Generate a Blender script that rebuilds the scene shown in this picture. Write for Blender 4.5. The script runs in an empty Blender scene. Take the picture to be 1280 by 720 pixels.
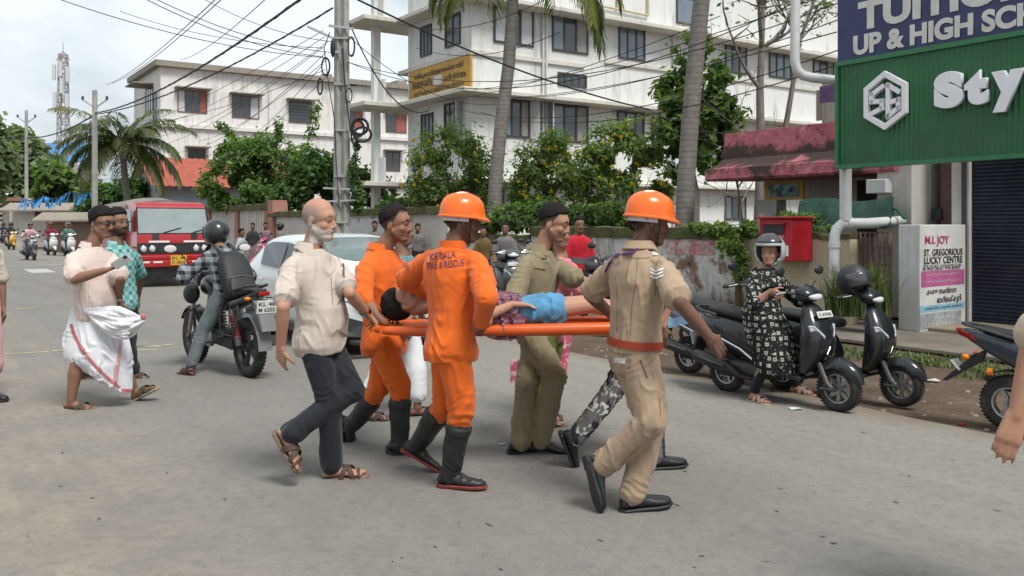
import bpy, bmesh, math, random
import numpy as np
from mathutils import Vector, Matrix
from mathutils.bvhtree import BVHTree
random.seed(7); np.random.seed(7)
R = math.radians
V = Vector
sc = bpy.context.scene
col = sc.collection

# ---------------------------------------------------------------- camera, sky, sun, exposure
FPX, CAMH, HZ = 1100.0, 1.55, 280.0            # focal length in photo pixels, eye height, horizon row
cam_d = bpy.data.cameras.new('camera'); cam = bpy.data.objects.new('camera', cam_d); col.objects.link(cam)
cam_d.sensor_width = 36.0; cam_d.lens = 36.0 * FPX / 1280.0
cam_d.shift_y = -(360.0 - HZ) / 1280.0
cam_d.clip_start = 0.05; cam_d.clip_end = 2000
cam.location = (0, 0, CAMH); cam.rotation_euler = (R(90), 0, 0)
sc.camera = cam

SUN_EL, SUN_AZ = 58.0, -55.0                    # azimuth measured from +X
world = bpy.data.worlds.new('World'); sc.world = world; world.use_nodes = True
nt = world.node_tree; nt.nodes.clear()
def wn(t, **k):
    n = nt.nodes.new(t)
    for a, b in k.items(): setattr(n, a, b)
    return n
out = wn('ShaderNodeOutputWorld'); mixs = wn('ShaderNodeMixShader')
bg1 = wn('ShaderNodeBackground'); bg2 = wn('ShaderNodeBackground')
sky = wn('ShaderNodeTexSky', sky_type='NISHITA'); sky.sun_disc = False
sky.sun_elevation = R(SUN_EL); sky.sun_rotation = R(90 - SUN_AZ)
sky.dust_density = 2.0
bg1.inputs['Strength'].default_value = 0.07
tc = wn('ShaderNodeTexCoord'); mp = wn('ShaderNodeMapping'); mp.inputs['Scale'].default_value = (1.0, 1.0, 2.4)
mp.inputs['Location'].default_value = (0.35, 0.2, 0.1)
nz = wn('ShaderNodeTexNoise'); nz.inputs['Scale'].default_value = 2.5; nz.inputs['Detail'].default_value = 7; nz.inputs['Roughness'].default_value = 0.49
nz.inputs['Distortion'].default_value = 0.35
rp = wn('ShaderNodeValToRGB'); e = rp.color_ramp.elements
e[0].position = 0.40; e[0].color = (0.43, 0.47, 0.495, 1); e[1].position = 0.585; e[1].color = (0.70, 0.74, 0.76, 1)
m_ = e.new(0.485); m_.color = (0.58, 0.63, 0.66, 1)
nt.links.new(tc.outputs['Generated'], mp.inputs['Vector']); nt.links.new(mp.outputs['Vector'], nz.inputs['Vector'])
nt.links.new(nz.outputs['Fac'], rp.inputs['Fac']); nt.links.new(rp.outputs['Color'], bg2.inputs['Color'])
bg2.inputs['Strength'].default_value = 0.49
nt.links.new(sky.outputs['Color'], bg1.inputs['Color'])
mixs.inputs['Fac'].default_value = 0.93
nt.links.new(bg1.outputs[0], mixs.inputs[1]); nt.links.new(bg2.outputs[0], mixs.inputs[2]); nt.links.new(mixs.outputs[0], out.inputs['Surface'])

sun_d = bpy.data.lights.new('sun', 'SUN'); sun_d.energy = 1.3; sun_d.angle = R(20); sun_d.color = (1.0, 0.965, 0.91)
sun = bpy.data.objects.new('sun', sun_d); col.objects.link(sun); sun.location = (6, -10, 30)
sd = V((math.cos(R(SUN_EL)) * math.cos(R(SUN_AZ)), math.cos(R(SUN_EL)) * math.sin(R(SUN_AZ)), math.sin(R(SUN_EL))))
sun.rotation_euler = sd.to_track_quat('Z', 'Y').to_euler()
vs = sc.view_settings; vs.view_transform = 'Standard'; vs.look = 'None'; vs.exposure = 1.55; vs.gamma = 1.0; vs.use_curve_mapping = False
sc.cycles.use_denoising = True
sc.cycles.max_bounces = 6; sc.cycles.diffuse_bounces = 3; sc.cycles.glossy_bounces = 3; sc.cycles.transmission_bounces = 4; sc.cycles.transparent_max_bounces = 6
sc.cycles.caustics_reflective = False; sc.cycles.caustics_refractive = False

# ---------------------------------------------------------------- measuring helpers
def P(px, py, Y):                     # photo pixel at a distance -> point in the place
    return V(((px - 640.0) / FPX * Y, Y, CAMH - (py - HZ) / FPX * Y))
def G(px, py, z=0.0):                 # photo pixel on the ground
    Y = FPX * (CAMH - z) / (py - HZ)
    p = P(px, py, Y); p.z = z
    return p
U = V((-0.565, 0.825, 0)).normalized()          # along the road, away from us
N = V((0.825, 0.565, 0)).normalized()           # across the road, towards the shops
def S(u, n, z=0.0):                   # street coordinates: metres along, metres across
    return U * u + N * n + V((0, 0, z))
YAWU = math.atan2(U.y, U.x)

# ---------------------------------------------------------------- materials
MATS = {}
def srgb(c):
    if isinstance(c, str):
        c = [int(c[i:i + 2], 16) / 255 for i in (0, 2, 4)]
    return tuple((x / 12.92 if x <= 0.04045 else ((x + 0.055) / 1.055) ** 2.4) for x in c)
class NT:
    def __init__(s, m):
        s.t = m.node_tree; s.t.nodes.clear()
    def n(s, t, ins=None, **k):
        nd = s.t.nodes.new(t)
        for a, b in k.items(): setattr(nd, a, b)
        for a, b in (ins or {}).items():
            s.set(nd, a, b)
        return nd
    def set(s, nd, a, b):
        if isinstance(b, bpy.types.NodeSocket): s.t.links.new(b, nd.inputs[a])
        else:
            if isinstance(b, tuple) and len(b) == 3 and nd.inputs[a].type == 'RGBA': b = (*b, 1)
            nd.inputs[a].default_value = b
    def mix(s, f, a, b, bt='MIX'):
        nd = s.t.nodes.new('ShaderNodeMix'); nd.data_type = 'RGBA'; nd.blend_type = bt
        s.set(nd, 0, f); s.set(nd, 6, a); s.set(nd, 7, b)
        return nd.outputs[2]
    def math(s, op, a, b=0.0, clamp=False):
        nd = s.t.nodes.new('ShaderNodeMath'); nd.operation = op; nd.use_clamp = clamp
        s.set(nd, 0, a); s.set(nd, 1, b)
        return nd.outputs[0]
    def ramp(s, f, stops):
        nd = s.t.nodes.new('ShaderNodeValToRGB'); e = nd.color_ramp.elements
        while len(e) < len(stops): e.new(0.5)
        for x, (p, c) in zip(e, stops):
            x.position = p; x.color = (*c, 1) if isinstance(c, tuple) else (c, c, c, 1)
        s.set(nd, 0, f)
        return nd.outputs[0]
    def noise(s, vec, scale, detail=4, rough=0.55, dist=0.0):
        nd = s.n('ShaderNodeTexNoise', {'Scale': scale, 'Detail': detail, 'Roughness': rough, 'Distortion': dist})
        if vec is not None: s.set(nd, 'Vector', vec)
        return nd.outputs['Fac']
    def coord(s, kind='Object', scale=None, rot=None, loc=None):
        tcn = s.n('ShaderNodeTexCoord'); v = tcn.outputs[kind]
        if scale or rot or loc:
            mpn = s.n('ShaderNodeMapping', {'Vector': v})
            if scale: mpn.inputs['Scale'].default_value = scale
            if rot: mpn.inputs['Rotation'].default_value = rot
            if loc: mpn.inputs['Location'].default_value = loc
            v = mpn.outputs[0]
        return v
    def wpos(s):
        return s.n('ShaderNodeNewGeometry').outputs['Position']
    def bump(s, h, strength=0.3, dist=0.01, normal=None):
        nd = s.n('ShaderNodeBump', {'Strength': strength, 'Distance': dist, 'Height': h})
        if normal is not None: s.set(nd, 'Normal', normal)
        return nd.outputs[0]
    def out(s, color, rough=0.6, metal=0.0, normal=None, spec=0.4, extra=None):
        b = s.n('ShaderNodeBsdfPrincipled', {'Base Color': color, 'Roughness': rough, 'Metallic': metal, 'Specular IOR Level': spec})
        if normal is not None: s.set(b, 'Normal', normal)
        for a, v in (extra or {}).items(): s.set(b, a, v)
        o = s.n('ShaderNodeOutputMaterial', {'Surface': b.outputs[0]})
        return b
def newmat(name):
    m = bpy.data.materials.new(name); m.use_nodes = True; MATS[name] = m
    return m, NT(m)
def mat(name, c, rough=0.6, var=0.12, scale=6.0, metal=0.0, spec=0.4, bump=0.0, bscale=60.0, dirt=None, dscale=3.0, damt=0.5, coat=0.0, stretch=None, emit=None, trans=0.0):
    """plain procedural surface: base colour with mottling, optional grime and fine relief"""
    if name in MATS: return MATS[name]
    m, t = newmat(name)
    if isinstance(c, str): c = srgb(c)
    v = t.coord('Object', scale=stretch)
    f = t.noise(v, scale, 5)
    lo = tuple(x * (1 - var) for x in c); hi = tuple(min(1, x * (1 + var)) for x in c)
    colr = t.ramp(f, [(0.3, lo), (0.7, hi)])
    if dirt is not None:
        if isinstance(dirt, str): dirt = srgb(dirt)
        g = t.noise(v, dscale, 7, 0.65, 0.3)
        g = t.ramp(g, [(0.62 - 0.25 * damt, 0.0), (0.80 - 0.1 * damt, min(1.0, 0.4 + damt * 0.6))])
        colr = t.mix(g, colr, dirt)
    nrm = None
    if bump: nrm = t.bump(t.noise(v, bscale, 4), bump, 0.004)
    ex = {}
    if coat: ex['Coat Weight'] = coat; ex['Coat Roughness'] = 0.06
    if trans: ex['Transmission Weight'] = trans
    if emit: ex['Emission Color'] = (*c, 1); ex['Emission Strength'] = emit
    rr = rough
    if rough > 0.15:
        rr = t.math('ADD', t.math('MULTIPLY', f, 0.16), rough - 0.08)
    t.out(colr, rr, metal, nrm, spec, ex)
    return m
def glass(name, tint=(0.02, 0.025, 0.03), rough=0.06):
    if name in MATS: return MATS[name]
    m, t = newmat(name)
    f = t.noise(t.coord('Object'), 2.5, 3)
    t.out(t.mix(f, tint, tuple(x * 1.8 for x in tint)), rough, 0, None, 0.8)
    return m

# ---------------------------------------------------------------- objects
def tag(o, label=None, cat=None, group=None, kind=None):
    if label: o['label'] = label
    if cat: o['category'] = cat
    if group: o['group'] = group
    if kind: o['kind'] = kind
    return o
def empty(name, loc=(0, 0, 0), rz=0.0, label=None, cat=None, group=None):
    o = bpy.data.objects.new(name, None); col.objects.link(o); o.empty_display_size = 0.2
    o.location = loc; o.rotation_euler = (0, 0, rz)
    return tag(o, label, cat, group)
def wmat(o):
    if o is None: return Matrix.Identity(4)
    m = Matrix.LocRotScale(o.location, o.rotation_euler, o.scale)
    return wmat(o.parent) @ m if o.parent else m
def link(name, me, material, parent=None, smooth=True):
    o = bpy.data.objects.new(name, me); col.objects.link(o)
    if material is not None:
        for m in (material if isinstance(material, (list, tuple)) else [material]): me.materials.append(m)
    if parent is not None: o.parent = parent
    if smooth: me.polygons.foreach_set('use_smooth', [True] * len(me.polygons))
    return o
def copy_tree(o, parent=None):
    c = o.copy(); col.objects.link(c); c.parent = parent
    for ch in [x for x in o.children]: copy_tree(ch, c)
    return c

def frame(d, hint=None):
    d = d.normalized(); h = hint or (V((0, 0, 1)) if abs(d.z) < 0.95 else V((1, 0, 0)))
    a = d.cross(h).normalized(); b = a.cross(d).normalized()
    return a, b
class MB:
    """collects simple closed shapes; build() links them as one mesh object"""
    def __init__(s): s.v = []; s.f = []; s.mi = []; s.cur = 0
    def add(s, vs_, fs):
        k = len(s.v); s.v.extend(vs_); s.f.extend([tuple(i + k for i in f) for f in fs]); s.mi.extend([s.cur] * len(fs))
        return s
    def box(s, lo, hi):
        x0, y0, z0 = lo; x1, y1, z1 = hi
        return s.add([V(p) for p in ((x0, y0, z0), (x1, y0, z0), (x1, y1, z0), (x0, y1, z0), (x0, y0, z1), (x1, y0, z1), (x1, y1, z1), (x0, y1, z1))],
                     [(3, 2, 1, 0), (4, 5, 6, 7), (0, 1, 5, 4), (1, 2, 6, 5), (2, 3, 7, 6), (3, 0, 4, 7)])
    def obox(s, c, ax, ay, az, hx, hy, hz):      # oriented box from half sizes
        vs_ = [c + ax * (i * hx) + ay * (j * hy) + az * (k * hz) for k in (-1, 1) for i, j in ((-1, -1), (1, -1), (1, 1), (-1, 1))]
        return s.add(vs_, [(3, 2, 1, 0), (4, 5, 6, 7), (0, 1, 5, 4), (1, 2, 6, 5), (2, 3, 7, 6), (3, 0, 4, 7)])
    def bar(s, a, b, w, h=None, hint=None):
        a = V(a); b = V(b); d = (b - a); x, z = frame(d, hint)
        return s.obox((a + b) / 2, d.normalized(), x, z, d.length / 2, w / 2, (h or w) / 2)
    def loft(s, rings, cap=True, closed=False):
        k = len(rings[0]); vs_ = [p for r in rings for p in r]; fs = []
        m = len(rings)
        for i in range(m - 1 if not closed else m):
            a = i * k; b = ((i + 1) % m) * k
            for j in range(k):
                j2 = (j + 1) % k
                fs.append((a + j, a + j2, b + j2, b + j))
        if cap and not closed:
            fs.append(tuple(range(k - 1, -1, -1))); fs.append(tuple(range((m - 1) * k, m * k)))
        return s.add(vs_, fs)
    def tube(s, pts, r, n=8, cap=True, closed=False, hint=None, flat=1.0):
        pts = [V(p) for p in pts]; m = len(pts)
        rr = r if isinstance(r, (list, tuple)) else [r] * m
        rings = []; pa = None
        for i, p in enumerate(pts):
            if closed: d = pts[(i + 1) % m] - pts[i - 1]
            else: d = pts[min(i + 1, m - 1)] - pts[max(i - 1, 0)]
            if d.length < 1e-9: d = V((0, 0, 1))
            d.normalize()
            if pa is None: a, b = frame(d, hint)
            else:
                a = pa - d * pa.dot(d)
                if a.length < 1e-6: a, b = frame(d, hint)
                a.normalize(); b = a.cross(d).normalized()
            pa = a
            rings.append([p + (a * math.cos(t) + b * math.sin(t) * flat) * rr[i] for t in [2 * math.pi * j / n for j in range(n)]])
        return s.loft(rings, cap, closed)
    def cyl(s, a, b, r, n=16, r2=None):
        return s.tube([a, b], [r, r if r2 is None else r2], n)
    def cone(s, a, b, r1, r2, n=14, ax=None, flat=1.0):     # rounded tapered limb
        a = V(a); b = V(b); d = b - a
        if d.length < 1e-6: d = V((0, 0, 1e-4)); b = a + d
        dn = d.normalized()
        if ax is not None:
            x = (ax - dn * ax.dot(dn)).normalized(); y = x.cross(dn)
        else: x, y = frame(dn)
        rings = []
        for t in (-88, -60, -30): rings.append((a + dn * (r1 * math.sin(R(t))), r1 * math.cos(R(t))))
        rings.append((a, r1)); rings.append((a.lerp(b, 0.5), (r1 + r2) / 2)); rings.append((b, r2))
        for t in (30, 60, 88): rings.append((b + dn * (r2 * math.sin(R(t))), r2 * math.cos(R(t))))
        return s.loft([[c + (x * math.cos(q) + y * math.sin(q) * flat) * rad for q in [2 * math.pi * j / n for j in range(n)]] for c, rad in rings])
    def ell(s, c, ax, ay, az, n=14, m=8):                   # ellipsoid, three scaled axis vectors
        c = V(c); rings = []
        for i in range(m + 1):
            t = -math.pi / 2 + math.pi * i / m
            t = max(-1.55, min(1.55, t))
            rings.append([c + az * math.sin(t) + (ax * math.cos(q) + ay * math.sin(q)) * math.cos(t) for q in [2 * math.pi * j / n for j in range(n)]])
        return s.loft(rings)
    def sph(s, c, r, n=12, m=8):
        return s.ell(c, V((r, 0, 0)), V((0, r, 0)), V((0, 0, r)), n, m)
    def lathe(s, c, axis, prof, n=24, cap=True, closed=False):  # prof: (radius, along)
        c = V(c); axis = V(axis).normalized(); x, y = frame(axis)
        rings = [[c + axis * h + (x * math.cos(q) + y * math.sin(q)) * r for q in [2 * math.pi * j / n for j in range(n)]] for r, h in prof]
        return s.loft(rings, cap, closed)
    def prism(s, poly, d):                                   # extrude a closed polygon of points by vector d
        poly = [V(p) for p in poly]; k = len(poly); d = V(d)
        return s.add(poly + [p + d for p in poly], [tuple(range(k - 1, -1, -1)), tuple(range(k, 2 * k))] + [(i, (i + 1) % k, k + (i + 1) % k, k + i) for i in range(k)])
    def quad(s, a, b, c, d): return s.add([V(a), V(b), V(c), V(d)], [(0, 1, 2, 3)])
    def mesh(s, name, parent=None, world=False, fix=True):
        me = bpy.data.meshes.new(name)
        vs_ = s.v
        if world and parent is not None:
            mi = wmat(parent).inverted(); vs_ = [mi @ p for p in vs_]
        me.from_pydata([tuple(p) for p in vs_], [], s.f)
        if any(s.mi): me.polygons.foreach_set('material_index', s.mi)
        if fix and len(s.f) < 60000:
            bm = bmesh.new(); bm.from_mesh(me); bmesh.ops.recalc_face_normals(bm, faces=bm.faces); bm.to_mesh(me); bm.free()
        me.update()
        return me
    def build(s, name, material, parent=None, world=False, smooth=False, bevel=0.0, seg=1, subd=0, fix=True, angle=40):
        me = s.mesh(name, parent, world, fix)
        o = link(name, me, material, parent, smooth)
        if smooth and not subd:
            try: me.set_sharp_from_angle(angle=R(angle))
            except Exception: pass
        if bevel:
            b = o.modifiers.new('bevel', 'BEVEL'); b.width = bevel; b.segments = seg; b.limit_method = 'ANGLE'; b.angle_limit = R(35)
        if subd:
            b = o.modifiers.new('subd', 'SUBSURF'); b.levels = subd; b.render_levels = subd
            me.polygons.foreach_set('use_smooth', [True] * len(me.polygons))
        return o

# ---------------------------------------------------------------- vectorised gradient noise
_perm = np.random.RandomState(3).permutation(256).astype(np.int64); _perm = np.concatenate([_perm, _perm])
_grad = np.random.RandomState(5).normal(size=(256, 3)); _grad /= np.linalg.norm(_grad, axis=1)[:, None]
def vnoise(p):
    p = np.asarray(p, float); i = np.floor(p).astype(np.int64); f = p - i; i &= 255
    w = f * f * f * (f * (f * 6 - 15) + 10); r = np.zeros(len(p))
    for dx in (0, 1):
        for dy in (0, 1):
            for dz in (0, 1):
                h = _perm[(_perm[(_perm[(i[:, 0] + dx) & 255] + i[:, 1] + dy) & 255] + i[:, 2] + dz) & 255]
                g = _grad[h]; d = f - np.array([dx, dy, dz])
                ww = (w[:, 0] if dx else 1 - w[:, 0]) * (w[:, 1] if dy else 1 - w[:, 1]) * (w[:, 2] if dz else 1 - w[:, 2])
                r += ww * (g * d).sum(1)
    return r * 1.6

# ---------------------------------------------------------------- flat writing made of curves turned to mesh
def text_mesh(body, size=1.0, offset=0.0, extrude=0.0, bevel=0.0, align='CENTER', space=1.0, res=4):
    cu = bpy.data.curves.new('lettering', 'FONT'); cu.body = body; cu.size = size; cu.offset = offset; cu.extrude = extrude
    cu.bevel_depth = bevel; cu.bevel_resolution = 2; cu.align_x = align; cu.align_y = 'CENTER'; cu.space_character = space; cu.resolution_u = res
    o = bpy.data.objects.new('lettering', cu); col.objects.link(o)
    bpy.context.view_layer.update()
    me = bpy.data.meshes.new_from_object(o.evaluated_get(bpy.context.evaluated_depsgraph_get()))
    bpy.data.objects.remove(o); bpy.data.curves.remove(cu)
    return me
def fit_text(me, w, h=None):
    """scale text mesh to width w and height h, centred on its box"""
    n = len(me.vertices); a = np.zeros(n * 3); me.vertices.foreach_get('co', a); a = a.reshape(-1, 3)
    lo, hi = a.min(0), a.max(0); c = (lo + hi) / 2
    sx = w / max(1e-6, hi[0] - lo[0]); sy = sx if h is None else h / max(1e-6, hi[1] - lo[1])
    a[:, 0] = (a[:, 0] - c[0]) * sx; a[:, 1] = (a[:, 1] - c[1]) * sy
    me.vertices.foreach_set('co', a.reshape(-1)); me.update()
    return me
def place_text(name, body, material, parent, loc, right, up, w, h=None, **k):
    me = fit_text(text_mesh(body, **k), w, h)
    right = V(right).normalized(); up = V(up).normalized(); nrm = right.cross(up)
    M = Matrix((right, up, nrm)).transposed().to_4x4(); M.translation = V(loc)
    if parent is not None: M = wmat(parent).inverted() @ M
    me.transform(M)
    return link(name, me, material, parent, False)
# ================================================================ SETTING
def un(px, n):
    k = (px - 640) / FPX
    return n * (0.825 - 0.565 * k) / (0.565 + 0.825 * k)
def nu(px, u):
    k = (px - 640) / FPX
    return u * (0.565 + 0.825 * k) / (0.825 - 0.565 * k)
def at_n(px, py, n):                # pixel on the plane n = const
    p = S(un(px, n), n); q = P(px, py, p.y); return q
def at_u(px, py, u):
    p = S(u, nu(px, u)); q = P(px, py, p.y); return q
def uz(p): return p.dot(U)
def nz_(p): return p.dot(N)

# ---- materials of the setting
def m_asphalt():
    m, t = newmat('asphalt'); w = t.wpos()
    big = t.noise(w, 0.35, 5, 0.6); mid = t.noise(w, 2.2, 6, 0.65); fine = t.noise(w, 55, 3, 0.6); vf = t.noise(w, 220, 2)
    c = t.ramp(mid, [(0.3, (0.158, 0.149, 0.134)), (0.7, (0.190, 0.179, 0.160))])
    c = t.mix(t.ramp(big, [(0.42, 0.0), (0.66, 0.5)]), c, (0.205, 0.197, 0.178))
    # pale dusty wheel band near the shop-side edge, warm dust towards the near left
    dn = t.n('ShaderNodeVectorMath', {0: w, 1: tuple(N)}, operation='DOT_PRODUCT').outputs['Value']
    wob = t.math('MULTIPLY', t.math('SUBTRACT', big, 0.5), 2.4)
    edge = t.ramp(t.math('ADD', t.math('MULTIPLY', t.math('ADD', dn, wob), 0.1), 0.0), [(0.34, 0.0), (0.50, 0.55), (0.62, 0.70), (0.70, 0.4)])
    c = t.mix(edge, c, (0.255, 0.238, 0.202))
    warm = t.math('MULTIPLY', t.ramp(t.math('ADD', t.math('MULTIPLY', dn, -0.2), .5), [(0.14, 0.0), (0.38, 0.9)]), t.ramp(t.noise(w, 1.1, 6, 0.7), [(0.36, 0.0), (0.68, 0.8)]))
    c = t.mix(warm, c, (0.33, 0.265, 0.195))
    c = t.mix(t.ramp(vf, [(0.52, 0.0), (0.70, 0.6)]), c, (0.42, 0.41, 0.38))
    c = t.mix(t.ramp(fine, [(0.30, 0.5), (0.44, 0.0)]), c, (0.10, 0.10, 0.098))
    du = t.n('ShaderNodeVectorMath', {0: w, 1: tuple(U)}, operation='DOT_PRODUCT').outputs['Value']
    lane = t.noise(t.n('ShaderNodeCombineXYZ', {0: t.math('MULTIPLY', dn, 2.6), 1: t.math('MULTIPLY', du, .12)}).outputs[0], 1.0, 6, .65)
    c = t.mix(t.ramp(lane, [(.40, .20), (.56, 0.0)]), c, (.12, .117, .11)); c = t.mix(t.ramp(lane, [(.58, 0.0), (.74, .14)]), c, (.27, .255, .225))
    oil = t.noise(w, 3.3, 4, 0.5, 0.8)
    c = t.mix(t.ramp(oil, [(0.72, 0.0), (0.80, 0.4)]), c, (0.085, 0.083, 0.08))
    c = t.mix(t.ramp(t.noise(w, 13, 5, .7), [(.34, .38), (.52, 0.0)]), c, (.105, .102, .096)); c = t.mix(t.ramp(t.noise(w, 9, 5, .7), [(.55, 0.0), (.72, .30)]), c, (.27, .258, .232))
    c = t.mix(t.ramp(t.math('ADD', t.math('MULTIPLY', dn, .1), t.math('MULTIPLY', t.math('SUBTRACT', t.noise(w, 2.5, 6, .7), .5), .10)), [(.628, 0.0), (.668, .85)]), c, (.19, .145, .105))
    h = t.math('ADD', t.math('MULTIPLY', fine, 0.6), t.math('MULTIPLY', vf, 0.4))
    t.out(c, 0.86, 0, t.bump(h, 0.55, 0.006), 0.25)
    return m
def m_dirt():
    m, t = newmat('dirt'); w = t.wpos()
    a = t.noise(w, 1.6, 7, 0.65); b = t.noise(w, 22, 5, 0.7)
    c = t.ramp(a, [(0.3, (0.075, 0.052, 0.040)), (0.55, (0.135, 0.098, 0.072)), (0.75, (0.20, 0.155, 0.115))])
    c = t.mix(t.ramp(b, [(0.35, 0.5), (0.6, 0.0)]), c, (0.05, 0.038, 0.03))
    c = t.mix(t.ramp(t.noise(w, 60, 2), [(0.62, 0.0), (0.72, 0.7)]), c, (0.30, 0.26, 0.21))
    t.out(c, 0.95, 0, t.bump(b, 0.8, 0.03), 0.15)
    return m
def m_concrete(name, c0, c1, sc_=2.0):
    m, t = newmat(name); w = t.wpos()
    a = t.noise(w, sc_, 7, 0.65); b = t.noise(w, 35, 4)
    c = t.ramp(a, [(0.3, c0), (0.7, c1)])
    c = t.mix(t.ramp(t.noise(w, 5, 6, 0.7), [(0.55, 0.0), (0.75, 0.45)]), c, tuple(x * 0.5 for x in c0))
    t.out(c, 0.9, 0, t.bump(b, 0.35, 0.006), 0.2)
    return m
def m_plaster(name, base, grime=0.5, gscale=0.7, streak=True, green=0.2):
    """painted plaster with rain streaks and mould that runs down from edges"""
    m, t = newmat(name); w = t.wpos()
    st = t.n('ShaderNodeMapping', {'Vector': w, 'Scale': (2.6, 2.6, 0.28)}).outputs[0]
    s1 = t.noise(st, 1.3, 7, 0.7, 0.2); s2 = t.noise(w, gscale, 6, 0.6); s3 = t.noise(w, 9, 4)
    b0 = tuple(x * 0.93 for x in base)
    c = t.ramp(s3, [(0.35, b0), (0.65, base)])
    g = t.math('MULTIPLY', t.ramp(s1, [(0.50, 0.0), (0.72, 1.0)]), t.ramp(s2, [(0.35, 0.0), (0.65, 1.0)]))
    c = t.mix(t.math('MULTIPLY', g, grime), c, (0.14, 0.13, 0.115))
    if green: c = t.mix(t.math('MULTIPLY', t.ramp(t.noise(w, 1.7, 6, 0.7), [(0.6, 0.0), (0.78, 1.0)]), green), c, (0.09, 0.10, 0.05))
    t.out(c, 0.85, 0, t.bump(s3, 0.15, 0.01), 0.25)
    return m
def m_oldwall():
    """white-washed wall: flaked down to brick-brown and black mould, mouldy foot"""
    m, t = newmat('flaking_whitewash'); w = t.wpos()
    a = t.noise(w, 1.7, 8, 0.68, 0.3); b = t.noise(w, 0.9, 5, 0.6)
    st = t.n('ShaderNodeMapping', {'Vector': w, 'Scale': (3.4, 3.4, 0.45)}).outputs[0]
    s1 = t.noise(st, 1.5, 7, 0.72)
    z = t.n('ShaderNodeSeparateXYZ', {0: w}).outputs[2]
    c = t.ramp(t.noise(w, 14, 4), [(0.3, (0.50, 0.50, 0.48)), (0.7, (0.66, 0.66, 0.63))])
    c = t.mix(t.ramp(s1, [(0.50, 0.0), (0.66, 0.85)]), c, (0.24, 0.23, 0.21))
    c = t.mix(t.ramp(a, [(0.53, 0.0), (0.60, 0.95)]), c, (0.23, 0.14, 0.09))
    c = t.mix(t.ramp(t.math('ADD', a, t.math('MULTIPLY', b, 0.2)), [(0.74, 0.0), (0.80, 0.9)]), c, (0.045, 0.042, 0.038))
    c = t.mix(t.ramp(t.noise(w, 6, 6, 0.75), [(0.60, 0.0), (0.67, 0.8)]), c, (0.06, 0.055, 0.05))
    foot = t.ramp(t.math('ADD', z, t.math('MULTIPLY', t.math('SUBTRACT', s1, 0.5), 0.9)), [(0.12, 0.9), (0.42, 0.0)])
    c = t.mix(foot, c, (0.07, 0.065, 0.05))
    t.out(c, 0.9, 0, t.bump(a, 0.5, 0.02), 0.2)
    return m
def m_moss():
    m, t = newmat('mossy_coping'); w = t.wpos()
    a = t.noise(w, 3.2, 7, 0.7); b = t.noise(w, 18, 5)
    c = t.ramp(a, [(0.3, (0.045, 0.04, 0.032)), (0.5, (0.085, 0.080, 0.045)), (0.66, (0.10, 0.125, 0.035)), (0.8, (0.26, 0.25, 0.22))])
    t.out(c, 0.95, 0, t.bump(b, 0.8, 0.03), 0.1)
    return m
def m_bark(name, c0, c1, ring=False):
    m, t = newmat(name); v = t.coord('Object', scale=(1, 1, 1) if ring else (3, 3, 0.6))
    a = t.noise(v, 6, 6, 0.7); h = a
    c = t.ramp(a, [(0.3, c0), (0.7, c1)])
    if ring:
        z = t.n('ShaderNodeSeparateXYZ', {0: t.coord('Object')}).outputs[2]
        rg = t.math('FRACT', t.math('ADD', t.math('MULTIPLY', z, 9.0), t.math('MULTIPLY', a, 0.6)))
        c = t.mix(t.ramp(rg, [(0.0, 0.75), (0.16, 0.0), (0.95, 0.0), (1.0, 0.75)]), c, tuple(x * 0.4 for x in c0)); h = rg
    t.out(c, 0.92, 0, t.bump(h, 0.5, 0.02), 0.15)
    return m
def m_leaf(name, c0, c1, c2=None, trans=0.46):
    m, t = newmat(name)
    g = t.n('ShaderNodeNewGeometry'); rnd = g.outputs['Random Per Island']
    stops = [(0.0, c0), (0.75, c1)] + ([(1.0, c2)] if c2 else [])
    c = t.ramp(rnd, stops)
    c = t.mix(t.ramp(t.noise(g.outputs['Position'], 0.9, 4), [(0.35, 0.35), (0.6, 0.0)]), c, c0)
    b = t.n('ShaderNodeBsdfPrincipled', {'Base Color': c, 'Roughness': 0.5, 'Specular IOR Level': 0.35})
    tr = t.n('ShaderNodeBsdfTranslucent', {'Color': t.mix(1.0, c, (1.3, 1.5, 0.6), 'MULTIPLY')})
    mx = t.n('ShaderNodeMixShader', {0: trans, 1: b.outputs[0], 2: tr.outputs[0]})
    t.n('ShaderNodeOutputMaterial', {'Surface': mx.outputs[0]})
    return m
M = {}
M['asphalt'] = m_asphalt(); M['dirt'] = m_dirt()
M['pave'] = m_concrete('pavement_concrete', (0.15, 0.13, 0.11), (0.25, 0.22, 0.185))
M['white'] = m_plaster('white_plaster', (0.68, 0.69, 0.67), 0.75, 0.5, green=0.08)
M['slab'] = m_plaster('slab_plaster', (0.60, 0.58, 0.52), 0.6, 0.9, green=0.12)
M['old'] = m_plaster('stained_plaster', (0.70, 0.69, 0.66), 0.85, 0.5, green=0.10)
M['ledge'] = m_plaster('blackened_ledge', (0.28, 0.25, 0.21), 0.9, 0.8, green=0.4)
M['wash'] = m_oldwall(); M['moss'] = m_moss()
M['wallw'] = m_plaster('compound_wall_white', (0.60, 0.57, 0.51), 0.6, 0.8, green=0.15)
M['pinkp'] = m_plaster('pink_pilaster', (0.40, 0.20, 0.16), 0.5, 1.2)
M['grey'] = m_plaster('grey_render', (0.36, 0.36, 0.33), 0.35, 1.0, green=0.0)
M['cream'] = m_plaster('cream_stained', (0.50, 0.44, 0.31), 0.95, 1.6, green=0.4)
M['column'] = m_plaster('white_column', (0.62, 0.60, 0.56), 0.5, 1.4, green=0.0)
M['maroon'] = mat('maroon_wall', (0.14, 0.085, 0.08), 0.7, 0.25, 3, dirt=(0.05, 0.04, 0.04), damt=0.4)
M['glassd'] = glass('dark_window_glass', (0.03, 0.036, 0.042), 0.12)
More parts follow.
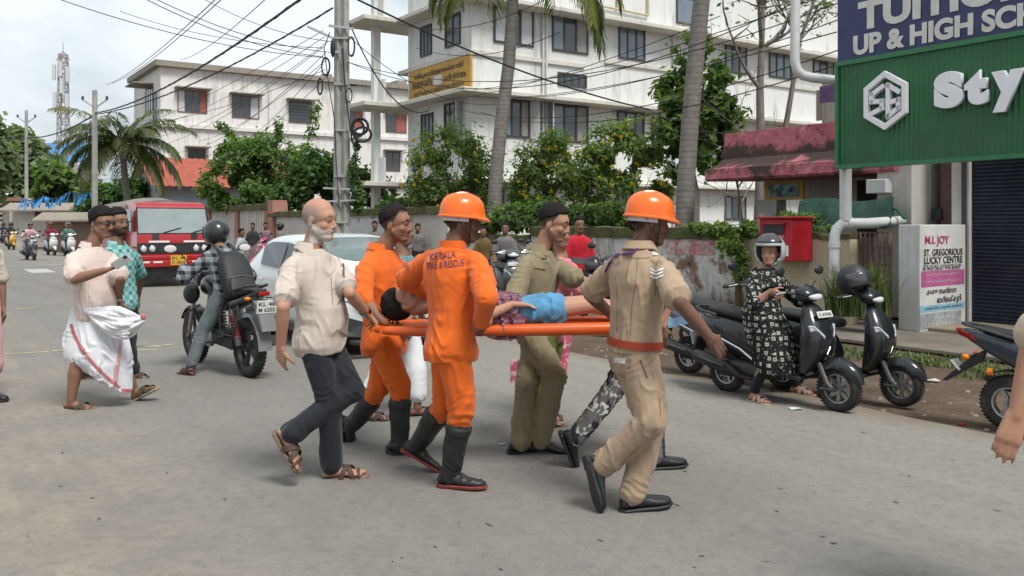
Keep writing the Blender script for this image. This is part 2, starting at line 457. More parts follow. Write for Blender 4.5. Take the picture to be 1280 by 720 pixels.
M['glassb'] = glass('bluish_window_glass', (0.10, 0.13, 0.155), 0.15)
M['frame'] = mat('window_frame', (0.055, 0.055, 0.06), 0.5)
M['wframe'] = mat('brown_window_frame', (0.16, 0.085, 0.065), 0.6)
M['redshut'] = mat('faded_red_shutter', (0.30, 0.10, 0.08), 0.6, 0.25)
M['bars'] = mat('dark_bars', (0.03, 0.03, 0.035), 0.5)
M['steel'] = mat('galvanised', (0.42, 0.43, 0.43), 0.45, metal=0.6)
M['pvc'] = mat('grey_white_pipe', (0.55, 0.56, 0.56), 0.4, 0.1, dirt=(0.2, 0.18, 0.15), damt=0.25)
M['yellowp'] = mat('yellow_board', (0.46, 0.27, 0.05), 0.6, 0.15, 2, dirt=(0.3, 0.2, 0.08), damt=0.3)
M['ink'] = mat('dark_lettering', (0.035, 0.03, 0.035), 0.6)
M['cable'] = mat('black_cable', (0.018, 0.018, 0.02), 0.6)
M['polec'] = m_concrete('pole_concrete', (0.26, 0.26, 0.25), (0.38, 0.38, 0.36), 3)
M['rust'] = mat('rusty_iron', (0.16, 0.10, 0.075), 0.8, 0.35, 12, dirt=(0.08, 0.05, 0.04), damt=0.5)
M['bark'] = m_bark('bark_grey', (0.13, 0.115, 0.10), (0.26, 0.235, 0.205))
M['palm'] = m_bark('palm_bark', (0.17, 0.155, 0.14), (0.29, 0.27, 0.245), True)
M['leafdark'] = m_leaf('leaf_dark', (0.042, 0.085, 0.026), (0.10, 0.18, 0.055), (0.17, 0.26, 0.08))
M['leafmid'] = m_leaf('leaf_mid', (0.068, 0.12, 0.035), (0.145, 0.235, 0.068), (0.24, 0.33, 0.11))
M['leaflight'] = m_leaf('leaf_light', (0.09, 0.15, 0.045), (0.18, 0.265, 0.085), (0.29, 0.35, 0.13))
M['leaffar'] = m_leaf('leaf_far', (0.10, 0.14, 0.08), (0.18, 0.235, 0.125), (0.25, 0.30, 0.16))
M['palmleaf'] = m_leaf('palm_leaf', (0.045, 0.075, 0.030), (0.115, 0.15, 0.07), (0.21, 0.22, 0.12))
M['palmdry'] = m_leaf('palm_leaf_yellowing', (0.10, 0.11, 0.05), (0.20, 0.20, 0.09), (0.28, 0.25, 0.13))
M['petal'] = m_leaf('yellow_petal', (0.46, 0.33, 0.015), (0.62, 0.48, 0.03), (0.7, 0.56, 0.06), 0.3)
M['grass'] = m_leaf('grass_blade', (0.055, 0.095, 0.025), (0.12, 0.17, 0.05), (0.22, 0.22, 0.09), 0.2)
M['markw'] = mat('worn_white_paint', (0.50, 0.49, 0.46), 0.8, 0.2, 9, dirt=(0.17, 0.165, 0.155), dscale=9, damt=0.9)
M['marky'] = mat('worn_yellow_paint', (0.46, 0.40, 0.20), 0.8, 0.2, 9, dirt=(0.17, 0.165, 0.15), dscale=7, damt=1.0)

# ---- ground, road, verge
g = MB(); g.quad((-900, -60, -0.02), (900, -60, -0.02), (900, 1500, -0.02), (-900, 1500, -0.02))
tag(g.build('ground', M['dirt']), kind='structure')
def sheet(name, mt, u0, u1, n0, n1, z, nseg=60, wob0=0.0, wob1=0.0, seed=0, gridn=1):
    b = MB(); rows = []
    for i in range(nseg + 1):
        u = u0 + (u1 - u0) * i / nseg
        w0 = wob0 * (math.sin(u * 1.7 + seed) + 0.6 * math.sin(u * 4.1 + seed * 2) + 0.4 * math.sin(u * 9.3)) ; w1 = wob1 * (math.sin(u * 1.3 + seed) + 0.6 * math.sin(u * 3.7 + 1) + 0.4 * math.sin(u * 8.9))
        rows.append((S(u, n0 + w0, z), S(u, n1 + w1, z)))
    vs_ = [p for r in rows for p in r]
    b.add(vs_, [(2 * i, 2 * i + 1, 2 * i + 3, 2 * i + 2) for i in range(nseg)])
    return b.build(name, mt)
road = tag(sheet('road', M['asphalt'], -40, 420, -30, 6.64, 0.0, 460, 0, 0.05, 1), kind='structure')
pave = MB(); pave.prism([S(-12, 10.1), S(9.6, 10.1), S(9.6, 14.0), S(-12, 14.0)], (0, 0, 0.055))
tag(pave.build('pavement', M['pave'], bevel=0.012), kind='structure')
step = MB(); step.prism([S(-12, 11.75, 0.05), S(7.0, 11.75, 0.05), S(7.0, 14, 0.05), S(-12, 14, 0.05)], (0, 0, 0.06))
tag(step.build('shop_step', m_concrete('shop_step_concrete', (0.20, 0.16, 0.11), (0.30, 0.25, 0.18)), bevel=0.012), kind='structure')
def marking(poly, mt):
    b = MB(); k = 10; a, b_, c, d = [V((p.x, p.y, 0.004)) for p in poly]
    b.add([a, b_, c, d], [(0, 1, 2, 3)])
    o = b.build('road_marking', mt, road, world=True); return o
def strip(px0, py0, px1, py1, w, mt):
    a = G(px0, py0); b = G(px1, py1); d = (b - a).normalized(); q = V((-d.y, d.x, 0)) * (w / 2)
    marking((a - q, b - q, b + q, a + q), mt)
for n0, n1 in ((-6.6, -5.9), (-5.2, -4.5), (-3.8, -3.1), (-2.4, -1.7), (-1.0, -0.3), (0.4, 1.1), (1.8, 2.5), (3.2, 3.9)):
    marking((S(31.5, n0), S(34.2, n0), S(34.2, n1), S(31.5, n1)), M['markw'])
for a in ((0, 443, 60, 440, 0.07), (66, 439, 84, 438, 0.10), (120, 436, 190, 432, 0.06), (160, 433, 202, 433, 0.10), (205, 431, 216, 431, 0.12), (20, 386, 48, 385, 0.16), (170, 438, 196, 437, 0.08), (0, 333, 90, 330, 0.2), (168, 379, 250, 376, 0.08), (280, 385, 300, 384, 0.08), (60, 381, 72, 380, 0.12)):
    strip(*a, M['marky'] if a[1] > 360 else M['markw'])

def grass_patch(name, pts, hgt, n_blades, label, lean=0.5, width=0.006, material='grass'):
    """tufts of bent blades over a list of (centre, radius)"""
    rs = np.random.RandomState(len(name) + n_blades); v = []; f = []
    for c, r in pts:
        k = max(4, int(n_blades * r * r / sum(q * q for _, q in pts)))
        for _ in range(k):
            a = rs.uniform(0, 6.283); d = r * math.sqrt(rs.uniform()); x, y = c.x + d * math.cos(a), c.y + d * math.sin(a)
            h = hgt * rs.uniform(0.4, 1.1); b = rs.uniform(0, 6.283); w = width * rs.uniform(0.7, 1.6); l = h * lean * rs.uniform(0.3, 1.4)
            cx, cy = math.cos(b), math.sin(b); i = len(v); z = c.z
            v += [(x - cy * w, y + cx * w, z), (x + cy * w, y - cx * w, z), (x + cx * l * 0.35 + cy * w * .8, y + cy * l * 0.35 - cx * w * .8, z + h * 0.6), (x + cx * l * 0.35 - cy * w * .8, y + cy * l * 0.35 + cx * w * .8, z + h * 0.6), (x + cx * l, y + cy * l, z + h)]
            f += [(i, i + 1, i + 2, i + 3), (i + 3, i + 2, i + 4)]
    me = bpy.data.meshes.new(name); me.from_pydata(v, [], f); me.update()
    o = link(name, me, M[material], None, False)
    return tag(o, label, 'grass', kind='stuff')
rs = np.random.RandomState(4)
pts = [(S(rs.uniform(-1, 8.3), rs.normal(9.35, 0.28), -0.02), rs.uniform(0.12, 0.35)) for _ in range(70)]
grass_patch('verge_grass', pts, 0.07, 9000, 'low green grass growing along the pavement edge', 0.9)
grass_patch('tall_grass', [(at_n(px, 395, 10.9) * 1.0, 0.20) for px in (1050, 1060, 1072, 1085, 1095)], 0.75, 700, 'tall tufts of grass against the rusty gate', 0.55, 0.008)
pts = [(S(rs.uniform(8.5, 24), rs.normal(11.1, 0.25), -0.02), rs.uniform(0.1, 0.3)) for _ in range(40)] + [(S(rs.uniform(9, 20), rs.uniform(7.5, 11), -0.02), 0.15) for _ in range(10)]
grass_patch('wall_foot_weeds', pts, 0.22, 3500, 'green weeds along the foot of the flaking wall', 0.6)
# pebbles and litter on the dirt
def litter(pos, mt, label, cat, s, seed):
    rr = np.random.RandomState(seed); b = MB(); n = 7
    top = [pos + V((math.cos(t) * s * rr.uniform(.6, 1.2), math.sin(t) * s * rr.uniform(.4, .9), 0.006 + rr.uniform(0, s * 0.25))) for t in [6.283 * i / n for i in range(n)]]
    c = pos + V((0, 0, s * 0.3)); lo = [p + V((0, 0, -0.006)) for p in top]
    b.add(top + [c] + lo, [(i, (i + 1) % n, n) for i in range(n)] + [(n + 1 + i, n + 1 + (i + 1) % n, (i + 1) % n, i) for i in range(n)])
    return tag(b.build(cat.replace(' ', '_'), mt, smooth=True), label, cat)
litter(G(995, 512), mat('litter_white', (0.6, 0.6, 0.58), 0.7), 'crumpled white paper scrap on the road beside the woman\'s sandal', 'paper scrap', 0.07, 1)
litter(G(1202, 531, -0.015), mat('litter_red', (0.35, 0.02, 0.02), 0.5), 'small red wrapper lying on the brown dirt verge', 'wrapper', 0.04, 2)
litter(G(1165, 477, -0.015), mat('litter_white2', (0.5, 0.47, 0.42), 0.7), 'pale torn paper lying in dry grass beside the helmeted scooter', 'paper scrap', 0.09, 3)
litter(G(628, 556), MATS['litter_white'], 'tiny white paper bit at the dark-haired policeman\'s heel', 'paper scrap', 0.025, 4)
b = MB(); rr = np.random.RandomState(9)
for i in range(420):
    p = S(rr.uniform(-1, 16), 6.7 + abs(rr.normal(0, 1.2)), -0.02); s = rr.uniform(0.008, 0.03)
    b.ell(p, V((s, 0, 0)), V((0, s * rr.uniform(.6, 1), 0)), V((0, 0, s * .6)), 6, 4)
tag(b.build('gravel', mat('gravel_stone', (0.22, 0.185, 0.15), 0.9, 0.4, 3)), 'loose gravel scattered over the brown dirt verge', 'gravel', kind='stuff')
b = MB()
for i in range(34):
    p = G(rr.uniform(560, 1270), rr.uniform(520, 715)) if i % 3 else G(rr.uniform(20, 560), rr.uniform(490, 715)); d = -U if rr.uniform() < 0.8 else V((1, 0, 0)); l = rr.uniform(0.006, 0.035) * (1 if i % 4 else 1.6); q = V((-d.y, d.x, 0)); w = rr.uniform(0.003, 0.010); p.z = 0.0045
    b.add([p - d * l, p - q * w, p + d * l, p + q * w], [(0, 1, 2, 3)])
b.build('road_scratch', mat('dark_scratch', (0.095, 0.09, 0.083), 0.9), road, world=True)['kind'] = 'stuff'

# ---- helper: things drawn on street planes
def street_box(b, u0, u1, n0, n1, z0, z1):
    return b.prism([S(u0, n0, z0), S(u1, n0, z0), S(u1, n1, z0), S(u0, n1, z0)], (0, 0, z1 - z0))
def window(parent, c, right, up, nrm, w, h, panes=3, fm=None, gm=None, open_=None, depth=0.16, grille=0, sill=None, hood=None):
    """recessed casement window: frame ring, panes as sub-parts, optional bars, sill, hood"""
    fm = fm or M['frame']; gm = gm or M['glassd']
    b = MB(); t = 0.07
    def bx(B, x0, x1, y0, y1, d0, d1):
        cc = c + right * ((x0 + x1) / 2) + up * ((y0 + y1) / 2) + nrm * ((d0 + d1) / 2)
        B.obox(cc, right, up, nrm, (x1 - x0) / 2, (y1 - y0) / 2, (d1 - d0) / 2)
    bx(b, -w / 2, -w / 2 + t, -h / 2, h / 2, -0.02, 0.05); bx(b, w / 2 - t, w / 2, -h / 2, h / 2, -0.02, 0.05)
    bx(b, -w / 2 + t, w / 2 - t, h / 2 - t, h / 2, -0.02, 0.05); bx(b, -w / 2 + t, w / 2 - t, -h / 2, -h / 2 + t, -0.02, 0.05)
    for i in range(1, panes):
        x = -w / 2 + w * i / panes; bx(b, x - t / 2, x + t / 2, -h / 2 + t, h / 2 - t, -0.02, 0.04)
    wo = b.build('window', fm, parent, world=True)
    for i in range(panes):
        if open_ and i in open_: 
            pass
        p = MB(); x0 = -w / 2 + w * i / panes + t / 2; x1 = -w / 2 + w * (i + 1) / panes - t / 2
        bx(p, x0, x1, -h / 2 + t * .7, h / 2 - t * .7, 0.0, 0.014); p.build('pane', gm[i % len(gm)] if isinstance(gm, list) else gm, wo, world=True)
    if open_:
        for sgn in open_:
            p = MB(); hx = c + right * (sgn * w / 2); d = (nrm * 0.85 + right * sgn * 0.5).normalized(); sw = w / panes
            p.obox(hx + d * (sw / 2), d, up, d.cross(up), sw / 2, h / 2, 0.02); p.build('shutter', M['wshut'], wo, world=True)
    if grille:
        p = MB()
        for i in range(grille):
            y = -h / 2 + h * (i + 0.5) / grille; bx(p, -w / 2, w / 2, y - 0.012, y + 0.012, 0.055, 0.075)
        p.build('grille', M['bars'], wo, world=True)['kind'] = 'stuff'
    if sill:
        p = MB(); bx(p, -w / 2 - .12, w / 2 + .12, -h / 2 - .10, -h / 2 - .002, -0.05, sill); p.build('sill', M['slab'], wo, world=True)
    if hood:
        p = MB(); bx(p, -w / 2 - .25, w / 2 + .25, h / 2 + .08, h / 2 + .17, -0.05, hood); p.build('hood', M['ledge'], wo, world=True)
    return wo
M['wshut'] = mat('pale_shutter', (0.55, 0.56, 0.57), 0.5, 0.1)
Z = V((0, 0, 1))

# ---- three-storey white building behind the compound wall
UB = 26.0; NB = 16.1
bw = empty('school_building', S(UB, NB), label='large white three-storey building with yellow board and projecting slabs', cat='building')
N1 = 44.0
b = MB(); street_box(b, UB, UB + 4.7, NB, N1, 0, 12.8); b.build('wall', M['white'], bw, world=True)
for i, (z, pr, th) in enumerate(((3.0, 0.55, 0.14), (6.02, 0.75, 0.16), (9.25, 0.75, 0.17))):
    b = MB(); street_box(b, UB - pr, UB + 4.9, NB - pr, N1 + .4, z, z + th); b.build('floor_slab', M['slab'], bw, world=True, bevel=0.02)
for z in (7.75, 4.55):
    b = MB(); street_box(b, UB - 0.09, UB + 0.2, NB + 6, N1, z, z + 0.12); b.build('wall_band', M['slab'], bw, world=True)
b = MB(); street_box(b, UB - 0.09, UB + 5.4, NB - 0.09, NB + 5, 7.45, 7.60); b.build('wall_band', M['slab'], bw, world=True)
def facade_win(px0, px1, py0, py1, **k):
    a = at_u((px0 + px1) / 2, (py0 + py1) / 2, UB); x0 = nu(px0, UB); x1 = nu(px1, UB); h = (py1 - py0) / FPX * a.y
    window(bw, a - U * 0.005, N, Z, -U, x1 - x0, h, **k)
M['curtain'] = mat('pale_curtain', (.30, .29, .27), .8, .25, 12); gl = [M['glassb'], M['glassd'], M['glassd']]
for w in ((617, 667, 5, 56, dict(open_=None, gm=[M['wshut'], M['glassd'], M['wshut']])), (690, 735, 14, 66, {}), (773, 806, 29, 75, dict(gm=M['glassb'])), (906, 933, 47, 92, {}), (961, 989, 57, 98, dict(gm=M['glassb'])), (1016, 1042, 66, 98, {}), (845, 869, -4, 31, dict(panes=1, gm=M['glassb'])),
          (628, 662, 124, 172, dict(open_=(1,))), (690, 735, 131, 178, dict(open_=(-1,))), (771, 805, 140, 182, {}), (846, 872, 155, 190, {}), (906, 932, 245, 275, {}), (965, 985, 165, 195, {}), (628, 662, 235, 275, {}), (771, 805, 240, 275, {})):
    facade_win(*w[:4], **{**dict(panes=3, gm=[M['glassd'], gl[0], M['glassd']] if w[0] % 2 else [gl[0], M['glassd'], M['curtain']]), **w[4]})
facade_win(697, 733, 92, 109, panes=4)
# left side (towards the road): windows, yellow board, porch slabs on pillars
def side_win(px0, px1, py0, py1, **k):
    a = at_n((px0 + px1) / 2, (py0 + py1) / 2, NB); u0 = un(px0, NB); u1 = un(px1, NB); h = (py1 - py0) / FPX * a.y
    window(bw, a - N * 0.005, -U, Z, -N, u0 - u1, h, **k)
side_win(526, 540, 32, 70, panes=3, gm=M['glassb']); side_win(557, 576, 18, 58, panes=2)
side_win(527, 542, 142, 182, panes=3, gm=M['glassb']); side_win(556, 576, 128, 172, panes=3, open_=(1,))
b = MB(); uA = un(513, NB - .06); uB_ = un(589.5, NB - .06)
zb0, zb1 = 6.22, 7.42
street_box(b, uB_, uA, NB - 0.11, NB - 0.02, zb0, zb1); board = b.build('sign_board', M['yellowp'], bw, world=True)
mid = (uA + uB_) / 2; wB = uA - uB_
for i, (tx, ww, zz) in enumerate((('ദേശീയ പൊതുവിദ്യാലയ സംരക്ഷണ സമിതി', 0.80, 7.15), ('സഹകരണ സംഘം', 0.34, 6.83), ('കേന്ദ്ര ഗ്രന്ഥാലയം', 0.34, 6.83), ('കുന്നംകുളം താലൂക്ക് സഭ സ്മാരകം', 0.82, 6.50))):
    uu = mid if i in (0, 3) else (mid + wB * 0.27 if i == 1 else mid - wB * 0.27)
    place_text('lettering', tx, M['ink'], board, S(uu, NB - 0.118, zz), -U, Z, wB * ww, 0.27, offset=0.02)
b = MB(); street_box(b, mid - 0.28, mid + 0.32, NB - 0.125, NB - 0.112, 6.66, 7.0); b.build('emblem', M['wshut'], board, world=True)
for z in (3.0, 6.02, 9.25):
    b = MB(); b.prism([S(UB + 4.2, NB - 2.1, z - .02), S(UB + 6.1, NB - 2.1, z - .02), S(UB + 6.1, NB + 1, z - .02), S(UB + 4.2, NB + 1, z - .02)], (0, 0, 0.18)); b.build('porch_slab', M['slab'], bw, world=True, bevel=0.02)
for du, dn in ((5.3, -1.1),):
    b = MB()
    for z0, z1 in ((0, 2.98), (3.17, 6.0), (6.19, 9.23), (9.42, 12.6)): b.box((0, 0, 0), (0, 0, 0)) if False else street_box(b, UB + du - .14, UB + du + .14, NB + dn - .14, NB + dn + .14, z0, z1)
    b.build('porch_pillar', M['white'], bw, world=True)
for z in (3.17, 6.19, 9.42): b = MB(); street_box(b, UB + 4.72, UB + 5.15, NB - 1.05, NB - 0.95, z, z + 0.95); b.build('balcony_parapet', M['white'], bw, world=True)
for px in (677, 681, 840):
    a = at_u(px, 100, UB); b = MB(); b.cyl(V((a.x, a.y, 0)) - U * .1, V((a.x, a.y, 9.2)) - U * .1, 0.05, 8); b.build('downpipe', M['pvc'], bw, world=True, smooth=True)
for pa, pb in (((720, 2), (808, 20)), ((808, 20), (808, -30)), ((770, -20), (770, 12))):
    b = MB(); b.cyl(at_u(*pa, UB) - U * .1, at_u(*pb, UB) - U * .1, 0.045, 8); b.build('downpipe', M['cream'], bw, world=True, smooth=True)

# ---- old white building further along
UO = 73.6; NO = 16.5
bo = empty('old_building', S(UO, NO), label='old white flat-roofed building with mould-blackened eaves and hooded windows', cat='building')
b = MB(); street_box(b, UO, UO + 10, NO, NO + 50, 0, 14.1); b.build('wall', M['old'], bo, world=True)
b = MB(); street_box(b, UO - .5, UO + 10.5, NO - .5, NO + 23, 14.1, 14.55); b.build('roof_slab', M['ledge'], bo, world=True)
b = MB(); street_box(b, UO - .4, UO + 10.5, NO + 23.05, NO + 51, 13.6, 14.3); b.build('roof_slab', M['ledge'], bo, world=True)
b = MB(); street_box(b, UO - .25, UO + 10, NO - .25, NO + 50, 9.3, 9.6); b.build('floor_band', M['old'], bo, world=True)
b = MB(); street_box(b, UO - .35, UO + 10, NO - .2, NO + 50, 5.0, 5.3); b.build('floor_band', M['slab'], bo, world=True)
for px0, px1, py0, py1, k in ((222, 259, 113, 141, dict(panes=4, gm=[M['wshut'], M['glassd'], M['glassd'], M['redshut']])), (290, 324, 120, 148, dict(panes=3, gm=[M['glassd'], M['glassd'], M['wshut']])), (361, 390, 127, 154, dict(panes=1, grille=7)), (433, 453, 133, 160, dict(panes=2, gm=[M['glassd'], M['redshut']])), (482, 508, 136, 166, dict(panes=2, gm=[M['glassd'], M['redshut']])), (235, 257, 186, 204, dict(panes=2)), (340, 365, 190, 214, dict(panes=2)), (482, 500, 190, 214, dict(panes=2))):
    a = at_u((px0 + px1) / 2, (py0 + py1) / 2, UO); w = nu(px1, UO) - nu(px0, UO); h = (py1 - py0) / FPX * a.y
    window(bo, a - U * .01, N, Z, -U, w, h, fm=M['wframe'], hood=0.8, **k)
for px in (237, 302, 372, 440):
    a = at_u(px, 84 + (px - 237) * .11, UO); b = MB(); b.obox(a - U * .01, N, Z, U, .45, .07, .04); b.build('vent_slot', M['bars'], bo, world=True)
a = at_n(186, 125, NO); window(bo, S(un(187, NO), NO, a.z) - N * .01, -U, Z, -N, 2.6, 2.0, panes=3, hood=1.6)
a = at_n(193, 135, NO); window(bo, S(un(194, NO), NO, a.z) - N * .01, -U, Z, -N, 1.2, 2.4, panes=2)
b = MB(); b.box((0, 0, 0), (0, 0, 0)); street_box(b, UO + 3, UO + 3.8, NO + 15, NO + 15.8, 14.55, 15.4); b.build('chimney', M['ledge'], bo, world=True)
b = MB(); street_box(b, UO + 2, UO + 5, NO + 22, NO + 23, 14.55, 15.3); b.build('water_tank_base', M['ledge'], bo, world=True)
b = MB(); a = at_u(336, 120, UO); b.cyl(V((a.x, a.y, 0)) - U * .12, V((a.x, a.y, 13.5)) - U * .12, 0.06, 8); b.build('downpipe', M['old'], bo, world=True)

# ---- low house with red sheet roof
hh = empty('small_house', S(59, 13.1), label='small pale blue house with red ribbed sheet roof', cat='house')
u0, u1, n0, n1 = 59.0, 65.0, 13.1, 22.0
b = MB(); street_box(b, u0, u1, n0, n1, 0, 4.2)
um = (u0 + u1) / 2
b.prism([S(u0, n0, 4.2), S(u1, n0, 4.2), S(um, n0, 5.75)], N * 0.25)
b.build('wall', mat('pale_blue_plaster', (0.34, 0.39, 0.44), 0.8, 0.12, 2, dirt=(0.2, 0.2, 0.2), damt=0.3), hh, world=True)
for sgn in (-1, 1):
    b = MB(); k = 46; rows = []
    for j in range(k + 1):
        n = n0 - 0.6 + (n1 + 1 - n0) * j / k; dz = 0.05 if j % 2 else 0.0
        rows.append([S(um, n, 6.0 + dz), S(um + sgn * 3.9, n, 3.95 + dz), S(um + sgn * 3.9, n, 3.91 + dz), S(um, n, 5.96 + dz)])
    b.loft(rows); b.build('roof', mat('red_roof_sheet', (0.33, 0.075, 0.045), 0.6, 0.25, 4, dirt=(0.10, 0.05, 0.03), damt=0.4), hh, world=True)
b = MB(); a = S(um + .3, n0 - .03, 3.2); b.obox(a, U, Z, N, .55, .75, .03); b.build('window', mat('tan_shutter', (0.40, 0.33, 0.18), 0.7), hh, world=True)

# ---- blue-roofed shed, grey slatted building, little shops far along
b = MB(); sh = empty('blue_roof_building', S(118, 13), label='building with bright blue sheet roof beyond the palm', cat='building')
A0 = P(52, 180, 116); A1 = P(106, 178, 122); E0 = P(58, 202, 112); E1 = P(108, 203, 118)
b.prism([A0, A1, E1, E0], (0, 0, 0.12)); b.build('roof', mat('blue_roof_sheet', (0.06, 0.19, 0.44), 0.5, 0.1), sh, world=True)
b = MB(); b.prism([V((E0.x + 1, E0.y + 1, 0)), V((E1.x, E1.y + 1, 0)), V((A1.x, A1.y, 0)), V((A0.x + 1, A0.y, 0))], (0, 0, E0.z - .1)); b.build('wall', M['grey'], sh, world=True)
gb = empty('slatted_tower', P(30, 285, 80), label='grey roadside building with slatted corner fins', cat='building')
c = P(30, 280, 80); c.z = 0; b = MB(); b.obox(c + Z * 1.9, V((1, 0, 0)), V((0, 1, 0)), Z, 1.15, 1.5, 1.9); b.build('wall', M['grey'], gb, world=True)
for sgn in (-1, 1):
    for k in range(9):
        b = MB(); b.obox(c + V((sgn * 1.25, -1.5, 0.4 + k * 0.42)), V((1, 0, 0)), V((0, 1, 0)), V((-sgn * .25, 0, 1)).normalized(), 0.30, .3, 0.09); b.build('fin', M['wallw'], gb, world=True)
b = MB(); b.obox(c + V((0, -1.6, 3.75)), V((1, 0, 0)), V((0, 1, 0)), Z, 0.85, .4, .16); b.build('canopy', M['pinkp'], gb, world=True)
for sgn in (-.2, .28):
    b = MB(); b.obox(c + V((sgn, -1.65, 1.9)), V((1, 0, 0)), V((0, 1, 0)), Z, .13, .15, 1.6); b.build('pillar', M['wallw'], gb, world=True)
def far_shop(pxc, Y, w, h, label, wm, signs):
    c = P(pxc, 280, Y); c.z = 0; e_ = empty('roadside_shop', c, label=label, cat='shop')
    b = MB(); b.obox(c + Z * h / 2, V((1, 0, 0)), V((0, 1, 0)), Z, w / 2, 2, h / 2); b.build('wall', wm, e_, world=True)
    b = MB(); b.prism([c + V((-w / 2 - .3, -3.2, h - .5)), c + V((w / 2 + .3, -3.2, h - .5)), c + V((w / 2 + .3, -1.9, h)), c + V((-w / 2 - .3, -1.9, h))], (0, 0, .1)); b.build('awning', M['ledge'], e_, world=True)
    for dx, z, ww, hh_, mt in signs:
        b = MB(); b.obox(c + V((dx, -2.06, z)), V((1, 0, 0)), V((0, 1, 0)), Z, ww / 2, .05, hh_ / 2); b.build('sign_panel', mt, e_, world=True)
far_shop(78, 62, 4.6, 2.9, 'low white roadside shop with dark red and olive panels', M['wallw'], ((-.3, 2.15, 1.0, .8, mat('dark_red_panel', (0.12, 0.03, 0.03))), (1.0, 2.15, 1.1, .8, mat('olive_panel', (0.16, 0.17, 0.05)))))
far_shop(112, 58, 3.6, 2.2, 'low tiled roadside shed with reddish front behind the scooters', mat('reddish_front', (0.34, 0.22, 0.18), 0.8, 0.2), ())
far_shop(10, 95, 8, 4.0, 'pale roadside building half hidden by trees', M['wallw'], ())

# ---- compound walls
def wall_run(name, px0, px1, n, h, mt, label, cap=0.16, over=0.06, px_cap=None, thick=0.22, capmat=None, jag=0.0):
    e_ = empty(name, S(un(px1, n), n), label=label, cat='wall')
    a, c = un(px1, n), un(px0, n); b = MB(); street_box(b, a, c, n, n + thick, 0 - .03, h - cap); b.build('wall_face', mt, e_, world=True)
    b = MB(); k = max(4, int((c - a) * 5)); rows = []
    for i in range(k + 1):
        u = a + (c - a) * i / k; w = jag * (math.sin(u * 5.1) + math.sin(u * 11.7 + 1) * .7)
        rows.append([S(u, n - over + w * .4, h - cap + w * .5), S(u, n - over * .8, h - 0.02 + w), S(u, n + thick + over, h + w), S(u, n + thick + over, h - cap)])
    b.loft(rows); b.build('coping', capmat or M['moss'], e_, world=True, smooth=False)
    return e_
w1 = wall_run('flaking_wall', 664, 921, 11.6, 1.50, M['wash'], 'white compound wall with flaking paint and mossy coping behind parked scooters', 0.22, 0.05, jag=0.012)
a0, a1 = un(833, 11.6), un(893, 11.6)
b = MB(); street_box(b, a1, a0, 11.59, 11.6, 1.0, 1.26)
pm, t = newmat('faded_red_poster'); w_ = t.wpos()
t.out(t.mix(t.ramp(t.noise(w_, 6, 7, .7), [(0.42, 0.0), (0.6, 1.0)]), (0.42, 0.13, 0.13), (0.55, 0.50, 0.47)), 0.8); b.build('painted_notice', pm, w1, world=True)
place_text('lettering', 'POST NO BILLS', mat('faded_white_letters', (0.6, 0.45, 0.43), 0.8), w1, S((a0 + a1) / 2, 11.585, 1.12), -U, Z, (a0 - a1) * .8, 0.075, offset=0.006)
w2 = wall_run('low_wall', 560, 664, 11.62, 1.30, M['wash'], 'lower stretch of stained white wall with crusted coping', 0.14, 0.06, jag=0.02)
w3 = wall_run('painted_wall', 338, 560, 11.64, 2.03, M['wallw'], 'tall off-white compound wall with mossy coping beside the utility pole', 0.2, 0.16, jag=0.015)
mu, t = newmat('blue_smeared_whitewash'); w_ = t.wpos()
t.out(t.mix(t.ramp(t.noise(w_, 5, 6, .7), [(0.58, 0.0), (0.64, .8)]), (0.6, 0.61, 0.6), (0.10, 0.18, 0.32)), 0.85)
b = MB(); street_box(b, un(486, 11.62), un(432, 11.62), 11.60, 11.635, 0.5, 1.72); b.build('mural_panel', mu, w3, world=True)
w4 = wall_run('pilaster_wall', 205, 346, 11.9, 2.38, M['wallw'], 'tall off-white compound wall with pink pilasters and broken end pier', 0.24, 0.2, jag=0.02)
for px in (216, 238, 262, 297, 334):
    a = un(px, 11.85); b = MB(); street_box(b, a - .17, a + .17, 11.78, 11.899, 0, 2.13); b.build('pilaster', M['pinkp'], w4, world=True)
for i in range(40):
    a = un(250, 11.9) - 0.33 * i
    if a < un(336, 11.9): break
    b = MB(); street_box(b, a - .025, a + .025, 11.875, 11.899, 0.3, 2.1); b.build('rib', M['wallw'], w4, world=True)
a = un(347, 11.8); b = MB(); street_box(b, a - .28, a + .28, 11.5, 12.1, 0, 2.35); b.prism([S(a - .28, 11.5, 2.352), S(a + .28, 11.5, 2.352), S(a + .1, 12.1, 2.352), S(a - .2, 12.1, 2.352)], (0, 0, .12)); b.build('broken_pier', M['pinkp'], w4, world=True)
# brown post and stained wall under the letter box
b = MB(); a = un(923, 11.5); b.cyl(S(a, 11.5, 0), S(a, 11.5, 1.15), 0.06, 8, 0.055); tag(b.build('timber_post', mat('brown_timber', (0.13, 0.07, 0.035), 0.9, 0.3, 8), smooth=True), 'short weathered brown post at the end of the flaking wall', 'post')
wall_run('stained_wall', 930, 1062, 11.55, 1.42, M['cream'], 'stretch of cream wall streaked black below the red letter box', 0.10, 0.02, jag=0.02)

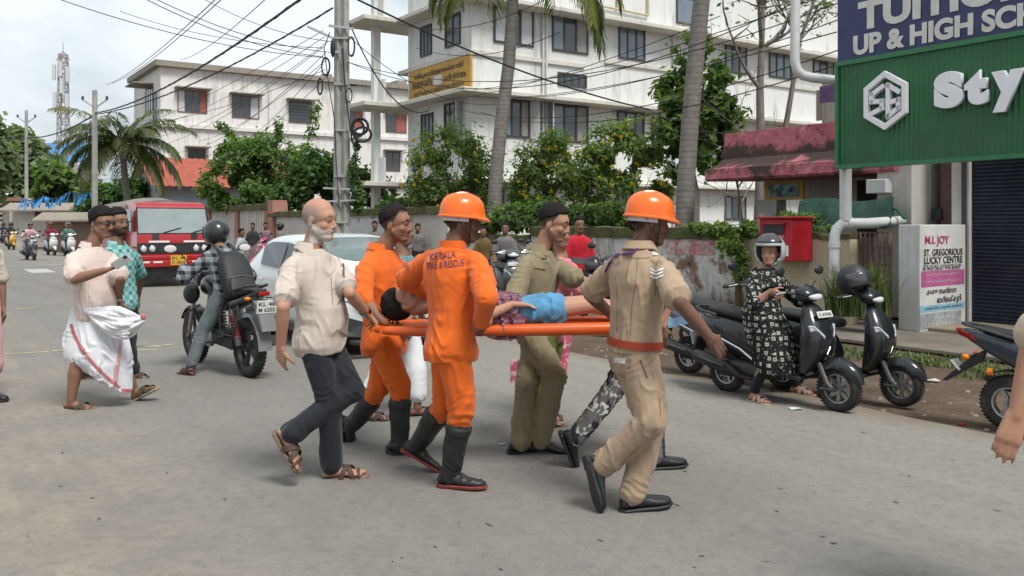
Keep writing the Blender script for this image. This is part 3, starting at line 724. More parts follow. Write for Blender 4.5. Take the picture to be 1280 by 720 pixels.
# ---- pink sunshade building (next to the shop)
pb = empty('pink_sunshade_building', S(7.6, 14.2), label='old low building with flaking pink-red concrete sunshade', cat='building')
b = MB(); street_box(b, 7.5, 11.1, 14.6, 20, 0, 3.0); b.build('wall', M['column'], pb, world=True)
b = MB(); street_box(b, 7.5, 10.9, 14.9, 20, 3.0, 4.35); b.build('upper_wall', M['grey'], pb, world=True)
pk, t = newmat('flaking_pink_paint'); w_ = t.wpos()
z_ = t.n('ShaderNodeSeparateXYZ', {0: w_}).outputs[2]
c_ = t.ramp(t.noise(w_, 4, 6, .7), [(0.3, (0.30, 0.08, 0.10)), (0.55, (0.42, 0.14, 0.165)), (0.75, (0.50, 0.30, 0.30))])
band = t.ramp(t.math('ADD', z_, t.math('MULTIPLY', t.math('SUBTRACT', t.noise(w_, 2.2, 6, .7), .5), .55)), [(0.0, 0.0), (0.3, 0.0)])
blk = t.noise(w_, 1.9, 8, 0.75)
mold = t.ramp(t.math('SUBTRACT', blk, t.math('MULTIPLY', t.math('ABSOLUTE', t.math('SUBTRACT', z_, 2.76)), 0.5)), [(0.33, 0.0), (0.43, 0.95)])
c_ = t.mix(mold, c_, (0.045, 0.040, 0.034))
c_ = t.mix(t.ramp(t.noise(w_, 9, 5, .7), [(0.64, 0.0), (0.68, 0.9)]), c_, (0.05, 0.03, 0.03))
t.out(c_, 0.85, 0, t.bump(t.noise(w_, 12, 5), 0.5, 0.02), 0.2)
prof = ((14.6, 2.42), (12.55, 2.36), (12.5, 2.40), (12.52, 2.58), (12.78, 2.66), (13.0, 2.80), (13.05, 3.30), (13.2, 3.32), (13.22, 3.0), (14.6, 3.0))
b = MB(); rows = []
for i in range(30):
    f = i / 29; u = 11.75 - (11.75 - 7.86) * f; j = 0.004 * math.sin(u * 9) + .004 * math.sin(u * 23)
    rows.append([S(u, n + j * (1 if n < 13 else 0), z + j) for n, z in prof])
b.loft(rows); b.build('sunshade', pk, pb, world=True)
b = MB()
for u in (11.2, 7.95): street_box(b, u - .15, u + .15, 13.7, 14.0, 0, 2.42)
b.build('porch_pillar', M['column'], pb, world=True)
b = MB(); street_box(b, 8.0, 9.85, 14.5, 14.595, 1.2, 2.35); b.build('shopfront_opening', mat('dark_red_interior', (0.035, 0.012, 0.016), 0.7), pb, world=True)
a0, a1 = un(957, 13.6), un(1005, 13.6)
b = MB(); street_box(b, a1, a0, 13.58, 13.62, at_n(980, 250, 13.6).z, at_n(980, 226, 13.6).z); bd = b.build('poster_board', M['yellowp'], pb, world=True)
ph, t = newmat('teal_photo_print'); w_ = t.wpos(); t.out(t.ramp(t.noise(w_, 9, 5, .7), [(0.4, (0.02, 0.035, 0.04)), (0.52, (0.08, 0.22, 0.24)), (0.62, (0.45, 0.5, 0.5))]), .5)
b = MB(); street_box(b, a1 + .1, a0 - .1, 13.565, 13.578, at_n(980, 246, 13.6).z, at_n(980, 230, 13.6).z); b.build('print', ph, bd, world=True)
b = MB(); street_box(b, a0 - .5, a0 - .05, 13.3, 13.32, 1.75, 2.0); b.build('meter_panel', M['grey'], pb, world=True)
b = MB(); street_box(b, 10.85, 11.0, 14.85, 14.898, 3.6, 4.2); b.build('crack', M['ledge'], pb, world=True)
# purple sign by the grey upper wall
b = MB(); a = P(1037, 117, 14.2); b.obox(a, U, Z, N, .16, .13, .04); tag(b.build('small_sign', mat('purple_sign', (0.12, 0.06, 0.16), .5, .4, 9)), 'small purple sign hung beside the green fascia', 'sign')

# ---- shop with shutter
shp = empty('corner_shop', S(3, 13), label='shop with closed dark blue roller shutter and white columns', cat='shop')
b = MB(); street_box(b, -6, 7.45, 13.1, 18, 0, 6.5); b.build('wall', M['maroon'], shp, world=True)
for ua, ub, na, nb_ in ((un(1140, 12.6), un(1096, 12.6), 12.6, 13.6), (un(1212, 12.9), un(1189, 12.9), 12.9, 13.05)):
    b = MB(); street_box(b, ua, ub, na, nb_, 0.1, 3.4); b.build('column', M['column'], shp, world=True, bevel=0.01)
us = un(1212, 12.98)
shut = mat('navy_shutter', (0.030, 0.037, 0.060), 0.42, 0.2, 5, metal=0.3, dirt=(0.07, 0.065, 0.06), damt=0.35)
b = MB(); rows = []; k = 46; z = 0.115
prof = []
for i in range(k):
    for f, d in ((0.0, 0.0), (0.25, 0.022), (0.6, 0.022), (0.86, 0.0)): prof.append((z + (i + f) * 0.056, d))
for uu in (us, -3.0): rows.append([S(uu, 12.98 - d, zz) for zz, d in prof] + [S(uu, 13.03, prof[-1][0]), S(uu, 13.03, 0.115)])
b.loft(rows); so = b.build('roller_shutter', shut, shp, world=True)
b = MB(); street_box(b, us, us + .07, 12.88, 13.02, 0.11, 3.2); b.build('shutter_rail', M['frame'], shp, world=True)
b = MB(); b.obox(at_n(1100, 233, 12.55) + V((0, 0, 0)), U, Z, N, .17, .11, .12); b.build('meter_box', M['wshut'], shp, world=True, bevel=.01)
b = MB(); b.obox(at_n(1172, 268, 13.08), U, Z, N, .07, .09, .03); b.build('switch_box', M['bars'], shp, world=True)
b = MB(); b.tube([at_n(1156 + (k_ % 3) * 2.5, 205 + k_ * 9, 13.085) for k_ in range(8)], 0.008, 5); b.build('conduit', M['bars'], shp, world=True)

# ---- fascia signs on the shop
sg = empty('green_fascia_sign', S(2.4, 11.0, 2.36), label='green ribbed fascia sign with white hexagon emblem and raised white letters', cat='sign')
uL = un(1047, 11.0); uR = -2.5; z0, z1 = 2.36, 3.84
b = MB(); rows = []
k = int((uL - uR) / 0.035); top = []; bot = []
for i in range(k + 1):
    u = uL - (uL - uR) * i / k; d = 0.0 if i % 2 else 0.014
    rows.append([S(u, 11.0 - d, z0), S(u, 11.0 - d, z1), S(u, 11.12, z1), S(u, 11.12, z0)])
b.loft(rows); gp = b.build('ribbed_panel', mat('sign_green', (0.022, 0.118, 0.044), 0.5, 0.14, 2, dirt=(.05, .10, .055), dscale=1.5, damt=.55), sg, world=True)
b = MB(); gm_ = mat('sign_green_trim', (0.03, 0.16, 0.065), 0.4)
for a_, c_ in ((z0 - .02, z0 + .035), (z1 - .035, z1 + .03)): street_box(b, uR, uL + .012, 10.955, 11.13, a_, c_)
street_box(b, uL - .03, uL + .015, 10.956, 11.131, z0 + .036, z1 - .036); b.build('trim', gm_, sg, world=True)
wl = mat('white_acrylic', (0.76, 0.76, 0.80), 0.4, 0.05)
dk = mat('letter_return', (0.40, 0.40, 0.45), 0.5)
def on_sign(px, py): return at_n(px, py, 10.98)
cS = on_sign(1109, 126)
# hexagon emblem
def hexpts(r, c, n_off):
    return [c - N * n_off - U * (math.cos(R(90 + 60 * i)) * r * 0.98) + Z * (math.sin(R(90 + 60 * i)) * r * 1.08) for i in range(6)]
b = MB(); r_o = 0.375
ro, ri = hexpts(r_o, cS, .07), hexpts(r_o - .085, cS, .07); ro0, ri0 = hexpts(r_o, cS, .0), hexpts(r_o - .085, cS, .0)
vs_ = ro + ri + ro0 + ri0; fs = []
for i in range(6):
    j = (i + 1) % 6; fs += [(i, j, 6 + j, 6 + i), (12 + j, 12 + i, 18 + i, 18 + j), (i, 12 + i, 12 + j, j), (6 + j, 18 + j, 18 + i, 6 + i)]
b.add(vs_, fs); emb = b.build('emblem', wl, sg, world=True, bevel=.006)
def strokes(pl, wd=0.062, name='emblem_letter'):
    b = MB()
    for (x0, y0), (x1, y1) in zip(pl[:-1], pl[1:]):
        A_ = cS - U * x0 + Z * y0 - N * .035; B_ = cS - U * x1 + Z * y1 - N * .035; d = (B_ - A_).normalized()
        b.obox((A_ + B_) / 2, d, N, d.cross(N), (B_ - A_).length / 2 + wd / 2 - .001, .035, wd / 2)
    b.build(name, wl, emb, world=True)
strokes([(-.04, .19), (-.20, .10), (-.20, .0), (-.04, .0), (-.04, -.10), (-.20, -.16)])
strokes([(.20, .10), (.05, .20), (.05, -.22), (.20, -.12), (.20, -.01), (.11, -.03)])
for ch, pxa, pxb, pya, pyb in (('S', 1171, 1208, 90, 136), ('t', 1209, 1239, 88, 132), ('y', 1243, 1284, 88, 140), ('l', 1288, 1301, 78, 124), ('e', 1305, 1345, 86, 124)):
    u_a, u_b = un(pxa, 10.98), un(pxb, 10.98); zt, zb_ = on_sign(pxa, pya).z, on_sign(pxb, pyb).z
    uc = (u_a + u_b) / 2
    zt = on_sign((pxa + pxb) / 2, pya).z; zb_ = on_sign((pxa + pxb) / 2, pyb).z
    place_text('letter', ch, wl, sg, S(uc, 10.93, (zt + zb_) / 2), -U, Z, u_a - u_b, zt - zb_, size=1.0, offset=0.075, extrude=0.02, bevel=0.012, res=8)
nb2 = mat('navy_board', (0.035, 0.042, 0.115), 0.45, 0.25, 1.5)
ns = empty('tuition_sign', S(2.4, 11.0, 3.9), label='navy blue tuition banner with big pale capitals above the green fascia', cat='sign')
b = MB(); street_box(b, uR, uL, 11.0, 11.1, z1 + .034, 5.35); b.build('panel', nb2, ns, world=True)
pl_ = mat('pale_lettering', (0.58, 0.57, 0.54), 0.5)
def sign_words(tx, px0, px1, py_top0, py_bot0, py_top1, py_bot1):
    ua, ub = un(px0, 10.98), un(px1, 10.98)
    pc = (px0 + px1) / 2
    zt = on_sign(px0, py_top0).z; zb_ = on_sign(px0, py_bot0).z
    place_text('lettering', tx, pl_, ns, S((ua + ub) / 2, 10.99, (zt + zb_) / 2), -U, Z, ua - ub, zt - zb_, size=1, offset=0.045, extrude=0.004)
sign_words('UP & HIGH SCHOOL', 1066, 1390, 45, 70, 0, 0)
sign_words('TUITION', 1072, 1297, 3, 39, 0, 0)

# ---- pipes in front of the shop
b = MB(); pA = P(1057, 212, 12.75); pB = P(1055, 270, 12.75)
b.cyl(V((pA.x, pA.y, 2.37)), V((pA.x, pA.y, 1.6)), 0.085, 12); tag(b.build('sign_post', M['pvc'], smooth=True), 'grey-white pipe post under the green fascia corner', 'post')
q = V((pA.x, pA.y, 1.56)); qe = S(6.3, 12.2, 1.56); cl = q - N * .0 + (-V((1, 0, 0))) * .14
b = MB(); b.tube([at_n(1127, 276, 12.45), q + V((.3, .0, .0)), q + V((0.02, -.0, 0)), q + V((-.07, 0, -.02)), q + V((-.13, 0, -.08)), q + V((-.16, 0, -.18)), q + V((-.17, 0, -.8)), V((q.x - .17, q.y, 0.0))], 0.075, 12)
b.lathe(q + V((-.165, 0, -.35)), Z, [(.088, 0), (.088, .07)], 14); b.lathe(q + V((.02, 0, 0)), V((1, 0, 0)), [(.088, 0), (.088, .07)], 14)
tag(b.build('rainwater_pipe', M['pvc'], smooth=True), 'bent grey-white drain pipe standing by the tall grass', 'pipe')
b = MB(); p0 = P(1050, 103, 12.9); b.tube([p0 + V((.2, 0, 0)), P(1015, 97, 13), P(1003, 94, 13), P(996, 87, 13), P(993.5, 76, 13), P(994, 40, 13), P(995, -60, 13)], 0.072, 12)
tag(b.build('rainwater_pipe', M['pvc'], smooth=True), 'grey-white elbow pipe rising above the pink sunshade', 'pipe')

# ---- lucky centre partition
lc = empty('painted_partition', G(1150, 420), label='white partition painted with lottery shop advert in black, pink and blue', cat='partition')
C0 = V((G(1150, 420).x, G(1150, 420).y, 0.05)); D1 = (P(1123, 416, 12.55) - P(1150, 420, C0.y)); D1.z = 0; D2 = P(1207, 412, 12.95) - P(1150, 420, C0.y); D2.z = 0
b = MB(); b.prism([C0, C0 + D2, C0 + D1 + D2, C0 + D1], (0, 0, 1.49)); b.build('panel', m_plaster('advert_white', (0.66, 0.67, 0.65), 0.4, 2.0, green=0.1), lc, world=True, bevel=0.008)
rt = D2.normalized(); nf = rt.cross(Z); W2 = D2.length
def lpos(fx, z, off=0.004): return C0 + rt * (W2 * fx) + V((0, 0, z)) + nf * off
def lstrip(name, f0, f1, za, zb_, mt, off=.003):
    b = MB(); b.quad(lpos(f0, za, off), lpos(f1, za, off), lpos(f1, zb_, off), lpos(f0, zb_, off)); b.build(name, mt, lc, world=True)
lstrip('painted_band', .02, .97, .62, .84, mat('advert_pink', (0.50, 0.12, 0.30), .6, .15))
lstrip('painted_band', .0, .97, .27, .36, mat('advert_sky', (0.26, 0.50, 0.62), .6, .15)); lstrip('painted_band', .0, .9, .03, .25, mat('advert_grey', (0.33, 0.36, 0.37), .7, .35, 9))
mg = mat('advert_magenta', (0.42, 0.06, 0.20), .6)
for tx, fx, z, w, h, mt, of in (('M.I. JOY', .36, 1.26, .52, .15, mg, .03), ('ST. GREGORIOUS', .50, 1.10, .84, .095, M['ink'], .02), ('LUCKY CENTRE', .50, .99, .84, .10, M['ink'], .02), ('BYJU ROAD, KUNNAMKULAM', .48, .90, .82, .06, M['ink'], .0), ('Ph: 9526 536767, 9744 842967', .46, .805 + .06, .82, .05, M['ink'], .01),
                        ('കേരള സംസ്ഥാന', .46, .545, .66, .11, M['ink'], .02), ('ഭാഗ്യക്കുറി', .62, .42, .54, .12, M['ink'], .02), ('ധനലക്ഷ്മി, കാരുണ്യ, അക്ഷയ', .5, .315, .82, .055, mat('advert_blue', (0.03, 0.07, 0.2), .6), .01),
                        ('മൊത്തവിതരണം, ഏജൻസി', .48, .785, .7, .05, M['wshut'], .005), ('ഓൺലൈൻ ടിക്കറ്റ് ലഭിക്കും', .5, .69, .8, .05, M['wshut'], .005), ('NIRMAL', .55, .17, .5, .06, M['wshut'], .01), ('LOTTERY SALES', .5, .08, .8, .05, M['wshut'], .01)):
    place_text('lettering', tx, mt, lc, lpos(fx, z, .006), rt, Z, W2 * w, h, offset=of)

# ---- rusty gate, net over a fence, letter box
gt = empty('rusty_gate', at_n(1090, 380, 11.7), label='rusty iron grille gate between the stained wall and the painted partition', cat='gate')
ua, ub = un(1064, 11.75), un(1112, 11.75)
for i in range(9):
    u = ub + (ua - ub) * i / 8; b = MB(); b.bar(S(u, 11.75, .12), S(u, 11.75, 1.42), .022 if 0 < i < 8 else .05); b.build('bar', M['rust'], gt, world=True)
for z in (.12, .45, .7, .95, 1.2, 1.42):
    b = MB(); b.bar(S(ub, 11.78, z), S(ua, 11.78, z), .02); b.build('rail', M['rust'], gt, world=True)
b = MB(); b.obox(S(un(1076, 12.3), 12.3, .75), U, N, Z, .25, .03, .6); b.build('sheet_panel', mat('pinkish_sheet', (0.33, 0.27, 0.26), .7, .2), gt, world=True)
netm, t = newmat('green_net'); v_ = t.coord('Object')
t.out(t.ramp(t.noise(v_, 7, 6, .7), [(0.3, (0.008, 0.03, 0.022)), (0.7, (0.022, 0.07, 0.05))]), .8)
b = MB(); rows = []; k = 40
for i in range(k + 1):
    f = i / k; px = 997 + (1112 - 997) * f; top = 251 - 3 * math.sin(f * 7) - 4 * f; bt = 283 + 3 * math.sin(f * 9) + 12 * max(0, 1 - f * 4)
    rows.append([at_n(px, top, 12.2) + N * .05, at_n(px, (top * 2 + bt) / 3, 12.1) - N * .03 * math.sin(f * 23), at_n(px, (top + bt * 2) / 3, 12.0) - N * .03 * math.sin(f * 17 + 1), at_n(px, bt, 11.9), at_n(px, bt, 12.0) + N * .1, at_n(px, top, 12.3) + N * .1])
b.loft(rows); tag(b.build('shade_net', netm, smooth=True), 'dark green shade net bundled over the fence under the pink sunshade', 'net')
b = MB(); b.tube([at_n(1112 + i * 2.2, 268 - 7 * math.sin(i * .5) + (i > 6) * (i - 6) * -.5, 12.2) for i in range(10)], 0.02, 6); tag(b.build('green_hose', mat('hose_green', (0.012, 0.10, 0.075), .4)), 'dark green hose looped beside the white column', 'hose')
lb = empty('letter_box', at_n(970, 325, 11.3), label='large red metal letter box fixed on the cream wall', cat='letter box')
rb = mat('post_red', (0.36, 0.012, 0.022), 0.42, 0.12, 4, dirt=(0.12, 0.01, 0.012), damt=0.25)
ua, ub = un(949, 11.05), un(990, 11.05); zt, zb_ = 1.63, 0.98
b = MB(); street_box(b, ub, ua, 11.05, 11.54, zb_, zt); b.build('box', rb, lb, world=True, bevel=.015, seg=2)
b = MB(); street_box(b, ub - .03, ua + .03, 11.0, 11.545, zt + .002, zt + .035); b.build('lid', rb, lb, world=True, bevel=.008)
b = MB(); um_ = (ua + ub) / 2; street_box(b, um_ - .17, um_ + .22, 11.03, 11.045, 1.40, 1.54); b.build('slot', M['bars'], lb, world=True)
b = MB(); street_box(b, um_ - .20, um_ + .25, 10.99, 11.045, 1.545, 1.57); b.build('slot_hood', rb, lb, world=True)
b = MB(); street_box(b, um_ - .25, um_ + .22, 11.04, 11.047, 1.06, 1.22); b.build('notice_plate', wl, lb, world=True)
b = MB(); street_box(b, um_ - .05, um_ + .04, 11.04, 11.047, 1.26, 1.31); b.build('notice_plate', wl, lb, world=True)
place_text('lettering', 'LETTERS', mat('post_lettering', (0.6, 0.35, 0.35), .6), lb, S(um_, 11.04, 1.355), -U, Z, .34, .045, offset=.03)
# ================================================================ PLANTS
def leaves(name, blobs, count, size, material, parent=None, seed=1, thr=-0.12, freq=1.2, aspect=0.5, up=0.85, droop=0.0, shell=0.55):
    """leaf-sized rhombs scattered through uneven clumps; gaps where the noise is low"""
    rs = np.random.RandomState(seed); C = np.array([tuple(c) for c, r in blobs]); RR = np.array([r if isinstance(r, (tuple, list)) else (r, r, r) for c, r in blobs], float)
    vol = RR.prod(1); pr = vol / vol.sum(); n = int(count * 1.9)
    k = rs.choice(len(blobs), n, p=pr); d = rs.normal(size=(n, 3)); d /= np.linalg.norm(d, axis=1)[:, None]
    rad = shell + (1 - shell) * rs.uniform(size=n) ** 0.6; rad = np.where(rs.uniform(size=n) < 0.3, rs.uniform(size=n), rad) * (1 + 0.18 * rs.normal(size=n))
    p = C[k] + d * RR[k] * rad[:, None]
    nzv = vnoise(p * freq) + 0.5 * vnoise(p * freq * 2.3 + 7)
    keep = nzv > thr; p = p[keep][:count]; d = d[keep][:count]; n = len(p)
    nrm = rs.normal(size=(n, 3)) * 0.8 + d * 0.8; nrm[:, 2] += up; nrm /= np.linalg.norm(nrm, axis=1)[:, None]
    t = rs.normal(size=(n, 3)); t[:, 2] -= droop; t -= nrm * (t * nrm).sum(1)[:, None]; t /= np.linalg.norm(t, axis=1)[:, None]
    b = np.cross(nrm, t); s = (size * rs.uniform(0.55, 1.35, n))[:, None]
    vv = np.stack([p - t * s, p + b * s * aspect + nrm * s * .12, p + t * s, p - b * s * aspect + nrm * s * .12], 1).reshape(-1, 3)
    me = bpy.data.meshes.new(name); me.vertices.add(len(vv)); 
    if parent is not None: vv = vv - np.array(wmat(parent).translation)
    me.vertices.foreach_set('co', vv.reshape(-1)); me.loops.add(4 * n); me.loops.foreach_set('vertex_index', np.arange(4 * n)); me.polygons.add(n)
    me.polygons.foreach_set('loop_start', np.arange(n) * 4); me.update(calc_edges=True)
    return link(name, me, material, parent, False)
def limb_tree(b, base, top, r0, r1, nb, spread, rs, blobs=None, wob=0.06):
    L = (top - base).length; pts = []; k = 9
    for i in range(k):
        f = i / (k - 1); pts.append(base.lerp(top, f) + V((rs.normal() * wob * L * .25, rs.normal() * wob * L * .25, 0)) * (1 if 0 < i else 0))
    b.tube(pts, [r0 + (r1 - r0) * (i / (k - 1)) for i in range(k)], 9)
    tips = blobs or [top + V((rs.normal(), rs.normal(), rs.uniform(0, 1))) * spread for _ in range(nb)]
    for tp in tips:
        s = pts[rs.randint(k // 2, k)]; m = s.lerp(tp, .5) + V((0, 0, -.08 * (tp - s).length))
        b.tube([s, m, tp], [r1 * .8, r1 * .5, r1 * .15], 6)
    return pts
def tree(name, base, top_z, blobs, count, leaf, material, label, cat='tree', r0=.15, seed=1, group=None, **k):
    e_ = empty(name, base, label=label, cat=cat, group=group); rs = np.random.RandomState(seed)
    c = sum((V(q[0]) for q in blobs), V()) / len(blobs); b = MB()
    limb_tree(b, V(base), V((c.x, c.y, min(top_z, c.z))), r0, r0 * .45, 0, 1, rs, [V(q[0]) for q in blobs])
    b.build('trunk', M['bark'], e_, world=True, smooth=True)
    leaves('crown', blobs, count, leaf, material, e_, seed, **k)
    return e_
def blob_px(px, py, Y, rx, ry, rd=None):
    s = Y / FPX; return (P(px, py, Y), (rx * s, (rd or (rx + ry) / 2) * s, ry * s))

# dense broad-leaved tree by the pink sunshade
Yd = 23.5
tree('broadleaf_tree', V((P(868, 280, Yd).x, Yd, 0)), 5, [blob_px(868, 70, Yd, 20, 32), blob_px(850, 55, Yd, 14, 20), blob_px(897, 95, Yd, 22, 26), blob_px(850, 120, Yd, 30, 30), blob_px(895, 140, Yd, 34, 34), blob_px(862, 170, Yd, 44, 34), blob_px(905, 175, Yd, 22, 24), blob_px(865, 208, Yd, 34, 22), blob_px(838, 150, Yd, 20, 26)], 9500, 0.125, M['leafmid'], 'dense dark green broad-leaved tree beside the leaning palm trunk', r0=.16, seed=3, thr=0.02, freq=1.6, aspect=.55, up=.8)
# yellow-flowering shrubs behind the wall
def flower_shrub(pxs, Y, label, seed, n, nf, tops):
    blobs = [blob_px(*q[:2], Y + q[4] if len(q) > 4 else Y, *q[2:4]) for q in tops]
    base = V((P(pxs, 280, Y).x, Y, 0)); e_ = tree('flowering_shrub', base, 2.2, blobs, n, 0.085, M['leaflight'], label, 'shrub', .07, seed, 'yellow-flowered shrubs behind the wall', thr=0.0, freq=1.5, aspect=.36, shell=.2)
    rs = np.random.RandomState(seed + 50); fb = []
    for i in range(nf):
        c, r = blobs[rs.randint(len(blobs))]; d = V(rs.normal(size=3)).normalized()
        if d.y > .3: d.y *= -1
        fb.append((V(c) + V((d.x * r[0], d.y * r[1], d.z * r[2])) * rs.uniform(.85, 1.1), 0.07))
    leaves('blossom', fb, nf * 9, 0.042, M['petal'], e_, seed + 9, thr=-9, aspect=.7)
flower_shrub(565, 26, 'feathery yellow-flowered shrub below the yellow board', 11, 9500, 60, [(545, 200, 36, 38), (575, 180, 30, 34), (600, 220, 34, 40), (560, 245, 44, 30), (525, 235, 22, 30)])
flower_shrub(690, 25, 'feathery yellow-flowered shrub right of the bending palm trunk', 12, 8500, 40, [(665, 205, 26, 34), (690, 185, 26, 26), (715, 225, 34, 34), (680, 250, 40, 24), (650, 240, 20, 26)])
flower_shrub(785, 24, 'tall yellow-flowered shrub against the dark broad-leaved tree', 13, 11500, 66, [(760, 190, 34, 38), (795, 180, 34, 34), (815, 215, 30, 36), (770, 235, 46, 30), (740, 215, 26, 40), (830, 245, 22, 26)])
# hedge masses behind the wall
tree('hedge_bush', V((P(700, 280, 23).x, 23, 0)), 1.2, [blob_px(x, 268 + (x % 3) * 3, 22 + (x % 5) * .3, 34, 17) for x in (620, 655, 690, 725, 760, 795)], 6500, 0.09, M['leafmid'], 'low yellow-green hedge just behind the stained wall', 'hedge', .05, 21, thr=-.2, freq=2)
tree('hedge_bush', V((P(520, 280, 28).x, 28, 0)), 1.2, [blob_px(x, 262 + (x % 3) * 4, 27 + (x % 5) * .3, 26, 16) for x in (495, 530, 565, 600)], 3500, 0.10, M['leafdark'], 'dark low hedge under the porch of the white building', 'hedge', .05, 22, thr=-.2, freq=2)
# big bush in front of the old building
Yb = 40
tree('leafy_bush', V((P(300, 280, Yb).x, Yb, 0)), 4, [blob_px(275, 235, Yb, 26, 26), blob_px(300, 205, Yb, 34, 30), blob_px(335, 195, Yb, 34, 26), blob_px(320, 240, Yb, 46, 24), blob_px(285, 190, Yb, 14, 12), blob_px(360, 215, Yb, 34, 30)], 13000, 0.13, M['leafmid'], 'big bright green bush spilling over the pilaster wall', 'bush', .14, 31, thr=-.15, freq=.8)
tree('leafy_bush', V((P(430, 280, 37).x, 37, 0)), 3.5, [blob_px(395, 220, 37, 36, 34), blob_px(425, 235, 37, 30, 30), blob_px(380, 245, 37, 40, 20), blob_px(455, 235, 37, 26, 24), blob_px(478, 245, 37, 18, 22)], 8000, 0.14, M['leafdark'], 'dark green bush behind the utility pole', 'bush', .12, 32, thr=-.15, freq=.9)
# climbing vine sprays
def vine(pts, label, seed):
    e_ = empty('climbing_vine', pts[0], label=label, cat='vine'); b = MB(); b.tube(pts, [.03 - .02 * i / (len(pts) - 1) for i in range(len(pts))], 5); b.build('stem', M['bark'], e_, world=True)
    bl = []
    for p, q in zip(pts[:-1], pts[1:]):
        for f in (0, .33, .66): bl.append((p.lerp(q, f), (.28, .28, .22)))
    leaves('foliage', bl, 90 * len(pts), 0.10, M['leafmid'], e_, seed, thr=-.1, freq=3)
vine([P(*q, 39) for q in ((375, 215), (382, 185), (390, 160), (394, 138), (398, 126))], 'thin climbing vine rising from the dark bush', 41)
vine([P(*q, 39.5) for q in ((335, 200), (347, 175), (350, 158), (349, 148))], 'short leafy shoot above the bright bush', 42)
vine([P(*q, 40.5) for q in ((300, 190), (292, 172), (282, 160), (272, 156))], 'leafy shoot arching left over the bright bush', 43)
# ferns and creeper spilling over the wall end
e_ = empty('wall_creeper', at_n(905, 320, 11.5), label='light green creeper and ferns spilling over the end of the flaking wall', cat='creeper')
Yc = 14.6
leaves('foliage', [blob_px(900, 288, 15.2, 20, 10, 12), blob_px(920, 300, Yc, 17, 20, 10), blob_px(925, 330, Yc, 10, 24, 8), blob_px(880, 284, 15.6, 22, 7, 10), blob_px(938, 288, Yc, 18, 12, 10), blob_px(905, 310, 15, 12, 12, 8)], 3800, 0.05, M['leaflight'], e_, 51, thr=-.1, freq=4, aspect=.4)
leaves('fern', [blob_px(1005, 273, 14.2, 28, 6, 12), blob_px(985, 270, 14.4, 10, 6, 8), blob_px(1030, 285, 13.6, 12, 10, 8)], 900, 0.06, M['leaflight'], e_, 52, thr=-.1, freq=4, aspect=.25)
# far-left trees
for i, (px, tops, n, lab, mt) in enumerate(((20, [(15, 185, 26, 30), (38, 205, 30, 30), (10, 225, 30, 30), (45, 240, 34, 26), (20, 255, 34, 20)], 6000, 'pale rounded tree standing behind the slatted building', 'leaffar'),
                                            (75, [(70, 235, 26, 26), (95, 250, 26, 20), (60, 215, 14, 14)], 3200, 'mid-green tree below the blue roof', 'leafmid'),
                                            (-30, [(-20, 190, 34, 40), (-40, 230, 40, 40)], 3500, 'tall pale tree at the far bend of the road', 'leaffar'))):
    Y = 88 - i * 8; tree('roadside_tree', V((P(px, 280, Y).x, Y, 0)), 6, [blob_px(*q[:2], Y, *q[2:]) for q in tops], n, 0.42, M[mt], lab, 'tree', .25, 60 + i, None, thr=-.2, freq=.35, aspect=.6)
tree('roadside_tree', V((P(140, 280, 58).x, 58, 0)), 3, [blob_px(135, 250, 58, 34, 22), blob_px(165, 245, 58, 20, 24), blob_px(110, 255, 58, 20, 16)], 3500, 0.22, M['leafdark'], 'dark undergrowth below the coconut palm', 'bush', .15, 66, None, thr=-.2, freq=.5)
tree('roadside_tree', V((P(240, 280, 70).x, 70, 0)), 4, [blob_px(256, 214, 66, 10, 12), blob_px(262, 228, 66, 8, 12)], 900, 0.25, M['leafmid'], 'small tree growing over the red sheet roof', 'tree', .15, 67, None, thr=-.2, freq=.5)

# ---- palms
def frond(parent, root, d, L, droop, material, seed, lw=0.045, nl=46, ll=0.75, pet=0.12):
    rs = np.random.RandomState(seed); d = V(d).normalized(); pts = []; p = V(root); dirv = d.copy(); k = 14
    for i in range(k):
        pts.append(p.copy()); p = p + dirv * (L / k); dirv = (dirv + V((0, 0, -droop / k * (0.5 + 1.3 * i / k)))).normalized()
    b = MB(); b.tube(pts, [.035 * (1 - i / k) + .006 for i in range(k)], 5)
    for i in range(nl):
        f = pet + (1 - pet) * i / (nl - 1); x = f * (k - 1); j = min(int(x), k - 2); q = pts[j].lerp(pts[j + 1], x - j); t = (pts[j + 1] - pts[j]).normalized()
        side = t.cross(V((0, 0, 1)));
        if side.length < .05: side = V((1, 0, 0))
        side.normalize(); le = ll * (0.45 + 0.75 * math.sin(math.pi * min(1, f * .85 + .12))) * rs.uniform(.85, 1.1)
        for sg_ in (-1, 1):
            dd = (side * sg_ + t * 0.75 + V((0, 0, rs.uniform(-.25, .25)))).normalized()
            m = q + dd * le * .5 + V((0, 0, -le * .10)); e2 = q + dd * le * .85 + V((0, 0, -le * rs.uniform(.35, .65))); w = V((0, 0, 1)).cross(dd).normalized() * lw * .5
            b.add([q - w * .4, q + w * .4, m + w, m - w, e2 + w * .15, e2 - w * .15], [(0, 1, 2, 3), (3, 2, 4, 5)])
    return b.build('frond', material, parent, world=True, fix=False)
def palm(name, pts, r0, r1, label, fronds, seed=1, **kw):
    e_ = empty(name, (pts[0].x, pts[0].y, 0), label=label, cat='palm tree'); b = MB()
    b.tube(pts, [r0 + (r1 - r0) * i / (len(pts) - 1) for i in range(len(pts))], 14); b.build('trunk', M['palm'], e_, world=True, smooth=True)
    for i, (d, L, dr, mt) in enumerate(fronds): frond(e_, pts[-1] + V((0, 0, .05)), d, L, dr, M[mt], seed + i, **kw)
    return e_
Yp = 23.7
tp = [P(*q, Yp) for q in ((616, 370), (616, 290), (620, 220), (627, 150), (636, 80), (640, 20), (641, -10), (641, -32))]
fr = []
rs = np.random.RandomState(8)
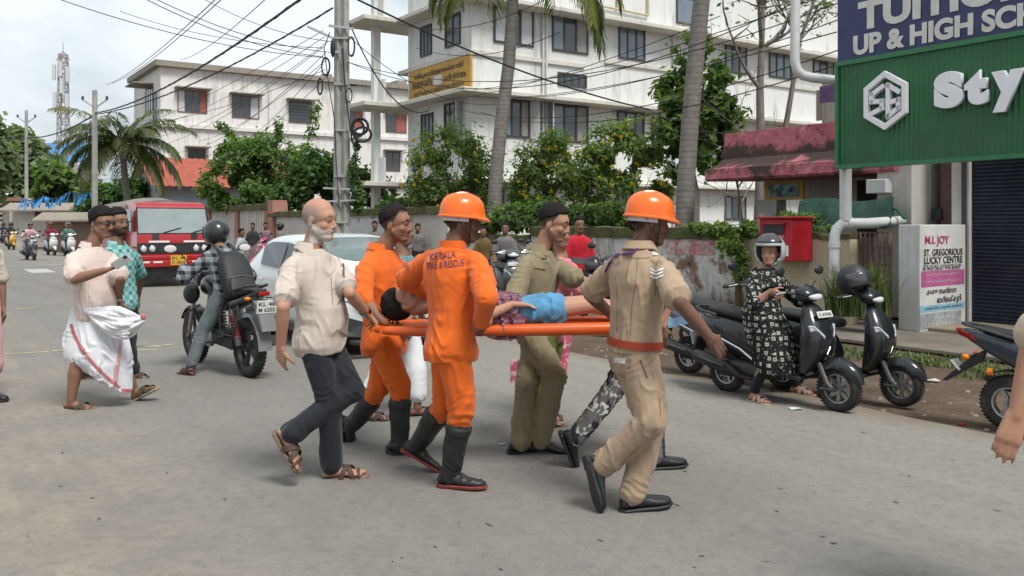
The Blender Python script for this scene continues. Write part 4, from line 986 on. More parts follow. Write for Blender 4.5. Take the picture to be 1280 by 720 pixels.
fr += [((-1.0, -.15, .55), 3.2, 4.2, 'palmdry'), ((-.8, .3, .8), 3.4, 4.4, 'palmleaf'), ((-.6, -.5, .6), 3.0, 4.4, 'palmdry'), ((.75, -.2, .75), 3.6, 4.6, 'palmdry'), ((.95, .1, .75), 4.0, 4.3, 'palmleaf'), ((1.1, .3, .5), 4.2, 4.0, 'palmleaf'), ((.9, -.5, .7), 4.0, 4.6, 'palmdry'), ((.1, -.6, 1), 3.0, 3.4, 'palmleaf'), ((-.3, .9, .8), 3.3, 3.2, 'palmleaf'), ((.5, .8, .9), 3.3, 3.2, 'palmleaf'), ((1.0, .0, 1.1), 4.4, 3.8, 'palmleaf'), ((-1, .1, 1.0), 3.4, 3.9, 'palmleaf')]
palm('coconut_palm', tp, 0.20, 0.15, 'grey coconut palm trunk with drooping fronds before the white building', fr, 70)
Yq = 17.4
palm('leaning_palm', [P(*q, Yq) for q in ((852, 380), (854, 300), (858, 220), (863, 150), (869, 80), (876, 10), (884, -70), (892, -150))], 0.185, 0.155, 'tall leaning palm trunk with ringed bark behind the flaking wall',
     [((math.cos(a), math.sin(a), .7 + .3 * math.sin(a * 3)), 3.4, 1.3, 'palmleaf') for a in [i * .7 for i in range(9)]], 90)
fr = []
for i in range(32):
    a = i * 2.39996; el = -.25 + 1.5 * ((i * 11) % 32) / 32
    fr.append(((math.cos(a), math.sin(a) * .8, el), 4.0 + .7 * math.sin(i), 1.3 + (1.2 - el) * .9, 'palmdry' if (i % 5 == 0) else 'palmleaf'))
Yl = 50
palm('young_coconut_palm', [P(*q, Yl) for q in ((163, 312), (161, 270), (158, 240), (155, 210), (152, 182))], .22, .16, 'bushy coconut palm with arching fronds by the small house', fr, 120, lw=.075, nl=50, ll=.85)

# ---- bare trees
def bare_tree(name, pts, r0, label, seed, nb, leafn=0, Y=22):
    e_ = empty(name, (pts[0].x, pts[0].y, 0), label=label, cat='tree'); rs = np.random.RandomState(seed); b = MB(); k = len(pts)
    b.tube(pts, [r0 * (1 - .75 * i / (k - 1)) for i in range(k)], 9); tips = []
    def grow(p, d, L, r, lev):
        q = [p]; c = p.copy(); dd = d.copy()
        for i in range(5):
            c = c + dd * (L / 5); dd = (dd + V(rs.normal(size=3)) * .16 + V((0, 0, .05))).normalized(); q.append(c.copy())
        b.tube(q, [r * (1 - .7 * i / 5) for i in range(6)], 5); tips.append(q[-1])
        if lev > 0:
            for _ in range(3):
                i = rs.randint(2, 6); grow(q[i], (dd + V(rs.normal(size=3)) * .7).normalized(), L * rs.uniform(.45, .7), r * .5, lev - 1)
    for i in range(nb):
        j = rs.randint(k // 2, k); a = rs.uniform(0, 6.283)
        grow(pts[j], V((math.cos(a), math.sin(a) * .6, rs.uniform(.4, 1.1))).normalized(), rs.uniform(1.0, 2.0), r0 * .4, 2)
    b.build('trunk', M['bark'], e_, world=True, smooth=True)
    if leafn: leaves('crown', [(t, (.28, .28, .2)) for t in tips], leafn, .07, M['leaffar'], e_, seed, thr=-.1, freq=3)
bare_tree('bare_tree', [P(*q, 22) for q in ((947, 330), (950, 250), (951, 180), (950, 110), (952, 60), (954, 10), (956, -40))], .15, 'slender bare tree with forking branches behind the pink sunshade', 5, 7, 260)
bare_tree('bare_tree', [P(*q, 23) for q in ((975, 330), (982, 160), (992, 100), (1000, 50), (1015, 10), (1022, -30))], .09, 'thin small-leaved tree with wispy twigs beside the elbow pipe', 6, 8, 1500)
bare_tree('dead_shrub', [P(*q, 18.5) for q in ((927, 330), (928, 285), (926, 255), (922, 235))], .05, 'leafless grey shrub behind the wall end', 9, 5, 0)
bare_tree('dead_shrub', [P(*q, 24) for q in ((905, 330), (906, 270), (909, 225), (912, 190))], .03, 'dry twiggy shrub against the white wall under the broad-leaved tree', 10, 6, 0)

# ================================================================ POLES AND CABLES
Yk = 24.0
pc = P(427, 280, Yk); pc.z = 0
pole = empty('utility_pole', pc, label='twin-post concrete utility pole with coiled cables above the parked car', cat='utility pole')
for dx, w in ((-.12, .13), (.11, .15)):
    b = MB(); b.tube([pc + V((dx, 0, -.1)), pc + V((dx * .75, 0, 11.5))], [w * .9, w * .7], 4); b.build('post', M['polec'], pole, world=True)
for k in range(7):
    z = 1.6 + k * 1.25; b = MB(); b.obox(pc + V((0, -.02, z)), V((1, 0, 0)), V((0, 1, 0)), Z, .19, .10, .03); b.build('tie', M['polec'], pole, world=True)
def arm(px0, py0, px1, py1, w=.06):
    b = MB(); b.bar(P(px0, py0, Yk - .16), P(px1, py1, Yk - .16), w); b.build('cross_arm', M['steel'], pole, world=True)
arm(384, 33, 417, 48); arm(411, 32, 442, 36); arm(415, 65, 425, 65); arm(404, 235, 446, 237, .05); arm(404, 252, 448, 250, .05)
def coil(px, py, rx, ry, n, r=.016, Y=Yk - .25):
    s = Y / FPX; b = MB(); rs = np.random.RandomState(int(px * py) % 999)
    pts = []
    for i in range(n * 18):
        a = 6.283 * i / 18; w = 1 + .06 * math.sin(a * .37 + px); pts.append(P(px, py, Y) + V((math.cos(a) * rx * s * w, .03 * math.sin(a * .31), math.sin(a) * ry * s * w)))
    b.tube(pts, r, 5); b.build('cable_coil', M['cable'], pole, world=True, smooth=True)
coil(439, 58, 4, 12, 3); coil(407, 83, 5, 11, 3); coil(400, 108, 3, 10, 3); coil(436, 119, 4, 9, 2); coil(450, 158, 10, 10, 3, .03); coil(447, 161, 8, 10, 4, .025); coil(453, 168, 11, 9, 3, .025); coil(443, 172, 4, 8, 2)
b = MB(); b.ell(P(416, 60, Yk - .2), V((.07, 0, 0)), V((0, .07, 0)), V((0, 0, .26)), 8, 6); b.build('splice_box', M['cable'], pole, world=True)
b = MB(); b.tube([P(*q, Yk - .2) for q in ((441, 240), (446, 215), (444, 190), (439, 170), (432, 120), (428, 60))], .02, 5); b.build('down_wire', M['cable'], pole, world=True)
b = MB(); b.tube([P(*q, Yk - .22) for q in ((412, 40), (405, 60), (410, 100), (418, 150), (420, 200), (424, 260))], .014, 5); b.build('down_wire', M['cable'], pole, world=True)
leaves('creeper', [blob_px(447, 245, Yk, 8, 22), blob_px(441, 215, Yk, 6, 18), blob_px(446, 190, Yk, 5, 14)], 900, .07, M['leafdark'], pole, 77, thr=-.2, freq=3)

def far_pole(px, pyt, Y, r, label):
    c = P(px, 280, Y); c.z = 0; e_ = empty('utility_pole', c, label=label, cat='utility pole'); zt = P(px, pyt, Y).z
    b = MB(); b.tube([c, c + V((0, 0, zt))], [r, r * .75], 8); b.build('post', M['polec'], e_, world=True)
    for sgn in (-1, 1):
        b = MB(); p0 = c + V((0, 0, zt - .9)); b.bar(p0, p0 + V((sgn * .62, 0, .42)), .06); ar = b.build('cross_arm', M['steel'], e_, world=True)
        b = MB(); q = p0 + V((sgn * .62, 0, .42)); b.lathe(q, Z, [(.05, 0), (.08, .04), (.05, .09), (.08, .13), (.03, .2)], 8); b.build('insulator', M['bars'], ar, world=True)
far_pole(33, 138, 62, .14, 'slim concrete pole with V-shaped arms beside the pale tree')
far_pole(118.5, 113, 45, .17, 'weathered concrete pole in front of the bushy coconut palm')
# lattice telecom mast
mc = P(79, 280, 150); mc.z = 0; mast = empty('telecom_mast', mc, label='red and white lattice telecom mast with antennas against the clouds', cat='mast')
zt = P(79, 68, 150).z; b = MB(); b2 = MB(); legs = []
for i in range(4):
    a = math.pi / 4 + i * math.pi / 2; legs.append((V((math.cos(a) * 1.35, math.sin(a) * 1.35, 0)), V((math.cos(a) * .75, math.sin(a) * .75, 0))))
mw = mat('mast_grey', (.34, .35, .36), .6); mr = mat('mast_red', (.32, .22, .21), .6)
for i in range(4):
    b = MB(); b.bar(mc + legs[i][0], mc + legs[i][1] + V((0, 0, zt)), .16); b.build('leg', mw, mast, world=True)
nseg = 16
for s in range(nseg):
    b = MB(); f0, f1 = s / nseg, (s + 1) / nseg
    for i in range(4):
        j = (i + 1) % 4; A = lambda q, f: mc + legs[q][0].lerp(legs[q][1], f) + V((0, 0, zt * f))
        b.bar(A(i, f0), A(j, f1), .10); b.bar(A(j, f0), A(i, f1), .10); b.bar(A(i, f1), A(j, f1), .10)
    b.build('lattice_bay', mr if s % 4 > 1 else mw, mast, world=True)
for k, (dx, z) in enumerate(((-1.1, -3.2), (1.2, -3.5), (0, -2.6), (-1.0, -7.8), (1.1, -8.2), (.2, -5.5))):
    b = MB(); b.obox(mc + V((dx, -.9, zt + z)), V((1, 0, 0)), V((0, 1, 0)), Z, .28, .15, 1.3); b.build('antenna', M['wshut'], mast, world=True)
b = MB(); b.bar(mc + V((0, 0, zt)), mc + V((0, 0, zt + 2)), .08); b.bar(mc + V((-1.2, 0, zt - 1)), mc + V((0, 0, zt + .6)), .1); b.bar(mc + V((1.2, 0, zt - 1)), mc + V((0, 0, zt + .6)), .1); b.build('spire', mw, mast, world=True)

# overhead cables
def cable(a, b_, sag, r, label, group='thin overhead wires', n=22, twist=False):
    a = P(*a); b_ = P(*b_); pts = []
    for i in range(n + 1):
        f = i / n; p = a.lerp(b_, f); p.z -= sag * 4 * f * (1 - f); pts.append(p)
    r *= .82; o = MB(); o.tube(pts, r, 6)
    if twist:
        k = n * 6; q = []
        for i in range(k + 1):
            f = i / k; p = a.lerp(b_, f); p.z -= sag * 4 * f * (1 - f); q.append(p + V((0, math.cos(i * 1.1) * r, math.sin(i * 1.1) * r)))
        o.tube(q, r * .6, 5)
    tag(o.build('overhead_cable', M['cable'], smooth=True), label, 'cable', group)
cable((416, 10, 24), (119, 143, 45), .5, .03, 'thick black cable from the twin-post pole to the weathered pole', 'thick cables', twist=True)
cable((480, -80, 15), (119, 141, 45), .6, .034, 'thickest twisted cable slanting across the cloudy sky', 'thick cables', twist=True)
cable((119, 143, 45), (34, 172, 62), .35, .045, 'thick cable sagging between the weathered and the slim pole', 'thick cables')
cable((119, 150, 45), (34, 190, 62), .5, .02, 'lower thin wire between the weathered and the slim pole')
cable((34, 172, 62), (-120, 150, 90), .6, .03, 'cable running on from the slim pole beyond the pale tree')
TH = 'thin wire fanning from the twin-post pole towards the far buildings'
for i, (px, py, sg_) in enumerate(((150, 165, .3), (175, 160, .5), (185, 172, .6), (200, 182, .4), (220, 190, .7), (250, 176, .4), (275, 190, .5), (118, 155, .6), (300, 178, .3))):
    cable((404 + i % 3 * 3, 38 + i * 7, 24), (px, py, 52), sg_, .011, TH)
SL = 'thin wire crossing the cloudy sky above the old building'
for a, c in (((60, -6, 20), (405, 72, 24)), ((165, -10, 19), (404, 71, 24)), ((150, 14, 30), (404, 60, 24)), ((185, -6, 20), (420, 66, 24)), ((300, -30, 14), (133, 106, 45)), ((308, -30, 14), (140, 104, 45)), ((350, -18, 16), (225, 75, 44)), ((240, -10, 25), (415, 52, 24))):
    cable(a, c, .25, .012, SL)
cable((440, -4, 19), (812, 137, 25), .25, .026, 'thick black cable descending across the white building', 'thick cables')
cable((812, 137, 25), (860, 150, 18), .1, .02, 'pale service wire reaching the leaning palm trunk')
cable((432, 18, 24), (536, 138, 30.2), .9, .024, 'drooping service cable running to the yellow board', 'thick cables')
RW = 'thin wire slung across the white building facade'
for i, (a, c, sg_) in enumerate((((432, 77, 24), (1047, 4, 15), .9), ((436, 78, 24), (1060, -30, 14), 1.2), ((590, 120, 30), (1050, 24, 15), .5), ((560, 133, 30), (1050, 62, 14), .7), ((590, 112, 30), (1049, -12, 15), .3), ((600, 140, 30), (1050, 80, 13), .6), ((430, 40, 24), (620, 130, 30), .6), ((520, 60, 28), (700, 40, 22), .4), ((500, 30, 26), (690, -5, 20), .4), ((540, 128, 30), (900, 20, 20), .3), ((640, 122, 29), (1046, 40, 14), .2))):
    cable(a, c, sg_, .012, RW)
# blue ribbon bunting far along the road
bt = empty('ribbon_bunting', P(80, 250, 50), label='string of bright blue ribbons hung across the far road', cat='bunting')
rib = mat('blue_ribbon', (.045, .25, .58), .6, .2)
A0, A1, A2 = P(28, 247, 52), P(66, 243, 52), P(124, 233, 46); pts = []
for i in range(25):
    f = i / 24; p = (A0.lerp(A1, f * 2) if f < .5 else A1.lerp(A2, f * 2 - 1)); p.z -= .25 * abs(math.sin(f * 9)); pts.append(p)
b = MB(); b.tube(pts, .02, 4); b.build('string', M['cable'], bt, world=True)
rs = np.random.RandomState(3)
for i in range(24):
    p = pts[i]; w = rs.uniform(.07, .15); h = rs.uniform(.35, .8); sl = rs.uniform(-.35, .1); b = MB(); rows = []
    for k in range(5):
        f = k / 4; o = math.sin(f * 4 + i) * .08; q = p + V((sl * f, o, -h * f)); rows.append([q + V((-w / 2, 0, 0)), q + V((w / 2, 0, 0)), q + V((w / 2, .02, 0)), q + V((-w / 2, .02, 0))])
    b.loft(rows); b.build('ribbon', rib, bt, world=True)
# ================================================================ PEOPLE: BUILDERS
CAMV = V((0, 0, CAMH))
def solve(parent, px, py, L, sgn):
    """point seen at a pixel, one bone length away from its parent joint (sgn: +1 farther, -1 nearer)"""
    d = P(px, py, 1.0) - CAMV; w = CAMV - parent; a = d.dot(d); b = 2 * d.dot(w); c = w.dot(w) - L * L; q = b * b - 4 * a * c
    Y = -b / (2 * a) if q < 0 else (-b + sgn * math.sqrt(q)) / (2 * a)
    return CAMV + d * Y
def yawv(a): return V((math.cos(R(a)), math.sin(R(a)), 0))
def leftv(a): return V((-math.sin(R(a)), math.cos(R(a)), 0))
def remesh(mb, voxel, smooth=5, fac=0.5):
    me = bpy.data.meshes.new('tmp'); me.from_pydata([tuple(p) for p in mb.v], [], mb.f); me.update()
    o = bpy.data.objects.new('tmp', me); col.objects.link(o)
    m = o.modifiers.new('r', 'REMESH'); m.mode = 'VOXEL'; m.voxel_size = voxel
    if smooth:
        s = o.modifiers.new('s', 'SMOOTH'); s.iterations = smooth; s.factor = fac
    bpy.context.view_layer.update()
    r = bpy.data.meshes.new_from_object(o.evaluated_get(bpy.context.evaluated_depsgraph_get()))
    bpy.data.objects.remove(o); bpy.data.meshes.remove(me)
    return r
def vco(me):
    a = np.zeros(len(me.vertices) * 3); me.vertices.foreach_get('co', a); return a.reshape(-1, 3)
def vno(me):
    a = np.zeros(len(me.vertices) * 3); me.vertices.foreach_get('normal', a); return a.reshape(-1, 3)
def setco(me, a): me.vertices.foreach_set('co', np.ascontiguousarray(a).reshape(-1)); me.update()
def A3(v): return np.array((v.x, v.y, v.z))
def wrinkle(me, amp, folds=(), seed=0.0, lo=9.0, stretch=(1, 1, .55)):
    """cloth folds: ridged noise everywhere plus compression folds near joints (centre, axis, radius, amp, freq)"""
    p = vco(me); n = vno(me); q = p * np.array((1, 1, .32)) * lo * 1.25 + np.array((0, 0, 0)) + (p @ np.array((.5, .4, .6)))[:, None] * np.array((2.2, 0, 0)) + seed
    a = vnoise(q + 0.5 * vnoise(q * .7 + 3)[:, None]); b = vnoise(q * 2.3 + 11)
    rg = np.clip(1 - np.abs(a) * 2.6, 0, 1) ** 2.1; mk = np.clip(vnoise(p * 5.5 + seed + 9) * 1.8 + .55, .1, 1); d = amp * (2.5 * (rg * mk - .22) + 0.30 * b)
    for c, ax, rad, am, fr in folds:
        r = p - A3(c); ax = A3(ax.normalized()); t = r @ ax; dist = (r ** 2).sum(1)
        wob = vnoise(p * 6 + seed) * 1.7
        msk = np.clip(vnoise(p * 8 + seed * 1.7) * 2.2 + .35, 0, 1); s_ = np.sin(t * fr * .8 + wob * 3.4); d += am * 1.35 * np.exp(-dist / (rad * rad)) * msk * (1 - 1.6 * np.abs(s_))
    setco(me, p + n * d[:, None])
def colattr(me, cols):
    a = me.color_attributes.new('Col', 'FLOAT_COLOR', 'POINT'); b = np.ones((len(cols), 4)); b[:, :3] = cols
    a.data.foreach_set('color', b.reshape(-1))
def m_skin():
    m, t = newmat('skin'); c = t.n('ShaderNodeVertexColor', layer_name='Col').outputs[0]; v = t.coord('Object')
    f = t.noise(v, 30, 4); c = t.mix(t.ramp(f, [(0.3, .22), (.65, 0.0)]), c, t.mix(1.0, c, (.72, .66, .64), 'MULTIPLY'))
    t.out(c, t.math('ADD', t.math('MULTIPLY', f, .2), .5), 0, t.bump(t.noise(v, 160, 3), .12, .003), .25, {'Subsurface Weight': 0.06, 'Subsurface Radius': (.012, .005, .003), 'Subsurface Scale': 1.0})
    return m
M['skin'] = m_skin()
def m_cloth(name, c, weave=True, rough=.85, var=.10, fleck=None, sheen=.15):
    if name in MATS: return MATS[name]
    m, t = newmat(name); v = t.coord('Object'); f = t.noise(v, 7, 5, .6)
    cc = t.ramp(f, [(.3, tuple(x * (1 - var) for x in c)), (.7, tuple(min(1, x * (1 + var * .6)) for x in c))])
    if fleck: cc = t.mix(t.ramp(t.noise(v, 260, 2), [(.5, 0.0), (.65, .6)]), cc, fleck)
    fold = t.noise(t.n('ShaderNodeMapping', {'Vector': v, 'Scale': (1, 1, .55), 'Rotation': (.3, .2, 0)}).outputs[0], 7.5, 2.5, .5, .9)
    nb = t.bump(t.math('ABSOLUTE', t.math('SUBTRACT', fold, .5)), .22, .04); nb = t.bump(t.noise(v, 420, 2), .15, .001, nb)
    t.out(cc, rough, 0, nb, .25, {'Sheen Weight': sheen})
    return m
def pat_cloth(name, fn, rough=.85):
    m, t = newmat(name); v = t.coord('Object'); c = fn(t, v)
    t.out(c, rough, 0, t.bump(t.math('ABSOLUTE', t.math('SUBTRACT', t.noise(v, 7.5, 2.5, .5, .9), .5)), .22, .04), .2)
    return m
def stripes(t, v, ax, freq, lo, hi, wob=0.0):
    d = t.n('ShaderNodeVectorMath', {0: v, 1: tuple(ax)}, operation='DOT_PRODUCT').outputs['Value']
    if wob: d = t.math('ADD', d, t.math('MULTIPLY', t.noise(v, 4, 3), wob))
    return t.ramp(t.math('FRACT', t.math('MULTIPLY', d, freq)), [(lo, 0.0), (lo + .06, 1.0), (hi, 1.0), (min(1, hi + .06), 0.0)])
HAIRM = {}
def hairmat(name, c):
    if name in MATS: return MATS[name]
    m, t = newmat(name); v = t.coord('Object', scale=(1, 1, .35)); f = t.noise(v, 150, 3)
    t.out(t.ramp(f, [(.3, tuple(x * .5 for x in c)), (.7, tuple(x * 2.2 for x in c))]), .8, 0, t.bump(f, .35, .003), .12)
    return m
BLACKH = (.012, .010, .010)
M['eyew'] = mat('eye_white', (.26, .23, .21), .7, .05, spec=.1); M['iris'] = mat('iris', (.012, .008, .007), .5, spec=.1)
M['rubber'] = mat('black_rubber', (.020, .021, .022), .48, .3, 9, dirt=(.09, .085, .078), damt=.35)
M['redsole'] = mat('red_sole', (.20, .032, .026), .7, .3, dirt=(.10, .07, .06), damt=.5)
M['leather'] = mat('black_leather', (.016, .017, .02), .34, .3, 14, dirt=(.07, .065, .06), damt=.25)
M['brownleather'] = mat('brown_leather', (.055, .032, .025), .6, .25)
M['sole'] = mat('tan_sole', (.17, .115, .09), .75, .2)
M['olivestrap'] = mat('olive_strap', (.075, .07, .05), .75, .2)
M['hardhat'] = mat('orange_hard_hat', (.78, .135, .012), .30, .05, 3, coat=.25, dirt=(.45, .08, .015), damt=.15)
M['white_cloth'] = m_cloth('white_cotton', (.66, .67, .70), var=.06)

TORSO = ((-.16, .105, .085), (-.06, .150, .108), (.04, .160, .112), (.18, .148, .104), (.34, .142, .100), (.50, .150, .108), (.66, .160, .114), (.78, .158, .108), (.86, .138, .094), (.93, .105, .078), (.98, .080, .066), (1.03, .064, .060))
class Fig:
    def __init__(s, label, Y, H=1.70, g=1.0, skin=(.20, .105, .065), voxel=.006, loc=None, group=None, name='person'):
        s.Y = Y; s.s = H / 1.70; s.g = g; s.skin = skin; s.vox = voxel; s.label = label; s.group = group; s.name = name
        s.j = {}; s.root = None; s.feet = {}; s.handdir = {}; s.handpose = {}
        s.facehair = None; s.pitch = 0; s.roll = 0
    # ---------- pose from photo pixels
    def core(s, pel, neck, head, yp, yc, yh, sn=0, shw=.165, hipw=.088, hd=0.0, pitch=0, roll=0, shdrop=.118):
        j = s.j; k = s.s; s.yp, s.yc, s.yh = yp, yc, yh; s.pitch = pitch; s.roll = roll
        j['pel'] = P(pel[0], pel[1], s.Y + (pel[2] if len(pel) > 2 else 0)); j['neck'] = P(neck[0], neck[1], j['pel'].y + sn); j['head'] = P(head[0], head[1], j['neck'].y + hd)
        s.finish_core(shw, hipw, shdrop)
        return s
    def finish_core(s, shw=.165, hipw=.088, shdrop=.118):
        j = s.j; k = s.s; lp, lc = leftv(s.yp), leftv(s.yc); up = (j['neck'] - j['pel']).normalized(); s.up = up
        for q, sg_ in (('L', 1), ('R', -1)):
            j['hip' + q] = j['pel'] + lp * (sg_ * hipw * k) - V((0, 0, .02 * k)); j['sh' + q] = j['neck'] + lc * (sg_ * shw * k) - up * (shdrop * k)
    def arm(s, q, el, wr, hand, fl=.255, ul=.285, curl=.5, thumb=1, spread=.06, palm=None):
        j = s.j; k = s.s
        if len(el) > 2 and isinstance(el[2], (int, float)): j['el' + q] = solve(j['sh' + q], el[0], el[1], ul * k, el[2])
        j['wr' + q] = solve(j['el' + q], wr[0], wr[1], fl * k, wr[2]); tip = solve(j['wr' + q], hand[0], hand[1], .16 * k, hand[2])
        s.handdir[q] = (tip - j['wr' + q]).normalized(); s.handpose[q] = (curl, spread, palm)
    def leg(s, q, kn, an, toe, planted=False, yaw=None, al=.085):
        j = s.j; k = s.s
        if planted:
            j['an' + q] = G(an[0], an[1], al * k); 
            j['kn' + q] = P(kn[0], kn[1], (j['hip' + q].y + j['an' + q].y) / 2 - .03)
            j['to' + q] = G(toe[0], toe[1], .02)
        else:
            kk = solve(j['hip' + q], kn[0], kn[1], .43 * k, kn[2]); hy = j['hip' + q].y; j['kn' + q] = P(kn[0], kn[1], max(hy - .10, min(hy + .10, kk.y))); j['an' + q] = solve(j['kn' + q], an[0], an[1], .41 * k, an[2]); j['to' + q] = solve(j['an' + q], toe[0], toe[1], .205 * k, toe[2])
        s.footframe(q, s.yp if yaw is None else yaw)
    def footframe(s, q, yaw):
        j = s.j; t = (j['to' + q] - j['an' + q]).normalized(); l = leftv(yaw); l = (l - t * l.dot(t)).normalized()
        rot = Matrix.Rotation(R(-21), 3, l); f = (rot @ t).normalized()
        u = f.cross(l).normalized()
        s.feet[q] = (j['an' + q], f, l, u)
    # ---------- preset poses in the person's own frame
    def stand(s, base, yaw, stride=0.0, armsw=0.0, bend=0.0, elbow=15):
        j = s.j; k = s.s; s.yp = s.yc = s.yh = yaw; f, l = yawv(yaw), leftv(yaw); b = V(base)
        j['pel'] = b + V((0, 0, .93 * k)); j['neck'] = b + f * (.04 + bend) * k + V((0, 0, 1.43 * k)); j['head'] = b + f * (.07 + bend) * k + V((0, 0, 1.575 * k)); s.finish_core()
        for q, sg_ in (('L', 1), ('R', -1)):
            st = stride * sg_; j['kn' + q] = j['hip' + q] + f * (st * .5 + .03) * k + V((0, 0, -.43 * k)); j['an' + q] = b + l * sg_ * .09 * k + f * st * k + V((0, 0, .085 * k)); j['to' + q] = j['an' + q] + (f * .19 + l * sg_ * .03) * k - V((0, 0, .07 * k)); s.footframe(q, yaw)
            a = armsw * -sg_; j['el' + q] = j['sh' + q] + (l * sg_ * .07 + f * (a * .5)) * k + V((0, 0, -.27 * k)); dr = (f * math.sin(R(elbow)) + V((0, 0, -math.cos(R(elbow)))) + f * a).normalized(); j['wr' + q] = j['el' + q] + dr * .25 * k; s.handdir[q] = dr; s.handpose[q] = (.4, .05, None)
        return s
    def sit(s, base, yaw, seat, hands, feet, lean=.05, headyaw=None, spread=.13):
        """astride: seat height point, hand points and foot points given in the world"""
        j = s.j; k = s.s; s.yp = s.yc = yaw; s.yh = yaw if headyaw is None else headyaw; f, l = yawv(yaw), leftv(yaw)
        j['pel'] = V(seat) + V((0, 0, .09 * k)); j['neck'] = j['pel'] + f * lean * 3 * k + V((0, 0, .50 * k)); j['head'] = j['neck'] + f * (lean + .04) * k + V((0, 0, .145 * k)); s.finish_core()
        for q, sg_ in (('L', 1), ('R', -1)):
            h = V(hands[0 if q == 'L' else 1]); j['wr' + q] = h - f * .06 * k; d = j['wr' + q] - j['sh' + q]; m = d * .52; x = math.sqrt(max(.0, (.27 * k) ** 2 - m.length ** 2)) + .02; j['el' + q] = j['sh' + q] + m + (l * sg_ * .6 + V((0, 0, -.8))).normalized() * x
            s.handdir[q] = (f * .8 + V((0, 0, -.25))).normalized(); s.handpose[q] = (1.15, .03, None)
            ft = V(feet[0 if q == 'L' else 1]); j['an' + q] = ft + V((0, 0, .085 * k)) - f * .05; d = j['an' + q] - j['hip' + q]; m = d * .51; x = math.sqrt(max(.0, (.43 * k) ** 2 - m.length ** 2)); ax = (f + l * sg_ * .25); ax = (ax - d.normalized() * ax.dot(d.normalized())).normalized(); j['kn' + q] = j['hip' + q] + m + ax * x
            j['to' + q] = j['an' + q] + (f * .19 + l * sg_ * .04) * k - V((0, 0, .07 * k)); s.footframe(q, yaw)
        return s
    def begin(s, base=None):
        j = s.j; c = base or V((j['pel'].x, j['pel'].y, 0)); s.root = empty(s.name, c, label=s.label, cat='person', group=s.group); s.o = V(c)
        l = leftv(s.yh); f = (Matrix.Rotation(R(s.pitch), 3, l) @ yawv(s.yh)); u = f.cross(l)
        if s.roll: l = Matrix.Rotation(R(s.roll), 3, f) @ l; u = Matrix.Rotation(R(s.roll), 3, f) @ u
        s.hf, s.hl, s.hu = f, l, u; s.hk = s.s * 1.05
        return s
    def H(s, f, l, u): return s.j['head'] + (s.hf * f + s.hl * l + s.hu * u) * s.hk
    def hvec(s, f, l, u): return (s.hf * f + s.hl * l + s.hu * u) * s.hk
    # ---------- skin
    def foot(s, b, q):
        A, f, l, u = s.feet[q]; k = s.s; o = A - u * .08 * k
        rows = []
        for x, w, h in ((-.058, .018, .03), (-.045, .030, .055), (0, .033, .078), (.05, .037, .062), (.11, .045, .042), (.15, .046, .030), (.178, .038, .022)):
            rows.append([o + f * x * k + l * (math.cos(t) * w * k) + u * ((math.sin(t) * .5 + .5) * h * k) for t in [6.283 * i / 12 for i in range(12)]])
        b.loft(rows)
        sg_ = 1 if q == 'R' else -1       # big toe on the inner side
        for i in range(5):
            y = sg_ * (.033 - i * .0165); x = .185 - .010 * i * i * .28; r = .0125 if i == 0 else .0085
            b.cone(o + f * (x - .03) * k + l * y * k + u * .013 * k, o + f * (x + .008) * k + l * y * k + u * .010 * k, r * k, r * k * .9, 8)
    def hand(s, b, q):
        W = s.j['wr' + q]; d = s.handdir[q]; curl, spread, palm = s.handpose[q]; k = s.s
        fa = (W - s.j['el' + q]).normalized(); sg_ = 1 if q == 'L' else -1
        if palm is None:
            palm = -leftv(s.yc) * sg_
        pn = (palm - d * palm.dot(d)).normalized(); th = d.cross(pn) * (1 if q == 'R' else -1)
        # thumb side should point forward/up for a hanging hand
        if th.dot(yawv(s.yc)) < -.2: th = -th
        for o in (-.028, 0, .028): b.cone(W + th * o * .55 * k, W + d * .085 * k + th * o * k, .020 * k, .0155 * k, 8)
        b.cone(W - fa * .02, W + d * .02, .026 * k, .025 * k, 10, th, .75)
        for i, (o, L) in enumerate(((.031, .070), (.0105, .080), (-.0105, .074), (-.031, .058))):
            p = W + d * (.088 - abs(o - .01) * .12) * k + th * o * k; dd = (d + th * (o * spread * 30)).normalized(); r = .0088 * k
            for sgm, fr in ((0, .46), (1, .30), (2, .24)):
                a = curl * (.55 if sgm == 0 else .75 if sgm == 1 else .5); ca, sa = math.cos(a), math.sin(a); ax = dd.cross(pn).normalized()
                dd = (Matrix.Rotation(a, 3, ax) @ dd).normalized()
                if sgm == 0 and False: pass
                p2 = p + dd * L * fr * k; b.cone(p, p2, r, r * .9, 8); p = p2; r *= .93
        p = W + d * .022 * k + th * .030 * k; dd = (d * .75 + th * .62 + pn * .3).normalized(); r = .0125 * k
        for L in (.040, .032, .026):
            p2 = p + dd * L * k; b.cone(p, p2, r, r * .9, 8); p = p2; r *= .88; dd = (dd + d * .30 + pn * (.25 + curl * .3) - th * .15).normalized()
